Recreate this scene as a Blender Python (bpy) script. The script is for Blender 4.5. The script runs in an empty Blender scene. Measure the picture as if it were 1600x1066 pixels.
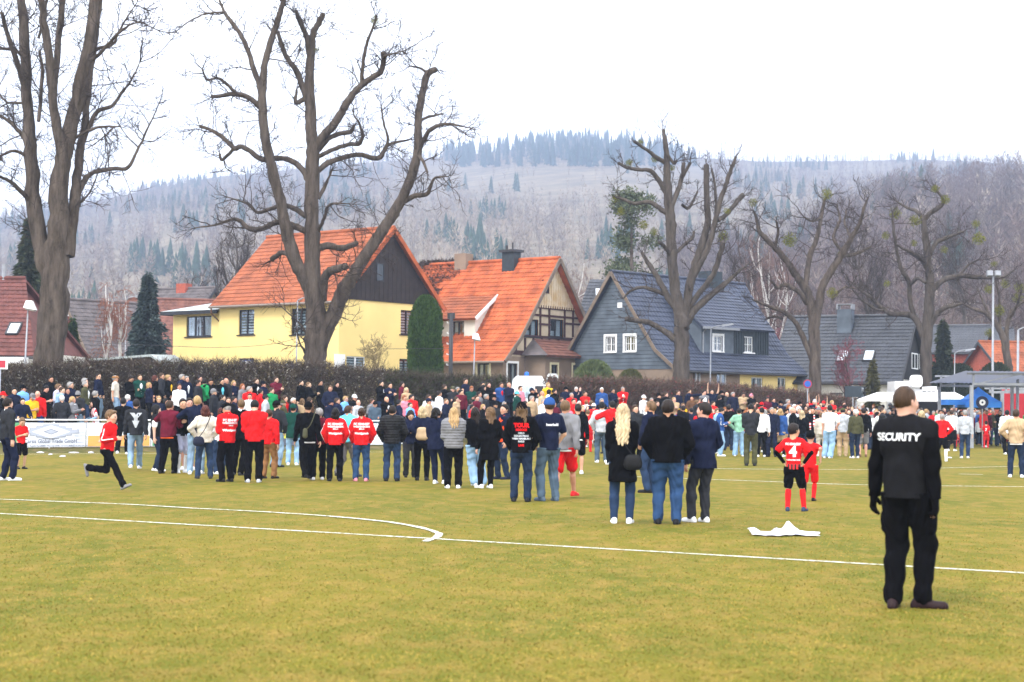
import bpy, math, random
import numpy as np
from mathutils import Vector, Matrix
from mathutils.bvhtree import BVHTree
random.seed(7); rng = np.random.default_rng(7)
SC = bpy.context.scene
COL = SC.collection
# ---------------------------------------------------------------- camera
F = 2667.0; CAMZ = 1.65
PITCH = math.radians(2.265); ROLL = math.radians(0.54)
cd = bpy.data.cameras.new("camera"); cam = bpy.data.objects.new("camera", cd); COL.objects.link(cam)
cd.lens = 60.0; cd.sensor_width = 36.0; cd.clip_end = 6000; cd.clip_start = 0.3
RM = Matrix.Rotation(math.pi/2 + PITCH, 3, 'X') @ Matrix.Rotation(ROLL, 3, 'Z')
cam.matrix_world = Matrix.Translation((0, 0, CAMZ)) @ RM.to_4x4()
cd.dof.use_dof = True; cd.dof.focus_distance = 42.0; cd.dof.aperture_fstop = 2.6
SC.camera = cam
# ---------------------------------------------------------------- world and sun
w = bpy.data.worlds.new("World"); SC.world = w; w.use_nodes = True
nt = w.node_tree; nt.nodes.clear()
sky = nt.nodes.new("ShaderNodeTexSky"); sky.sky_type = 'NISHITA'; sky.sun_disc = False
SUN_EL, SUN_AZ = math.radians(48), math.radians(215)
sky.sun_elevation = SUN_EL; sky.sun_rotation = SUN_AZ; sky.dust_density = 3.0; sky.air_density = 1.0
tc = nt.nodes.new("ShaderNodeTexCoord"); nz = nt.nodes.new("ShaderNodeTexNoise")
nz.inputs['Scale'].default_value = 2.2; nz.inputs['Detail'].default_value = 4
cr = nt.nodes.new("ShaderNodeValToRGB")
cr.color_ramp.elements[0].position = 0.3; cr.color_ramp.elements[0].color = (19.5, 20.0, 21.0, 1)
cr.color_ramp.elements[1].position = 0.7; cr.color_ramp.elements[1].color = (22.5, 22.5, 22.8, 1)
mx = nt.nodes.new("ShaderNodeMix"); mx.data_type = 'RGBA'; mx.inputs['Factor'].default_value = 0.86
bg = nt.nodes.new("ShaderNodeBackground"); bg.inputs['Strength'].default_value = 0.1
wo = nt.nodes.new("ShaderNodeOutputWorld")
nt.links.new(tc.outputs['Generated'], nz.inputs['Vector']); nt.links.new(nz.outputs['Fac'], cr.inputs['Fac'])
nt.links.new(sky.outputs[0], mx.inputs['A']); nt.links.new(cr.outputs['Color'], mx.inputs['B'])
nt.links.new(mx.outputs['Result'], bg.inputs['Color']); nt.links.new(bg.outputs[0], wo.inputs[0])
sl = bpy.data.lights.new("sun", 'SUN'); sl.energy = 1.5; sl.angle = math.radians(14); sl.color = (1.0, 0.96, 0.9)
so = bpy.data.objects.new("sun", sl); COL.objects.link(so)
# sun stands behind the camera, to the left
sd = Vector((math.sin(SUN_AZ)*math.cos(SUN_EL), math.cos(SUN_AZ)*math.cos(SUN_EL), math.sin(SUN_EL)))
so.rotation_euler = sd.to_track_quat('Z', 'Y').to_euler()
SC.view_settings.view_transform = 'Standard'; SC.view_settings.look = 'None'
SC.view_settings.exposure = 1.0; SC.view_settings.gamma = 1.0
SC.cycles.max_bounces = 5; SC.cycles.diffuse_bounces = 2; SC.cycles.glossy_bounces = 2
SC.cycles.transparent_max_bounces = 12; SC.cycles.volume_bounces = 1
SC.cycles.use_denoising = True
# ---------------------------------------------------------------- pixel <-> world helpers (estimates of where things stand)
def ray(px, py):
    return RM @ Vector(((px-800)/F, (533-py)/F, -1.0))
def P(px, py, Y):
    d = ray(px, py); return Vector((0, 0, CAMZ)) + d*(Y/d.y)
def G(px, py, z=0.0):
    d = ray(px, py); return Vector((0, 0, CAMZ)) + d*((z-CAMZ)/d.z)
def onplane(px, py, p0, dr):
    """camera ray against the vertical plane through p0 along dr -> distance along dr, height"""
    d = ray(px, py); n = (-dr[1], dr[0])
    t = (p0[0]*n[0]+p0[1]*n[1])/(d.x*n[0]+d.y*n[1])
    x, y = d.x*t, d.y*t
    return (x-p0[0])*dr[0]+(y-p0[1])*dr[1], CAMZ+d.z*t
# ---------------------------------------------------------------- object helpers
def tag(o, label=None, cat=None, group=None, kind=None):
    if label: o['label'] = label
    if cat: o['category'] = cat
    if group: o['group'] = group
    if kind: o['kind'] = kind
    return o
def empty(name, loc, label=None, cat=None, group=None):
    o = bpy.data.objects.new(name, None); o.empty_display_size = 0.3; o.location = loc; COL.objects.link(o)
    return tag(o, label, cat, group)
def mkmesh(name, verts, faces, mat=None, parent=None, smooth=False, loc=None, col=None):
    """verts Nx3, faces list or int array; when parent is given verts are in parent space"""
    me = bpy.data.meshes.new(name)
    v = np.asarray(verts, dtype=np.float32)
    if isinstance(faces, np.ndarray):
        k = faces.shape[1]; n = len(faces)
        me.vertices.add(len(v)); me.vertices.foreach_set('co', v.ravel())
        me.loops.add(n*k); me.loops.foreach_set('vertex_index', faces.astype(np.int32).ravel())
        me.polygons.add(n); me.polygons.foreach_set('loop_start', np.arange(0, n*k, k, dtype=np.int32))
        me.update(calc_edges=True)
    else:
        me.from_pydata([tuple(map(float, q)) for q in v], [], faces)
    if smooth: me.polygons.foreach_set('use_smooth', np.ones(len(me.polygons), dtype=bool))
    if col is not None:
        a = me.color_attributes.new('tint', 'FLOAT_COLOR', 'POINT')
        c = np.ones((len(v), 4), dtype=np.float32); c[:, :3] = col
        a.data.foreach_set('color', c.ravel())
    if mat: me.materials.append(mat)
    o = bpy.data.objects.new(name, me); COL.objects.link(o)
    if parent: o.parent = parent
    if loc is not None: o.location = loc
    return o
class MB:
    """collects quads and tubes, in world coordinates, into ONE mesh"""
    def __init__(s): s.v = []; s.f = []; s.n = 0
    def add(s, vs, fs):
        vs = np.asarray(vs, dtype=float).reshape(-1, 3); s.v.append(vs)
        for f in fs: s.f.append([i+s.n for i in f])
        s.n += len(vs); return s
    def hexa(s, c):   # 8 corners: bottom 4 then top 4
        return s.add(c, [(3, 2, 1, 0), (4, 5, 6, 7), (0, 1, 5, 4), (1, 2, 6, 5), (2, 3, 7, 6), (3, 0, 4, 7)])
    def box(s, x0, x1, y0, y1, z0, z1):
        return s.hexa([(x0, y0, z0), (x1, y0, z0), (x1, y1, z0), (x0, y1, z0), (x0, y0, z1), (x1, y0, z1), (x1, y1, z1), (x0, y1, z1)])
    def fbox(s, o, U, V, u0, u1, v0, v1, z0, z1):
        def q(u, v, z): return (o[0]+U[0]*u+V[0]*v, o[1]+U[1]*u+V[1]*v, z)
        return s.hexa([q(u0, v0, z0), q(u1, v0, z0), q(u1, v1, z0), q(u0, v1, z0), q(u0, v0, z1), q(u1, v0, z1), q(u1, v1, z1), q(u0, v1, z1)])
    def bar(s, a, b, wd, th=None, up=(0, 0, 1)):
        a, b = Vector(a), Vector(b); th = th or wd; d = (b-a).normalized(); up = Vector(up)
        if abs(d.dot(up)) > 0.98: up = Vector((0, 1, 0))
        x = d.cross(up).normalized()*wd/2; y = d.cross(x).normalized()*th/2
        return s.hexa([a-x-y, a+x-y, a+x+y, a-x+y, b-x-y, b+x-y, b+x+y, b-x+y])
    def tube(s, pts, rad, sides=8, cap=True):
        v, f = tube(pts, rad, sides); s.add(v, f)
        if cap:
            n = len(v); s.f.append([s.n-n+i for i in range(sides)][::-1]); s.f.append([s.n-sides+i for i in range(sides)])
        return s
    def build(s, name, mat, parent=None, smooth=False):
        v = np.concatenate(s.v) if s.v else np.zeros((0, 3))
        if parent is not None:
            m = parent; off = np.zeros(3)
            while m is not None: off += np.array(m.location); m = m.parent
            v = v-off
        return mkmesh(name, v, s.f, mat, parent, smooth)
def tube(pts, rad, sides=8):
    pts = np.asarray(pts, dtype=float); n = len(pts)
    rad = np.broadcast_to(np.asarray(rad, dtype=float), (n,))
    t = np.gradient(pts, axis=0); t /= np.linalg.norm(t, axis=1)[:, None]+1e-9
    a = np.array([1., 0, 0]) if abs(t[0][0]) < 0.8 else np.array([0, 1., 0])
    out = []; ang = np.arange(sides)*2*np.pi/sides
    for i in range(n):
        a = a-t[i]*a.dot(t[i]); a /= np.linalg.norm(a)+1e-9; b = np.cross(t[i], a)
        out.append(pts[i]+rad[i]*(np.cos(ang)[:, None]*a+np.sin(ang)[:, None]*b))
    v = np.concatenate(out); f = []
    for i in range(n-1):
        for j in range(sides):
            k = (j+1) % sides; f.append((i*sides+j, i*sides+k, (i+1)*sides+k, (i+1)*sides+j))
    return v, f
def catmull(pts, n=6):
    p = np.asarray(pts, dtype=float); out = []
    q = np.vstack([2*p[0]-p[1], p, 2*p[-1]-p[-2]])
    for i in range(1, len(q)-2):
        for k in range(n):
            t = k/n
            out.append(0.5*((2*q[i])+(-q[i-1]+q[i+1])*t+(2*q[i-1]-5*q[i]+4*q[i+1]-q[i+2])*t*t+(-q[i-1]+3*q[i]-3*q[i+1]+q[i+2])*t**3))
    out.append(p[-1]); return np.array(out)
# ---------------------------------------------------------------- materials
def _pr(name):
    m = bpy.data.materials.new(name); m.use_nodes = True
    return m, m.node_tree, m.node_tree.nodes['Principled BSDF']
def mat(name, c, rough=0.7, noise=0.0, scale=5.0, bump=0.0, bscale=None, metal=0.0, c2=None, spec=0.3, coord='Object', detail=4):
    m, t, b = _pr(name)
    b.inputs['Roughness'].default_value = rough; b.inputs['Metallic'].default_value = metal
    b.inputs['Specular IOR Level'].default_value = spec
    if not noise and not bump and not c2:
        b.inputs['Base Color'].default_value = (*c, 1); return m
    co = t.nodes.new('ShaderNodeTexCoord'); n = t.nodes.new('ShaderNodeTexNoise')
    n.inputs['Scale'].default_value = scale; n.inputs['Detail'].default_value = detail
    t.links.new(co.outputs[coord], n.inputs['Vector'])
    r = t.nodes.new('ShaderNodeValToRGB'); r.color_ramp.elements[0].position = 0.32; r.color_ramp.elements[1].position = 0.68
    d = c2 or tuple(min(1, x*(1+noise)) for x in c); a = c if c2 else tuple(x*(1-noise) for x in c)
    r.color_ramp.elements[0].color = (*a, 1); r.color_ramp.elements[1].color = (*d, 1)
    t.links.new(n.outputs['Fac'], r.inputs['Fac']); t.links.new(r.outputs['Color'], b.inputs['Base Color'])
    if bump:
        n2 = t.nodes.new('ShaderNodeTexNoise'); n2.inputs['Scale'].default_value = bscale or scale*4; n2.inputs['Detail'].default_value = 6
        t.links.new(co.outputs[coord], n2.inputs['Vector'])
        bp = t.nodes.new('ShaderNodeBump'); bp.inputs['Strength'].default_value = bump; bp.inputs['Distance'].default_value = 0.02
        t.links.new(n2.outputs['Fac'], bp.inputs['Height']); t.links.new(bp.outputs[0], b.inputs['Normal'])
    return m
def mat_tint(name, rough=0.9, spec=0.1, noise=0.25, scale=3.0):
    m, t, b = _pr(name); b.inputs['Roughness'].default_value = rough; b.inputs['Specular IOR Level'].default_value = spec
    a = t.nodes.new('ShaderNodeAttribute'); a.attribute_name = 'tint'
    co = t.nodes.new('ShaderNodeTexCoord'); n = t.nodes.new('ShaderNodeTexNoise'); n.inputs['Scale'].default_value = scale
    t.links.new(co.outputs['Object'], n.inputs['Vector'])
    mr = t.nodes.new('ShaderNodeMapRange'); mr.inputs['From Min'].default_value = .3; mr.inputs['From Max'].default_value = .7
    mr.inputs['To Min'].default_value = 1-noise; mr.inputs['To Max'].default_value = 1+noise
    mm = t.nodes.new('ShaderNodeVectorMath'); mm.operation = 'SCALE'
    t.links.new(n.outputs['Fac'], mr.inputs['Value']); t.links.new(a.outputs['Color'], mm.inputs[0]); t.links.new(mr.outputs[0], mm.inputs['Scale'])
    t.links.new(mm.outputs[0], b.inputs['Base Color']); return m
M = {}
def glassmat(name, mixf=0.3):
    m = bpy.data.materials.new(name); m.use_nodes = True; t = m.node_tree; t.nodes.clear()
    o = t.nodes.new('ShaderNodeOutputMaterial'); tr = t.nodes.new('ShaderNodeBsdfTransparent'); g = t.nodes.new('ShaderNodeBsdfGlossy')
    tr.inputs[0].default_value = (.8, .85, .87, 1); g.inputs['Roughness'].default_value = 0.03; g.inputs['Color'].default_value = (.8, .85, .9, 1)
    x = t.nodes.new('ShaderNodeMixShader'); x.inputs[0].default_value = mixf
    t.links.new(tr.outputs[0], x.inputs[1]); t.links.new(g.outputs[0], x.inputs[2]); t.links.new(x.outputs[0], o.inputs[0]); return m
M['glass'] = glassmat('window_glass', 0.13)
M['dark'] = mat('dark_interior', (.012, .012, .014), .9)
M['plaster_y'] = mat('yellow_plaster', (.78, .60, .235), .9, .06, .5, .15, 60)
M['plaster_o'] = mat('apricot_plaster', (.78, .53, .22), .9, .04, .7, .15, 60)
M['plaster_b'] = mat('brown_roughcast', (.23, .17, .125), .95, .14, 1.1, .5, 25)
M['plaster_w'] = mat('offwhite_plaster', (.62, .60, .54), .9, .08, 1.5, .2, 40)
M['infill'] = mat('timber_frame_infill', (.47, .385, .275), .95, .12, 2.0, .3, 30)
M['timber'] = mat('oxblood_timber', (.045, .014, .016), .8, .3, 6, .2, 30)
M['boards_d'] = mat('dark_brown_boards', (.022, .015, .013), .75, .25, 3, .2, 30)
M['boards_l'] = mat('bleached_pine_boards', (.50, .34, .17), .85, 0, 1.6, .3, 22, c2=(.62, .52, .38))
M['slate_wall'] = mat('blue_grey_shingle', (.095, .115, .14), .75, .25, 1.2, .3, 30)
M['slate_dark'] = mat('dark_slate_cladding', (.022, .032, .04), .6, .2, 4, .2, 30)
M['tile_red'] = mat('orange_clay_tile', (.26, .074, .030), .88, .34, 1.1, .25, 18)
M['tile_red2'] = mat('bright_clay_tile', (.36, .084, .028), .88, .36, 1.3, .25, 18)
M['tile_old'] = mat('weathered_clay_tile', (.15, .062, .045), .85, .35, 2.0, .3, 18)
M['tile_grey'] = mat('anthracite_tile', (.040, .043, .052), .5, .25, 1.2, .2, 18, spec=.35)
M['tile_blue'] = mat('blue_slate_tile', (.036, .044, .070), .6, .28, 1.0, .2, 18, spec=.25)
M['tile_brown'] = mat('brown_red_tile', (.11, .035, .028), .8, .3, 1.5, .3, 18)
M['tile_drab'] = mat('faded_grey_tile', (.10, .085, .085), .85, .3, 1.5, .3, 18)
M['metal_g'] = mat('galvanised_metal', (.26, .27, .29), .5, .1, 5, metal=.3)
M['metal_dk'] = mat('dark_metal', (.03, .03, .033), .5)
M['zinc'] = mat('zinc_sheet', (.33, .37, .37), .5, .12, .8)
M['copper'] = mat('brown_downpipe', (.10, .045, .025), .5)
M['white'] = mat('white_paint', (.78, .78, .78), .5, .03, 3)
M['wood'] = mat('grey_wood', (.16, .12, .09), .85, .2, 3)
M['framed'] = mat('dark_window_frame', (.016, .016, .018), .5)
M['blind'] = mat('white_blind', (.70, .71, .72), .8)
M['brick'] = mat('red_brick', (.32, .075, .045), .85, .25, 8, .3, 20)
# ================================================================ LAND
def lerp(x, xs, ys): return float(np.interp(x, xs, ys))
def bline(X): return 58.5+.841*(X+17.55)                 # the barrier's line, Y at X
def bank(X, Y):
    """height of the ground behind the barrier"""
    X = np.asarray(X, dtype=float); Y = np.asarray(Y, dtype=float)
    s = (Y-(58.5+.841*(X+17.55)))/1.3066
    hb = np.interp(X, [-30, -5, 4, 11.5, 18.5, 24, 40], [1.0, 1.05, 1.0, .85, .42, .22, .2])
    t = np.clip((s-.2)/4.2, 0, 1); t = t*t*(3-2*t)*.55+t*.45
    vil = np.clip((s-9)/14, 0, 1)
    r0 = np.clip((s+1.9)/1.5, 0, 1); r0 = .10*r0*r0*(3-2*r0)
    return r0+np.where(s < 0, 0, (hb-.1)*t*(1-vil)+np.maximum(hb-.1, .75)*vil)
# far hill and near hill
def horizon(px): return 638.5+(px-800)*.0094
def hill(px, d):
    px = np.asarray(px, dtype=float); d = np.asarray(d, dtype=float); H = 638.5+(px-800)*.0094
    ry = np.interp(px, [-900, -300, 0, 130, 250, 330, 560, 740, 850, 960, 1080, 1200, 1350, 1430, 1530, 1600, 2000, 2600],
                   [500, 400, 338, 315, 290, 274, 252, 238, 224, 222, 243, 250, 248, 246, 250, 254, 280, 320])
    zr = (H-ry)/F*1600
    u = np.clip((d-240)/(1600-240), 0, 1); zf = zr*(u**1.05)*(1+.05*np.sin(px/130+d/170)*(1-u))
    zf = np.where(d > 1600, zr*(1-(d-1600)/700), zf)
    ny = np.interp(px, [900, 1050, 1120, 1180, 1250, 1330, 1400, 1500, 1600, 1900, 2600], [640, 596, 512, 430, 380, 332, 308, 294, 284, 258, 290])
    zn = (H-ny)/F*560; v = np.clip((d-190)/(560-190), 0, 1)
    zn = np.where(d < 560, zn*v**1.1, zn*np.clip(1-(d-560)/300, 0, 1))
    return np.maximum(zf, zn)+.8
def grid(xs, ys, fn):
    X, Y = np.meshgrid(xs, ys); x, y, z = fn(X, Y)
    v = np.stack([x.ravel(), y.ravel(), z.ravel()], 1); n, m = X.shape
    i = (np.arange(n-1)[:, None]*m+np.arange(m-1)[None]).ravel()
    return v, np.stack([i, i+1, i+m+1, i+m], 1)
def grassmat(name, c1, c2, c3, s1=.35, s2=3.0, fine=45, stretch=2.0):
    m, t, b = _pr(name); b.inputs['Roughness'].default_value = .95; b.inputs['Specular IOR Level'].default_value = .08
    co = t.nodes.new('ShaderNodeTexCoord'); mp = t.nodes.new('ShaderNodeMapping'); mp.inputs['Scale'].default_value = (1, 1/stretch, 1); mp.inputs['Rotation'].default_value = (0, 0, .2)
    t.links.new(co.outputs['Object'], mp.inputs['Vector'])
    def noi(s, d=5, r=.6):
        n = t.nodes.new('ShaderNodeTexNoise'); n.inputs['Scale'].default_value = s; n.inputs['Detail'].default_value = d; n.inputs['Roughness'].default_value = r
        t.links.new(mp.outputs[0], n.inputs['Vector']); return n
    def mixc(f, a, bb):
        x = t.nodes.new('ShaderNodeMix'); x.data_type = 'RGBA'
        t.links.new(f, x.inputs['Factor'])
        for k, q in (('A', a), ('B', bb)):
            if isinstance(q, tuple): x.inputs[k].default_value = (*q, 1)
            else: t.links.new(q, x.inputs[k])
        return x.outputs['Result']
    def ramp(n, lo, hi):
        r = t.nodes.new('ShaderNodeMapRange'); r.inputs['From Min'].default_value = lo; r.inputs['From Max'].default_value = hi
        t.links.new(n.outputs['Fac'], r.inputs['Value']); return r.outputs[0]
    a = mixc(ramp(noi(s1), .38, .62), c1, c2)
    a = mixc(ramp(noi(s2, 6, .7), .45, .72), a, c3)
    n3 = noi(fine, 3, .7)
    vm = t.nodes.new('ShaderNodeVectorMath'); vm.operation = 'SCALE'
    mr = t.nodes.new('ShaderNodeMapRange'); mr.inputs['From Min'].default_value = .3; mr.inputs['From Max'].default_value = .7; mr.inputs['To Min'].default_value = .90; mr.inputs['To Max'].default_value = 1.10
    t.links.new(n3.outputs['Fac'], mr.inputs['Value']); t.links.new(a, vm.inputs[0]); t.links.new(mr.outputs[0], vm.inputs['Scale'])
    t.links.new(vm.outputs[0], b.inputs['Base Color'])
    bp = t.nodes.new('ShaderNodeBump'); bp.inputs['Strength'].default_value = .3; bp.inputs['Distance'].default_value = .02
    t.links.new(n3.outputs['Fac'], bp.inputs['Height']); t.links.new(bp.outputs[0], b.inputs['Normal'])
    return m
GC1, GC2, GC3 = (.086, .092, .007), (.142, .118, .012), (.215, .138, .032)
M['pitch'] = grassmat('mown_pitch_grass', GC1, GC2, GC3)
M['bankgrass'] = grassmat('rough_bank_grass', (.05, .06, .012), (.11, .09, .03), (.16, .11, .055), .8, 4)
# pitch sheet: from behind the camera to the barrier line
pv = []; xs = np.linspace(-120, 160, 57)
v, f = grid(xs, np.linspace(0, 1, 20), lambda X, T: (X, -30+T*(bline(X)-2.2+30), X*0))
tag(mkmesh('pitch', v, f, M['pitch']), kind='structure')
v, f = grid(np.linspace(-120, 160, 141), np.concatenate([np.linspace(-2.1, 8, 34), np.linspace(9, 40, 18), np.linspace(50, 420, 20)]),
            lambda X, S: (X, bline(X)+S*1.3066, bank(X, bline(X)+S*1.3066)+.004))
tag(mkmesh('embankment', v, f, M['bankgrass'], smooth=True), kind='structure')
# the hills (forest floor)
M['hillfloor'] = grassmat('hill_forest_floor', (.16, .13, .09), (.10, .085, .06), (.24, .20, .14), .02, .06, .3, 1.0)
v, f = grid(np.linspace(-900, 2600, 176), np.concatenate([np.linspace(205, 620, 50), np.linspace(640, 1600, 60), np.linspace(1640, 2300, 8)]),
            lambda p, d: ((p-800)/F*d, d, hill(p, d)-.8*(d < 215)))
tag(mkmesh('hills', v, f, M['hillfloor'], smooth=True), kind='structure')
# ---- white pitch lines
M['line'] = mat('line_chalk', (.22, .21, .10), .95, 0, 14, c2=(.66, .67, .58), detail=8)
for e_, p_ in zip([n for n in M['line'].node_tree.nodes if n.type == 'VALTORGB'][0].color_ramp.elements, (.34, .56)): e_.position = p_
def ground_line(name, pts, wd, z=.006):
    p = np.array(pts)[:, :2]; p = catmull(p, 5) if len(p) > 2 else np.linspace(p[0], p[1], 30)
    t = np.gradient(p, axis=0); t /= np.linalg.norm(t, axis=1)[:, None]; n = np.stack([-t[:, 1], t[:, 0]], 1)
    j = 1+.18*rng.standard_normal(len(p)); j2 = 1+.18*rng.standard_normal(len(p))
    a = p+n*wd/2*j[:, None]; b = p-n*wd/2*j2[:, None]; v = np.zeros((2*len(p), 3)); v[0::2, :2] = a; v[1::2, :2] = b; v[:, 2] = z
    i = np.arange(len(p)-1)*2
    return tag(mkmesh(name, v, np.stack([i, i+1, i+3, i+2], 1), M['line']), kind='structure')
A = G(-200, 792); B = G(1800, 907.5)
ground_line('pitch_line', [G(0, 803), G(1600, 896)], .09)
q0, q1 = G(0, 803), G(1600, 896); dl = (q1-q0).normalized()
ground_line('pitch_line', [q1, q1+dl*25], .11); ground_line('pitch_line', [q0-dl*25, q0], .11)
ground_line('pitch_line', [G(664, 847), G(683, 840), G(684, 834), G(664, 827), G(610, 817), G(520, 808), G(400, 800), G(300, 795), G(200, 789), G(100, 785), G(0, 781), G(-160, 777)], .095, .011)
ground_line('pitch_line', [G(985, 745), G(1180, 752), G(1350, 758), G(1600, 761), G(1800, 764)], .11)
ground_line('pitch_line', [G(1050, 731), G(1150, 733), G(1350, 734), G(1500, 731), G(1800, 724)], .11)
ground_line('pitch_line', [G(-200, 711.5), G(700, 706)], .12); ground_line('pitch_line', [G(1498, 741), G(1536, 742)], .12)
# ---- grass blades near the camera (mown turf)
def blades(N, ymin, ymax):
    Y = ymin*(ymax/ymin)**rng.random(N); Y = Y[rng.random(N) < 1-(Y-ymin)/(ymax-ymin)]; N = len(Y); X = (rng.random(N)*2-1)*.325*Y
    h = rng.uniform(.005, .013, N); a = rng.random(N)*6.283; wd = rng.uniform(.002, .004, N)*(1+Y/18); l = rng.uniform(-.02, .02, (N, 2))
    b0 = np.stack([X-np.cos(a)*wd, Y-np.sin(a)*wd, np.full(N, .0)], 1); b1 = np.stack([X+np.cos(a)*wd, Y+np.sin(a)*wd, np.full(N, .0)], 1)
    tp = np.stack([X+l[:, 0], Y+l[:, 1], h], 1); v = np.stack([b0, b1, tp], 1).reshape(-1, 3)
    f = np.arange(3*N).reshape(-1, 3)
    c = np.array(GC1)+(np.array(GC3)*1.1-np.array(GC1))*(rng.random((N, 1))**1.2); c *= 1.35
    return v, f, np.repeat(c, 3, 0)
M['blade'] = mat_tint('grass_blade', .8, .15, .25, 1.2)
v, f, c = blades(190000, 8.6, 34)
tag(mkmesh('grass', v, f, M['blade'], col=c), kind='stuff')
# ================================================================ FAR WOOD (reads as one mass)
def conifer_lp(n=5, k=9):
    vs = []; fs = []
    for i in range(n):
        z0 = .08+.92*i/n*.92; z1 = z0+.36; r = .17*(1-i/n)+.03; b = len(vs)
        vs.append((0, 0, min(1, z1)))
        for j in range(k):
            a = j*2*math.pi/k+i; rr = r*(1 if j % 2 else .55); vs.append((rr*math.cos(a), rr*math.sin(a), z0-(.02 if j % 2 else -.03)))
        fs += [(b, b+1+j, b+1+(j+1) % k) for j in range(k)]
    return np.array(vs), np.array(fs)
def bare_lp(ns, wd, crown=(.25, 1.0), rad=.26, trunk=.012):
    vs = [(-trunk, 0, 0), (trunk, 0, 0), (0, 0, .8), (0, -trunk, 0), (0, trunk, 0), (0, 0, .8)]; fs = [(0, 1, 2), (3, 4, 5)]
    for i in range(ns):
        z = random.uniform(crown[0], .92); a = random.uniform(0, 6.283)
        zz = (z-crown[0])/(1-crown[0]); rmax = rad*math.sin(math.pi*min(1, .12+zz*.85))**.7
        r0 = random.uniform(0, .55)*rmax; r1 = r0+random.uniform(.25, .6)*rmax; up = random.uniform(.04, .14)
        p = Vector((r0*math.cos(a), r0*math.sin(a), z)); q = Vector((r1*math.cos(a+random.uniform(-.6, .6)), r1*math.sin(a+.2), z+up))
        s = Vector((random.uniform(-1, 1), random.uniform(-1, 1), random.uniform(-.5, .5))).normalized()*wd; b = len(vs)
        vs += [tuple(p-s), tuple(p+s), tuple(q)]; fs.append((b, b+1, b+2))
    return np.array(vs, dtype=float), np.array(fs)
def forest(name, items):
    """items: (proto, xyz, height, widthfactor, rot, colour) -> one mesh"""
    V = []; Fc = []; C = []; n = 0
    for (pv, pf), p, h, wf, a, c in items:
        ca, sa = math.cos(a), math.sin(a); x = pv[:, 0]*h*wf; y = pv[:, 1]*h*wf
        v = np.stack([x*ca-y*sa+p[0], x*sa+y*ca+p[1], pv[:, 2]*h+p[2]], 1)
        V.append(v); Fc.append(pf+n); n += len(v); cc = np.tile(np.array(c), (len(v), 1))
        cc *= (.8+.4*rng.random((len(v), 1))); C.append(cc)
    return mkmesh(name, np.concatenate(V), np.concatenate(Fc), M['tree_tint'], col=np.concatenate(C))
M['tree_tint'] = mat_tint('woodland', .95, .05, .15, .05)
con = [conifer_lp(5, 9), conifer_lp(6, 10)]; far_b = [bare_lp(46, .012) for _ in range(5)]; far_l = [bare_lp(46, .013, (.12, 1), .17) for _ in range(3)]
snag = [bare_lp(6, .006, (.5, 1), .08, .010)]
near_b = [bare_lp(150, .0045, (.2, 1), .30, .012) for _ in range(6)]
def vn(x, y, s):  # cheap value noise
    return .5+.25*(math.sin(x*s*1.7+1.3*math.sin(y*s*1.1))+math.sin(y*s*2.3+1.7*math.sin(x*s*.9+2)))
items = []
for i in range(11500):
    px = random.uniform(-260, 1900); d = 270+1340*random.random()**.8; z = float(hill(px, d))-.3
    x = (px-800)/F*d; py = horizon(px)-(z-CAMZ)/d*F
    n = vn(px/10, d/14, .16); n2 = vn(px/7, d/9, .31)
    clear = 640 < px < 1100 and 262 < py < 312+18*n2
    if clear and random.random() < .93: continue
    top = 690 < px < 1090 and py < 262
    if px > 1060 and random.random() < .35 and d > 600: continue
    h = random.uniform(9, 15)
    if top:
        if random.random() < .55: items.append((random.choice(con), (x, d, z), h*1.3, .8, random.random()*6, (.030, .060, .055)))
        else: items.append((random.choice(far_l), (x, d, z), h, .8, random.random()*6, (.20, .17, .15)))
    elif n > .84 or random.random() < .008 + (.03 if px < 420 else 0): items.append((random.choice(con), (x, d, z), h*random.uniform(.6, .95), .95, random.random()*6, (.035, .060, .042)))
    elif n2 > .5 or 600 < px < 1000: items.append((random.choice(far_l), (x, d, z), h*random.uniform(.7, 1), 1.1, random.random()*6, random.choice([(.23, .185, .145), (.29, .235, .18), (.20, .165, .14)])))
    else: items.append((random.choice(far_b), (x, d, z), h*random.uniform(.7, 1), 1, random.random()*6, random.choice([(.17, .135, .115), (.21, .16, .13), (.15, .11, .10)])))
for i in range(150):   # snags along the ridge
    px = random.choice([random.uniform(1040, 1330), random.uniform(300, 1560)]); d = random.uniform(1500, 1600); z = float(hill(px, d))
    items.append((snag[0], ((px-800)/F*d, d, z-1), random.uniform(16, 28), 1.3, random.random()*6, (.13, .11, .10)))
tag(forest('forest', items), kind='stuff')
items = []
for i in range(2300):
    px = random.uniform(1040, 1950); d = 205+370*random.random()**.9; z = float(hill(px, d))-.3
    if z < 2+.8 and px < 1200: continue
    c = random.choice([(.10, .070, .058), (.08, .056, .046), (.13, .088, .070), (.115, .07, .06)])
    items.append((random.choice(near_b), ((px-800)/F*d, d, z), random.uniform(8, 13.5), random.uniform(.8, 1.1), random.random()*6, c))
for i in range(330):   # low woodland at the foot of the far hill, left and centre
    px = random.uniform(-200, 1150); d = random.uniform(200, 330); z = float(hill(px, d))-.3
    items.append((random.choice(near_b), ((px-800)/F*d, d, z), random.uniform(8, 14), random.uniform(.8, 1.1), random.random()*6, random.choice([(.15, .115, .095), (.12, .09, .075), (.17, .10, .08)])))
tag(forest('forest', items), kind='stuff')
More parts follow.
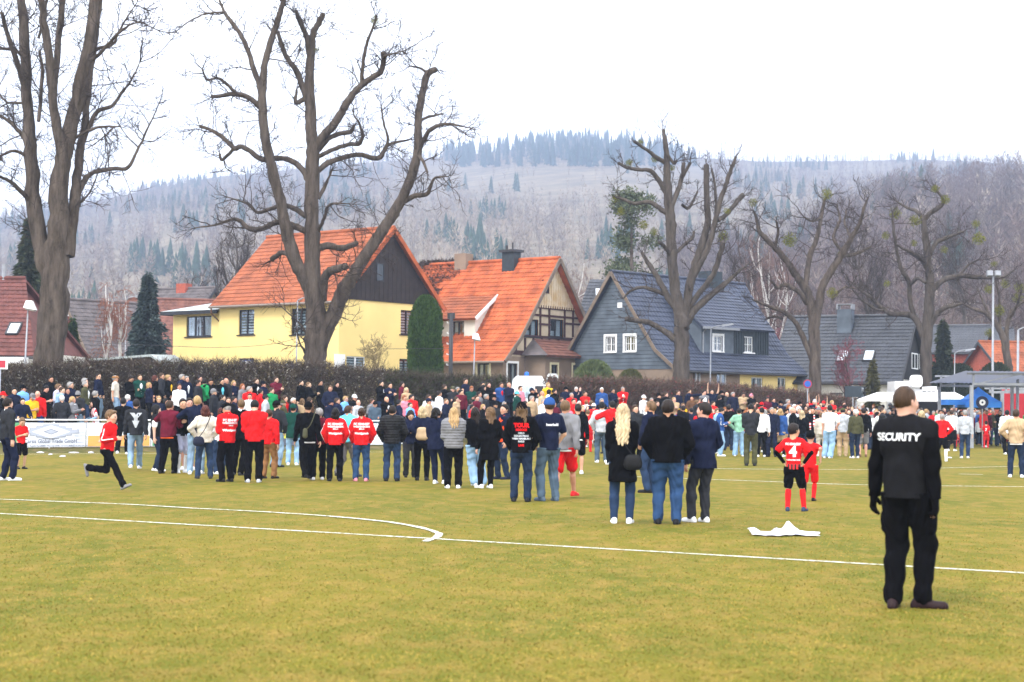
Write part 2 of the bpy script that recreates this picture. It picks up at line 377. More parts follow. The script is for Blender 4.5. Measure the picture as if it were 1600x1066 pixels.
# ================================================================ HOUSES
def roof_tiles(mb, e0, e1, r1, r0, course=.34, pan=.30, amp=.024, step=.026):
    """a tiled slope: eave e0-e1, top r0-r1; stepped courses and curved pans as real relief"""
    e0, e1, r1, r0 = [np.array(q, dtype=float) for q in (e0, e1, r1, r0)]
    n = np.cross(e1-e0, r0-e0); n /= np.linalg.norm(n); n *= (1 if n[2] > 0 else -1)
    nb = max(2, int(np.linalg.norm((r0+r1)/2-(e0+e1)/2)/course)); npan = max(2, int(np.linalg.norm(e1-e0)/pan)); ns = npan*4
    A = np.linspace(0, 1, ns+1); wave = amp*np.abs(np.sin(np.pi*A*npan))
    rows = []
    for i in range(nb):
        for b, off in (((i+.10)/nb, -.01), ((i-.10)/nb, step*.7), ((i-.10)/nb, step*1.3), ((i+.95)/nb, .0)):
            L = e0+(r0-e0)*b; Rr = e1+(r1-e1)*b
            rows.append(L+(Rr-L)*A[:, None]+n*(wave+off)[:, None])
    v = np.concatenate(rows); m = ns+1; f = []
    for i in range(len(rows)-1):
        for j in range(ns): f.append((i*m+j, i*m+j+1, (i+1)*m+j+1, (i+1)*m+j))
    mb.add(v, f)
    q = [e0-n*.12, e1-n*.12, r1-n*.12, r0-n*.12]; t = [e0, e1, r1, r0]
    mb.add(q+t, [(0, 1, 2, 3), (0, 1, 5, 4), (1, 2, 6, 5), (2, 3, 7, 6), (3, 0, 4, 7)])
def V3(p, z): return (p[0], p[1], z)
class Face:
    """a vertical wall plane: origin p0, direction along the wall, outward normal"""
    def __init__(s, p0, dr, out): s.p0, s.dr, s.out = p0, dr, out
    def q(s, t, o, z): return (s.p0[0]+s.dr[0]*t+s.out[0]*o, s.p0[1]+s.dr[1]*t+s.out[1]*o, z)
    def box(s, mb, t0, t1, o0, o1, z0, z1):
        return mb.hexa([s.q(t0, o0, z0), s.q(t1, o0, z0), s.q(t1, o1, z0), s.q(t0, o1, z0), s.q(t0, o0, z1), s.q(t1, o0, z1), s.q(t1, o1, z1), s.q(t0, o1, z1)])
    def px(s, px, py): return onplane(px, py, s.p0, s.dr)
    def rect(s, x0, y0, x1, y1):
        a = s.px(x0, y0); b = s.px(x1, y1); c = s.px(x1, y0); d = s.px(x0, y1)
        t = sorted([(a[0]+d[0])/2, (b[0]+c[0])/2]); z = sorted([(a[1]+c[1])/2, (b[1]+d[1])/2]); return t[0], t[1], z[0], z[1]
    def wall(s, mb, t0, t1, z0, z1, holes, depth=.14):
        T = sorted({t0, t1, *[h[0] for h in holes], *[h[1] for h in holes]}); Z = sorted({z0, z1, *[h[2] for h in holes], *[h[3] for h in holes]})
        T = [t for t in T if t0 <= t <= t1]; Z = [z for z in Z if z0 <= z <= z1]
        for i in range(len(T)-1):
            for j in range(len(Z)-1):
                tc_, zc = (T[i]+T[i+1])/2, (Z[j]+Z[j+1])/2
                if any(h[0] < tc_ < h[1] and h[2] < zc < h[3] for h in holes): continue
                mb.add([s.q(T[i], 0, Z[j]), s.q(T[i+1], 0, Z[j]), s.q(T[i+1], 0, Z[j+1]), s.q(T[i], 0, Z[j+1])], [(0, 1, 2, 3)])
        for a, b, c, d in holes:
            for (p, q2) in (((a, c), (b, c)), ((b, c), (b, d)), ((b, d), (a, d)), ((a, d), (a, c))):
                mb.add([s.q(p[0], 0, p[1]), s.q(q2[0], 0, q2[1]), s.q(q2[0], -depth, q2[1]), s.q(p[0], -depth, p[1])], [(0, 1, 2, 3)])
    def window(s, root, r, fm='framed', n=2, inner='blind', bars=0, sill='framed', label=None, surround=None, fw=.07, trans=0):
        t0, t1, z0, z1 = r; mb = MB(); o0, o1 = -.13, -.07
        s.box(mb, t0, t1, o0, o1, z0, z0+fw); s.box(mb, t0, t1, o0, o1, z1-fw, z1)
        s.box(mb, t0, t0+fw, o0, o1, z0+fw, z1-fw); s.box(mb, t1-fw, t1, o0, o1, z0+fw, z1-fw)
        for i in range(1, n): c = t0+(t1-t0)*i/n; s.box(mb, c-fw*.7, c+fw*.7, o0, o1, z0+fw, z1-fw)
        for i in range(bars): c = z0+(z1-z0)*(i+1)/(bars+1); s.box(mb, t0+fw, t1-fw, o0+.015, o1-.015, c-.015, c+.015)
        if bars:
            for i in range(n): c = t0+(t1-t0)*(i+.5)/n; s.box(mb, c-.013, c+.013, o0+.017, o1-.017, z0+fw, z1-fw)
        wd = mb.build('window', M[fm], root)
        if label: wd['label'] = label
        g = MB(); s.box(g, t0+fw*.5, t1-fw*.5, -.108, -.100, z0+fw*.5, z1-fw*.5); g.build('pane', M['glass'], wd)
        if inner:
            b = MB()
            if inner == 'blind':     # day-and-night blind: opaque and open bands
                k = max(3, int((z1-z0)/.17)); dz = (z1-z0-2*fw)/k
                for i in range(k): s.box(b, t0+fw, t1-fw, -.20, -.185, z0+fw+i*dz, z0+fw+i*dz+dz*.62)
            elif inner == 'curtain':
                k = 14
                for i in range(k):
                    if (i in (5, 6, 8)): continue
                    a = t0+fw+(t1-t0-2*fw)*i/k; s.box(b, a, a+(t1-t0)/k*.9, -.24+.03*(i % 2), -.22+.03*(i % 2), z0+fw, z1-fw)
            elif inner == 'half':
                s.box(b, t0+fw, t0+(t1-t0)*.3, -.22, -.2, z0+fw, z1-fw); s.box(b, t1-(t1-t0)*.3, t1-fw, -.22, -.2, z0+fw, z1-fw)
                s.box(b, t0+(t1-t0)*.3, t1-(t1-t0)*.3, -.23, -.21, z0+fw, z0+(z1-z0)*.35)
            b.build('blind' if inner == 'blind' else 'curtain', M['blind'], wd)
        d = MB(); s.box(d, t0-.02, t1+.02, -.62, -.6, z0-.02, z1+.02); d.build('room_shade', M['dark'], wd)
        if sill:
            q = MB(); s.box(q, t0-.12, t1+.12, -.12, .07, z0-.07, z0-.004); q.build('sill', M[sill], wd)
        if surround:
            q = MB(); k = .14
            s.box(q, t0-k, t0-.003, -.01, .025, z0-.02, z1+k); s.box(q, t1+.003, t1+k, -.01, .025, z0-.02, z1+k); s.box(q, t0-.003, t1+.003, -.01, .025, z1+.003, z1+k)
            q.build('surround', M[surround], wd)
        return wd
def child(fn, name, mat_, root, smooth=False):
    mb = MB(); fn(mb); return mb.build(name, mat_, root, smooth)
def along(p, d, t): return (p[0]+d[0]*t, p[1]+d[1]*t)
def dirs(deg, side):
    """side -1: the long front runs left-back and the gable right-back; +1: mirrored"""
    a = math.radians(deg); return ((side*math.cos(a), math.sin(a)), (-side*math.sin(a), math.cos(a)))
# ---------------------------------------------------------------- yellow house
M['gutter'] = mat('grey_gutter', (.20, .16, .13), .5)
def yellow_house():
    U, V = dirs(38, -1); Y = 96.0; C = ((529-800)/F*Y, Y); L, W = 9.9, 8.35
    root = empty('yellow_house', (C[0], C[1], .8), 'yellow two-storey house with steep orange tiled roof and dark boarded gable', 'house')
    ze = onplane(529, 463, C, U)[1]; zr = P(605, 361, Y+W/2*V[1]).z
    fr = Face(C, U, (-V[0], -V[1])); ga = Face(C, V, (-U[0], -U[1]))
    B = along(C, V, W)
    def fit(r, d=.0): return r
    w1 = fr.rect(373, 484, 397, 523); w2 = fr.rect(455, 482, 483, 523); w3 = fr.rect(373, 560, 397, 590)
    zlow = w3[3]; w3 = (w3[0], w3[1], zlow-1.4, zlow)
    g1 = ga.rect(626, 485, 646, 523); g2 = ga.rect(624, 561, 641, 590); g2 = (g2[0], g2[1], g2[3]-1.9, g2[3]); g3 = ga.rect(541, 557, 571, 600); g4 = ga.rect(512+20, 557, 538, 590)
    mb = MB(); fr.wall(mb, 0, L, .3, ze, [w1, w2, w3]); ga.wall(mb, 0, W, .3, ze, [g1, g2, g3])
    D = along(C, U, L); E = along(B, U, L)
    mb.add([V3(D, .3), V3(E, .3), V3(E, ze), V3(D, ze)], [(0, 1, 2, 3)]); mb.add([V3(B, .3), V3(E, .3), V3(E, ze), V3(B, ze)], [(0, 1, 2, 3)])
    Rm = along(C, V, W/2); Rl = along(D, V, W/2)
    mb.add([V3(D, ze), V3(E, ze), V3(Rl, zr)], [(0, 1, 2)])
    mb.build('wall', M['plaster_y'], root)
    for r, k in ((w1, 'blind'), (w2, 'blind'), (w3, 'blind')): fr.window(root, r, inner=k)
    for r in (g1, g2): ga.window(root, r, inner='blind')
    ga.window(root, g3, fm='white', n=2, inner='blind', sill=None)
    # pale pillar beside the ground-floor window
    def panel(m): ga.box(m, g3[0]-1.0, g3[0]-.15, .005, .05, g3[2], g3[3]+.08)
    child(panel, 'wall_panel', M['white'], root)
    # gable boarding
    def gab(m):
        n = 44; o = .07
        for i in range(n):
            a, b = W*i/n, W*(i+1)/n; f = lambda t: ze-.05+(zr-ze+.05)*(1-abs(t-W/2)/(W/2))
            k = o+(.02 if i % 2 else 0)
            zz = ze-.12
            q = [ga.q(a, .005, zz), ga.q(b, .005, zz), ga.q(b, k, zz), ga.q(a, k, zz), ga.q(a, .005, f(a)), ga.q(b, .005, f(b)), ga.q(b, k, f(b)), ga.q(a, k, f(a))]
            m.hexa(q)
    child(gab, 'gable_boarding', M['boards_d'], root)
    gw = ga.rect(586, 411, 598, 440)
    def gwf(m):
        t0, t1, z0, z1 = gw
        ga.box(m, t0, t1, .10, .13, z0, z0+.07); ga.box(m, t0, t1, .10, .13, z1-.07, z1); ga.box(m, t0, t0+.07, .10, .13, z0+.07, z1-.07); ga.box(m, t1-.07, t1, .10, .13, z0+.07, z1-.07)
    g_ = child(gwf, 'window', M['framed'], root); child(lambda m: ga.box(m, gw[0]+.07, gw[1]-.07, .095, .11, gw[2]+.07, gw[3]-.07), 'pane', mat('dark_pane', (.02, .025, .03), .08, spec=.6), g_)
    # roof
    ov, oe = .35, .45; sl_ = (zr-ze)/(W/2)
    def rf(m):
        for sgn in (0, 1):
            o = along(C, V, -oe if sgn == 0 else W+oe)
            a = along(o, U, -ov); b = along(o, U, L+ov); t0 = along(along(C, V, W/2), U, -ov); t1 = along(along(C, V, W/2), U, L+ov)
            zz = ze-sl_*oe+.16; m2 = (V3(a, zz), V3(b, zz), V3(t1, zr+.16), V3(t0, zr+.16))
            roof_tiles(m, *m2)
    r = child(rf, 'roof', M['tile_red'], root)
    def ridge(m):
        a = along(along(C, V, W/2), U, -ov); b = along(along(C, V, W/2), U, L+ov); m.tube([V3(a, zr+.19), V3(b, zr+.19)], .13, 8)
    child(ridge, 'ridge_tiles', M['tile_red'], r)
    def verge(m):
        a = along(along(C, V, -oe), U, -ov-.03); t = along(along(C, V, W/2), U, -ov-.03); b = along(along(C, V, W+oe), U, -ov-.03)
        z0 = ze-sl_*oe+.06; m.bar(V3(a, z0), V3(t, zr+.08), .06, .26); m.bar(V3(b, z0), V3(t, zr+.08), .06, .26)
    child(verge, 'verge_board', M['tile_red2'], r)
    def gut(m):
        a = along(along(C, V, -oe-.06), U, -ov); b = along(along(C, V, -oe-.06), U, L+ov); m.tube([V3(a, ze-.36), V3(b, ze-.36)], .075, 8)
    child(gut, 'gutter', M['gutter'], r)
    # annex on the left
    ax = Face(along(D, (-V[0], -V[1]), -.4), U, (-V[0], -V[1])); L2 = ax.px(270, 540)[0]; za = ax.px(300, 489)[1]
    a1 = ax.rect(291, 494, 330, 526); a2 = ax.rect(290, 574, 330, 600); a2 = (a2[0], a2[1], a2[3]-1.3, a2[3])
    mb = MB(); ax.wall(mb, 0, L2, .3, za, [a1, a2]); p0, p1 = ax.p0, along(ax.p0, U, L2); p2 = along(p1, V, 6.5); p3 = along(p0, V, 6.5)
    mb.add([V3(p1, .3), V3(p2, .3), V3(p2, za), V3(p1, za)], [(0, 1, 2, 3)]); mb.add([V3(p2, .3), V3(p3, .3), V3(p3, za), V3(p2, za)], [(0, 1, 2, 3)])
    mb.build('annex_wall', M['plaster_y'], root)
    ax.window(root, a1, n=3, inner='curtain'); ax.window(root, a2, n=3, inner='half')
    def ar(m):
        q0 = along(along(p0, V, -.55), U, 0); q1 = along(along(p1, V, -.55), U, .55); q2 = along(along(p2, V, .5), U, .55); q3 = along(p3, V, .5)
        h0 = along(p0, V, 3.2); h1 = along(along(p1, V, 3.2), U, -2.2)
        m.add([V3(q0, za+.1), V3(q1, za+.1), V3(q2, za+.1), V3(q3, za+.1), V3(h0, za+1.0), V3(h1, za+1.0)], [(0, 1, 5, 4), (1, 2, 5), (2, 3, 4, 5), (0, 3, 2, 1)])
    child(ar, 'annex_roof', M['zinc'], root)
    def fas(m):
        q0 = along(p0, V, -.56); q1 = along(along(p1, V, -.56), U, .56); q2 = along(along(p2, V, .5), U, .56)
        m.bar(V3(q0, za-.02), V3(q1, za-.02), .04, .22); m.bar(V3(q1, za-.02), V3(q2, za-.02), .04, .22)
    child(fas, 'fascia', M['framed'], root)
    def pipe(m):
        b = ax.q(.12, .12, 0); a = along(along(C, V, -oe-.06), U, L+ov*.4)
        m.tube([V3(a, ze-.4), V3(a, ze-.7), (b[0], b[1], ze-1.3), (b[0], b[1], .6)], .055, 8)
    child(pipe, 'downpipe', M['copper'], root)
yellow_house()
# ---------------------------------------------------------------- half-timbered house
def skylight(name, f4, root, light=True):
    """f4: four corner points on a slope"""
    p = [Vector(q) for q in f4]; n = (p[1]-p[0]).cross(p[3]-p[0]).normalized(); n = n if n.z > 0 else -n
    mb = MB()
    for i in range(4): mb.bar(p[i]+n*.08, p[(i+1) % 4]+n*.08, .08, .1, n)
    w_ = mb.build('skylight', M['metal_dk'], root)
    g = MB(); g.add([q+n*.10 for q in p]+[q+n*.06 for q in p], [(0, 1, 2, 3), (7, 6, 5, 4)])
    g.build('pane', M['skypane'], w_); return w_
M['skypane'] = mat('skylight_glass', (.55, .60, .66), .12, spec=1.0)
def slope_rect(e0, e1, r1, r0, px0, py0, px1, py1):
    """a rect on the sloped plane hit by four camera rays"""
    e0, e1, r0 = Vector(e0), Vector(e1), Vector(r0); n = (e1-e0).cross(r0-e0); c = Vector((0, 0, CAMZ)); out = []
    for a, b in ((px0, py0), (px1, py0), (px1, py1), (px0, py1)):
        d = ray(a, b); out.append(c+d*((e0-c).dot(n)/d.dot(n)))
    y = sum(((p-e0).dot((e1-e0).normalized()) for p in out))/4
    ax_ = (e1-e0).normalized(); up = ((r0-e0)-ax_*(r0-e0).dot(ax_)).normalized(); ctr = sum(out, Vector())/4
    hw = abs((out[1]-out[0]).dot(ax_)+(out[2]-out[3]).dot(ax_))/4; hh = abs((out[3]-out[0]).dot(up)+(out[2]-out[1]).dot(up))/4
    return [ctr-ax_*hw-up*hh, ctr+ax_*hw-up*hh, ctr+ax_*hw+up*hh, ctr-ax_*hw+up*hh]
def timber_house():
    U, V = dirs(36, -1); Y = 100.0; C = ((786-800)/F*Y, Y); L, W = 9.6, 10.2
    root = empty('timber_framed_house', (C[0], C[1], .8), 'half-timbered house with bright orange roof, shed dormer and pine boarded gable top', 'house')
    fr = Face(C, U, (-V[0], -V[1])); ga = Face(C, V, (-U[0], -U[1]))
    z1 = onplane(786, 556, C, V)[1]; ze = z1; zr = P(857, 408, Y+W/2*V[1]).z
    # ground floor
    f1 = fr.rect(746, 568, 764, 600); f1 = (f1[0], f1[1], f1[3]-1.4, f1[3]); g1 = ga.rect(793, 568, 808, 600); g1 = (g1[0], g1[1], g1[3]-2.1, g1[3])
    mb = MB(); fr.wall(mb, 0, L, .3, ze, [f1]); ga.wall(mb, 0, W, .3, ze, [g1])
    B = along(C, V, W); D = along(C, U, L); E = along(B, U, L)
    mb.add([V3(B, .3), V3(E, .3), V3(E, ze), V3(B, ze)], [(0, 1, 2, 3)]); mb.add([V3(D, .3), V3(E, .3), V3(E, ze), V3(D, ze)], [(0, 1, 2, 3)])
    mb.build('wall', M['plaster_b'], root)
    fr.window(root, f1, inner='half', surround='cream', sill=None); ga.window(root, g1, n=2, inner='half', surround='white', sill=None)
    # infilled gable with timbers: profile is steep above, flared at the foot
    zk = ze+1.0; kk = 1.05
    def prof(t):
        d = min(t, W-t); 
        return ze+(zk-ze)*d/kk if d < kk else zk+(zr-zk)*(d-kk)/(W/2-kk)
    zb = onplane(860, 482, C, V)[1]; Tz = [z for z in (ze, ze+.35)]
    n = 60; m = MB()
    w_l = ga.rect(820, 499, 841, 526); w_r = ga.rect(858, 499, 880, 527)
    T = sorted(set(list(np.linspace(0, W, n+1))+[w_l[0], w_l[1], w_r[0], w_r[1]]))
    for a, b in zip(T[:-1], T[1:]):
        top = [min(prof(a), zb), min(prof(b), zb)]; c = (a+b)/2
        h = next((r for r in (w_l, w_r) if r[0] < c < r[1]), None)
        if h:
            m.add([ga.q(a, 0, ze), ga.q(b, 0, ze), ga.q(b, 0, h[2]), ga.q(a, 0, h[2])], [(0, 1, 2, 3)])
            m.add([ga.q(a, 0, h[3]), ga.q(b, 0, h[3]), ga.q(b, 0, top[1]), ga.q(a, 0, top[0])], [(0, 1, 2, 3)])
        else: m.add([ga.q(a, 0, ze), ga.q(b, 0, ze), ga.q(b, 0, top[1]), ga.q(a, 0, top[0])], [(0, 1, 2, 3)])
    m.build('gable_infill', M['infill'], root)
    def gb(m):
        k = 38; t0 = next(t for t in np.linspace(0, W/2, 300) if prof(t) > zb); 
        for i in range(k):
            a = t0+(W-2*t0)*i/k; b = t0+(W-2*t0)*(i+1)/k; o = .05+.025*(i % 2)
            m.hexa([ga.q(a, 0, zb), ga.q(b, 0, zb), ga.q(b, o, zb), ga.q(a, o, zb), ga.q(a, 0, max(zb, prof(a)-.02)), ga.q(b, 0, max(zb, prof(b)-.02)), ga.q(b, o, max(zb, prof(b)-.02)), ga.q(a, o, max(zb, prof(a)-.02))])
    child(gb, 'gable_boarding', M['boards_l'], root)
    sw = ga.rect(847, 439, 855, 457)
    wv = child(lambda m: (ga.box(m, sw[0]-.06, sw[1]+.06, .06, .12, sw[2]-.06, sw[2]), ga.box(m, sw[0]-.06, sw[1]+.06, .06, .12, sw[3], sw[3]+.06), ga.box(m, sw[0]-.06, sw[0], .06, .12, sw[2], sw[3]), ga.box(m, sw[1], sw[1]+.06, .06, .12, sw[2], sw[3])), 'window', M['timber'], root)
    child(lambda m: ga.box(m, sw[0], sw[1], .06, .09, sw[2], sw[3]), 'pane', bpy.data.materials['dark_pane'], wv)
    # timbers by measured positions
    def zpx(px, py): return ga.px(px, py)
    def tim(m):
        def hb(y, x0, x1, th=.17):
            a = zpx(x0, y)[0]; b = zpx(x1, y)[0]; z = zpx((x0+x1)/2, y)[1]
            ta, tb = max(a, .05), min(b, W-.05)
            while prof(ta) < z: ta += .03
            while prof(tb) < z: tb -= .03
            ga.box(m, ta, tb, .003, .055, z-th/2, z+th/2)
        def vb(x, y0, y1, th=.16):
            t, za_ = zpx(x, y0); _, zb_ = zpx(x, y1); lo, hi = min(za_, zb_), min(max(za_, zb_), prof(t))
            if hi > lo: ga.box(m, t-th/2, t+th/2, .0035, .05, lo, hi)
        hb(554, 780, 945, .26); hb(528, 775, 945); hb(481, 775, 945, .2); hb(494, 775, 945, .12); hb(507, 842, 860, .12); hb(507, 785, 818, .12); hb(508, 882, 945, .12)
        for x in (806, 818, 844, 858, 882, 895): vb(x, 481, 527)
        for x in (792, 806, 820, 833, 846, 858, 872): vb(x, 528, 553)
    child(tim, 'timber_frame', M['timber'], root)
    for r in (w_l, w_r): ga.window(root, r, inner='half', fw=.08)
    # roof with flared eaves
    ov, oe = .5, .5
    def slope(m, side, y0=0, y1=None):
        y1 = L+ov if y1 is None else y1
        f = (lambda d: d) if side == 0 else (lambda d: W-d)
        q = lambda u, d, z: V3(along(along(C, V, f(d)), U, u), z)
        roof_tiles(m, q(-ov, -oe, ze-.32), q(y1, -oe, ze-.32), q(y1, kk, zk+.1), q(-ov, kk, zk+.1))
        roof_tiles(m, q(-ov, kk, zk+.1), q(y1, kk, zk+.1), q(y1, W/2, zr+.14), q(-ov, W/2, zr+.14))
    r = child(lambda m: (slope(m, 0), slope(m, 1)), 'roof', M['tile_red2'], root)
    def verge(m):
        for f in (lambda d: d, lambda d: W-d):
            q = lambda d, z: V3(along(along(C, V, f(d)), U, -ov-.04), z)
            m.bar(q(-oe, ze-.36), q(kk, zk+.03), .07, .24); m.bar(q(kk, zk+.03), q(W/2, zr+.08), .07, .24)
    child(verge, 'verge_board', M['wood'], r)
    child(lambda m: m.tube([V3(along(along(C, V, W/2), U, -ov), zr+.17), V3(along(along(C, V, W/2), U, L), zr+.17)], .13, 8), 'ridge_tiles', M['tile_red2'], r)
    child(lambda m: m.tube([V3(along(along(C, V, -oe-.06), U, -ov), ze-.38), V3(along(along(C, V, -oe-.06), U, L), ze-.38)], .07, 8), 'gutter', M['gutter'], r)
    # shed dormer
    ds = Face(along(C, V, 1.15), U, (-V[0], -V[1])); ta = ds.px(742, 515)[0]; tb = L-.2; zd0 = ds.px(720, 532)[1]; zd1 = ds.px(720, 496)[1]
    dw = ds.rect(707, 502, 725, 529); mb = MB(); ds.wall(mb, ta, tb, zd0-.4, zd1, [dw])
    dep = (zd1-zk)/((zr-zk)/(W/2-kk))
    back = 3.2; sl2 = (zr-zk)/(W/2-kk); zt = zd1
    bk = None
    for d in np.linspace(1, 4.2, 200):
        zroof = zk+(kk*0+(1.15+d)-kk)*sl2; zdorm = zd1+d*.62
        if zroof > zdorm: bk = d; break
    bk = bk or 3.0
    p = lambda t, o, z: ds.q(t, -o, z)
    mb.add([p(ta, 0, zd0-.4), p(ta, 0, zd1), p(ta, bk, zd1+bk*.62)], [(0, 1, 2)])
    mb.build('dormer_wall', M['plaster_w'], root); ds.window(root, dw, inner='half', sill=None)
    def drf(m): roof_tiles(m, p(ta-.3, -.35, zd1-.1), p(tb, -.35, zd1-.1), p(tb, bk+.1, zd1+bk*.62+.16), p(ta-.1, bk+.1, zd1+bk*.62+.16))
    dr_ = child(drf, 'dormer_roof', M['tile_red'], root)
    child(lambda m: m.bar(p(ta-.33, -.35, zd1-.14), p(ta-.13, bk, zd1+bk*.62+.08), .06, .2), 'verge_board', M['white'], dr_)
    # chimneys
    for (px, py0, w0, mt, lab) in ((789, 417, .75, 'slate_dark', None),):
        t = along(along(C, V, W/2-.3), U, 3.0); cx = t
        child(lambda m: m.fbox(cx, U, V, -.45, .45, -.3, .45, zr-1.0, zr+.75), 'chimney', M[mt], r)
        child(lambda m: (m.fbox(cx, U, V, -.6, .6, -.45, .6, zr+.65, zr+.8), m.tube([V3(along(cx, U, -.15), zr+.8), V3(along(cx, U, -.15), zr+1.25)], .05, 8), m.tube([V3(along(cx, U, .3), zr+.8), V3(along(cx, U, .3), zr+1.1)], .08, 8)), 'chimney_cap', M['metal_dk'], r)
    # hipped bay on the gable side
    t0 = ga.px(846, 570)[0]; t1 = W+.5; zb0 = ga.px(900, 556)[1]
    by = Face(along(C, (-U[0], -U[1]), 1.5), V, (-U[0], -U[1]))
    b1 = by.rect(861, 570, 871, 600); b1 = (b1[0], b1[1], b1[3]-1.3, b1[3]); b2 = by.rect(895, 571, 915, 600); b2 = (b2[0], b2[1]+.4, b2[3]-1.3, b2[3])
    tt0 = by.px(852, 570)[0]; tt1 = by.px(941, 570)[0]; zbt = by.px(900, 558)[1]
    mb = MB(); by.wall(mb, tt0, tt1, .3, zbt, [b1, b2]); mb.add([by.q(tt0, 0, .3), by.q(tt0, 0, zbt), by.q(tt0, -1.5, zbt), by.q(tt0, -1.5, .3)], [(0, 1, 2, 3)]); mb.add([by.q(tt1, 0, .3), by.q(tt1, 0, zbt), by.q(tt1, -1.5, zbt), by.q(tt1, -1.5, .3)], [(0, 1, 2, 3)])
    mb.build('bay_wall', M['plaster_b'], root)
    by.window(root, b1, inner='half', surround='cream', sill=None); by.window(root, b2, inner='half', surround='cream', sill=None)
    def brf(m):
        a0, a1 = tt0-.45, tt1+.45; zt2 = zbt+1.05
        m0 = (by.q(a0, .5, zbt), by.q(a1, .5, zbt), by.q(a1-1.6, -1.5, zt2), by.q(a0+1.3, -1.5, zt2)); roof_tiles(m, *m0)
    br = child(brf, 'bay_roof', M['tile_old'], root)
    def brf2(m):
        a0 = tt0-.45; zt2 = zbt+1.05
        m.add([by.q(a0, .5, zbt), by.q(a0, -1.5, zbt), by.q(a0+1.3, -1.5, zt2)], [(0, 1, 2)])
    def brf3(m):
        a1 = tt1+.45; m.add([by.q(a1, .5, zbt), by.q(a1, -1.5, zbt), by.q(a1-1.6, -1.5, zbt+1.05)], [(0, 1, 2)])
    child(brf3, 'roof_hip', M['tile_old'], br)
    child(brf2, 'roof_hip', M['tile_drab'], br)
    # old part of the roof, overgrown with bare creeper
    wn = Face(along(D, (-V[0], -V[1]), -.5), U, (-V[0], -V[1]))
    def old(m):
        q = lambda u, d, z: V3(along(along(C, V, d), U, u), z)
        roof_tiles(m, q(L+.6, 1.6, ze+1.6), q(L+6, 1.6, ze+1.6), q(L+4.5, W/2, zr-.1), q(L+.6, W/2, zr+.1))
        m.add([q(L+6, 1.6, ze+1.6), q(L+6, W-1.6, ze+1.6), q(L+4.5, W/2, zr-.1)], [(0, 1, 2)])
        m.add([q(L+.45, 1.7, .4), q(L+6, 1.7, .4), q(L+6, 1.7, ze+1.6), q(L+.45, 1.7, ze+1.6)], [(0, 1, 2, 3)])
    child(old, 'old_roof', M['tile_drab'], root)
    n = 30000; u = rng.uniform(L-1.6, L+5.6, n); s_ = rng.random(n)
    u0 = 6.3+2.9*(1-s_)+.5*np.sin(s_*23)+rng.random(n)*.5; u = u0+(L+1.2-u0)*rng.random(n)
    d = 1.6+s_*(W/2-1.6+.4); z = ze+1.75+s_*(zr-ze-1.5)+rng.uniform(0, .25, n)
    b = np.stack([C[0]+U[0]*u+V[0]*d, C[1]+U[1]*u+V[1]*d, z], 1); dd = rng.standard_normal((n, 3))*.17; dd[:, 2] = np.abs(dd[:, 2])*.8; wv_ = rng.standard_normal((n, 3))*.022
    vv = np.stack([b-wv_, b+wv_, b+dd], 1).reshape(-1, 3)-np.array(root.location)
    mkmesh('creeper', vv, np.arange(3*n).reshape(-1, 3), mat('bare_creeper', (.060, .040, .032), .95, .4, 3), root)
    child(lambda m: m.fbox(along(along(C, V, W/2), U, 6.9), U, V, -.45, .45, -.4, .4, zr-.6, zr+.75), 'chimney', M['plaster_b'], root)
    child(lambda m: m.fbox(along(along(C, V, W/2+1), U, 4.6), U, V, -.6, .6, -.35, .35, zr-.6, zr+.35), 'chimney', M['brick'], root)
M['cream'] = mat('cream_paint', (.70, .64, .42), .7)
timber_house()
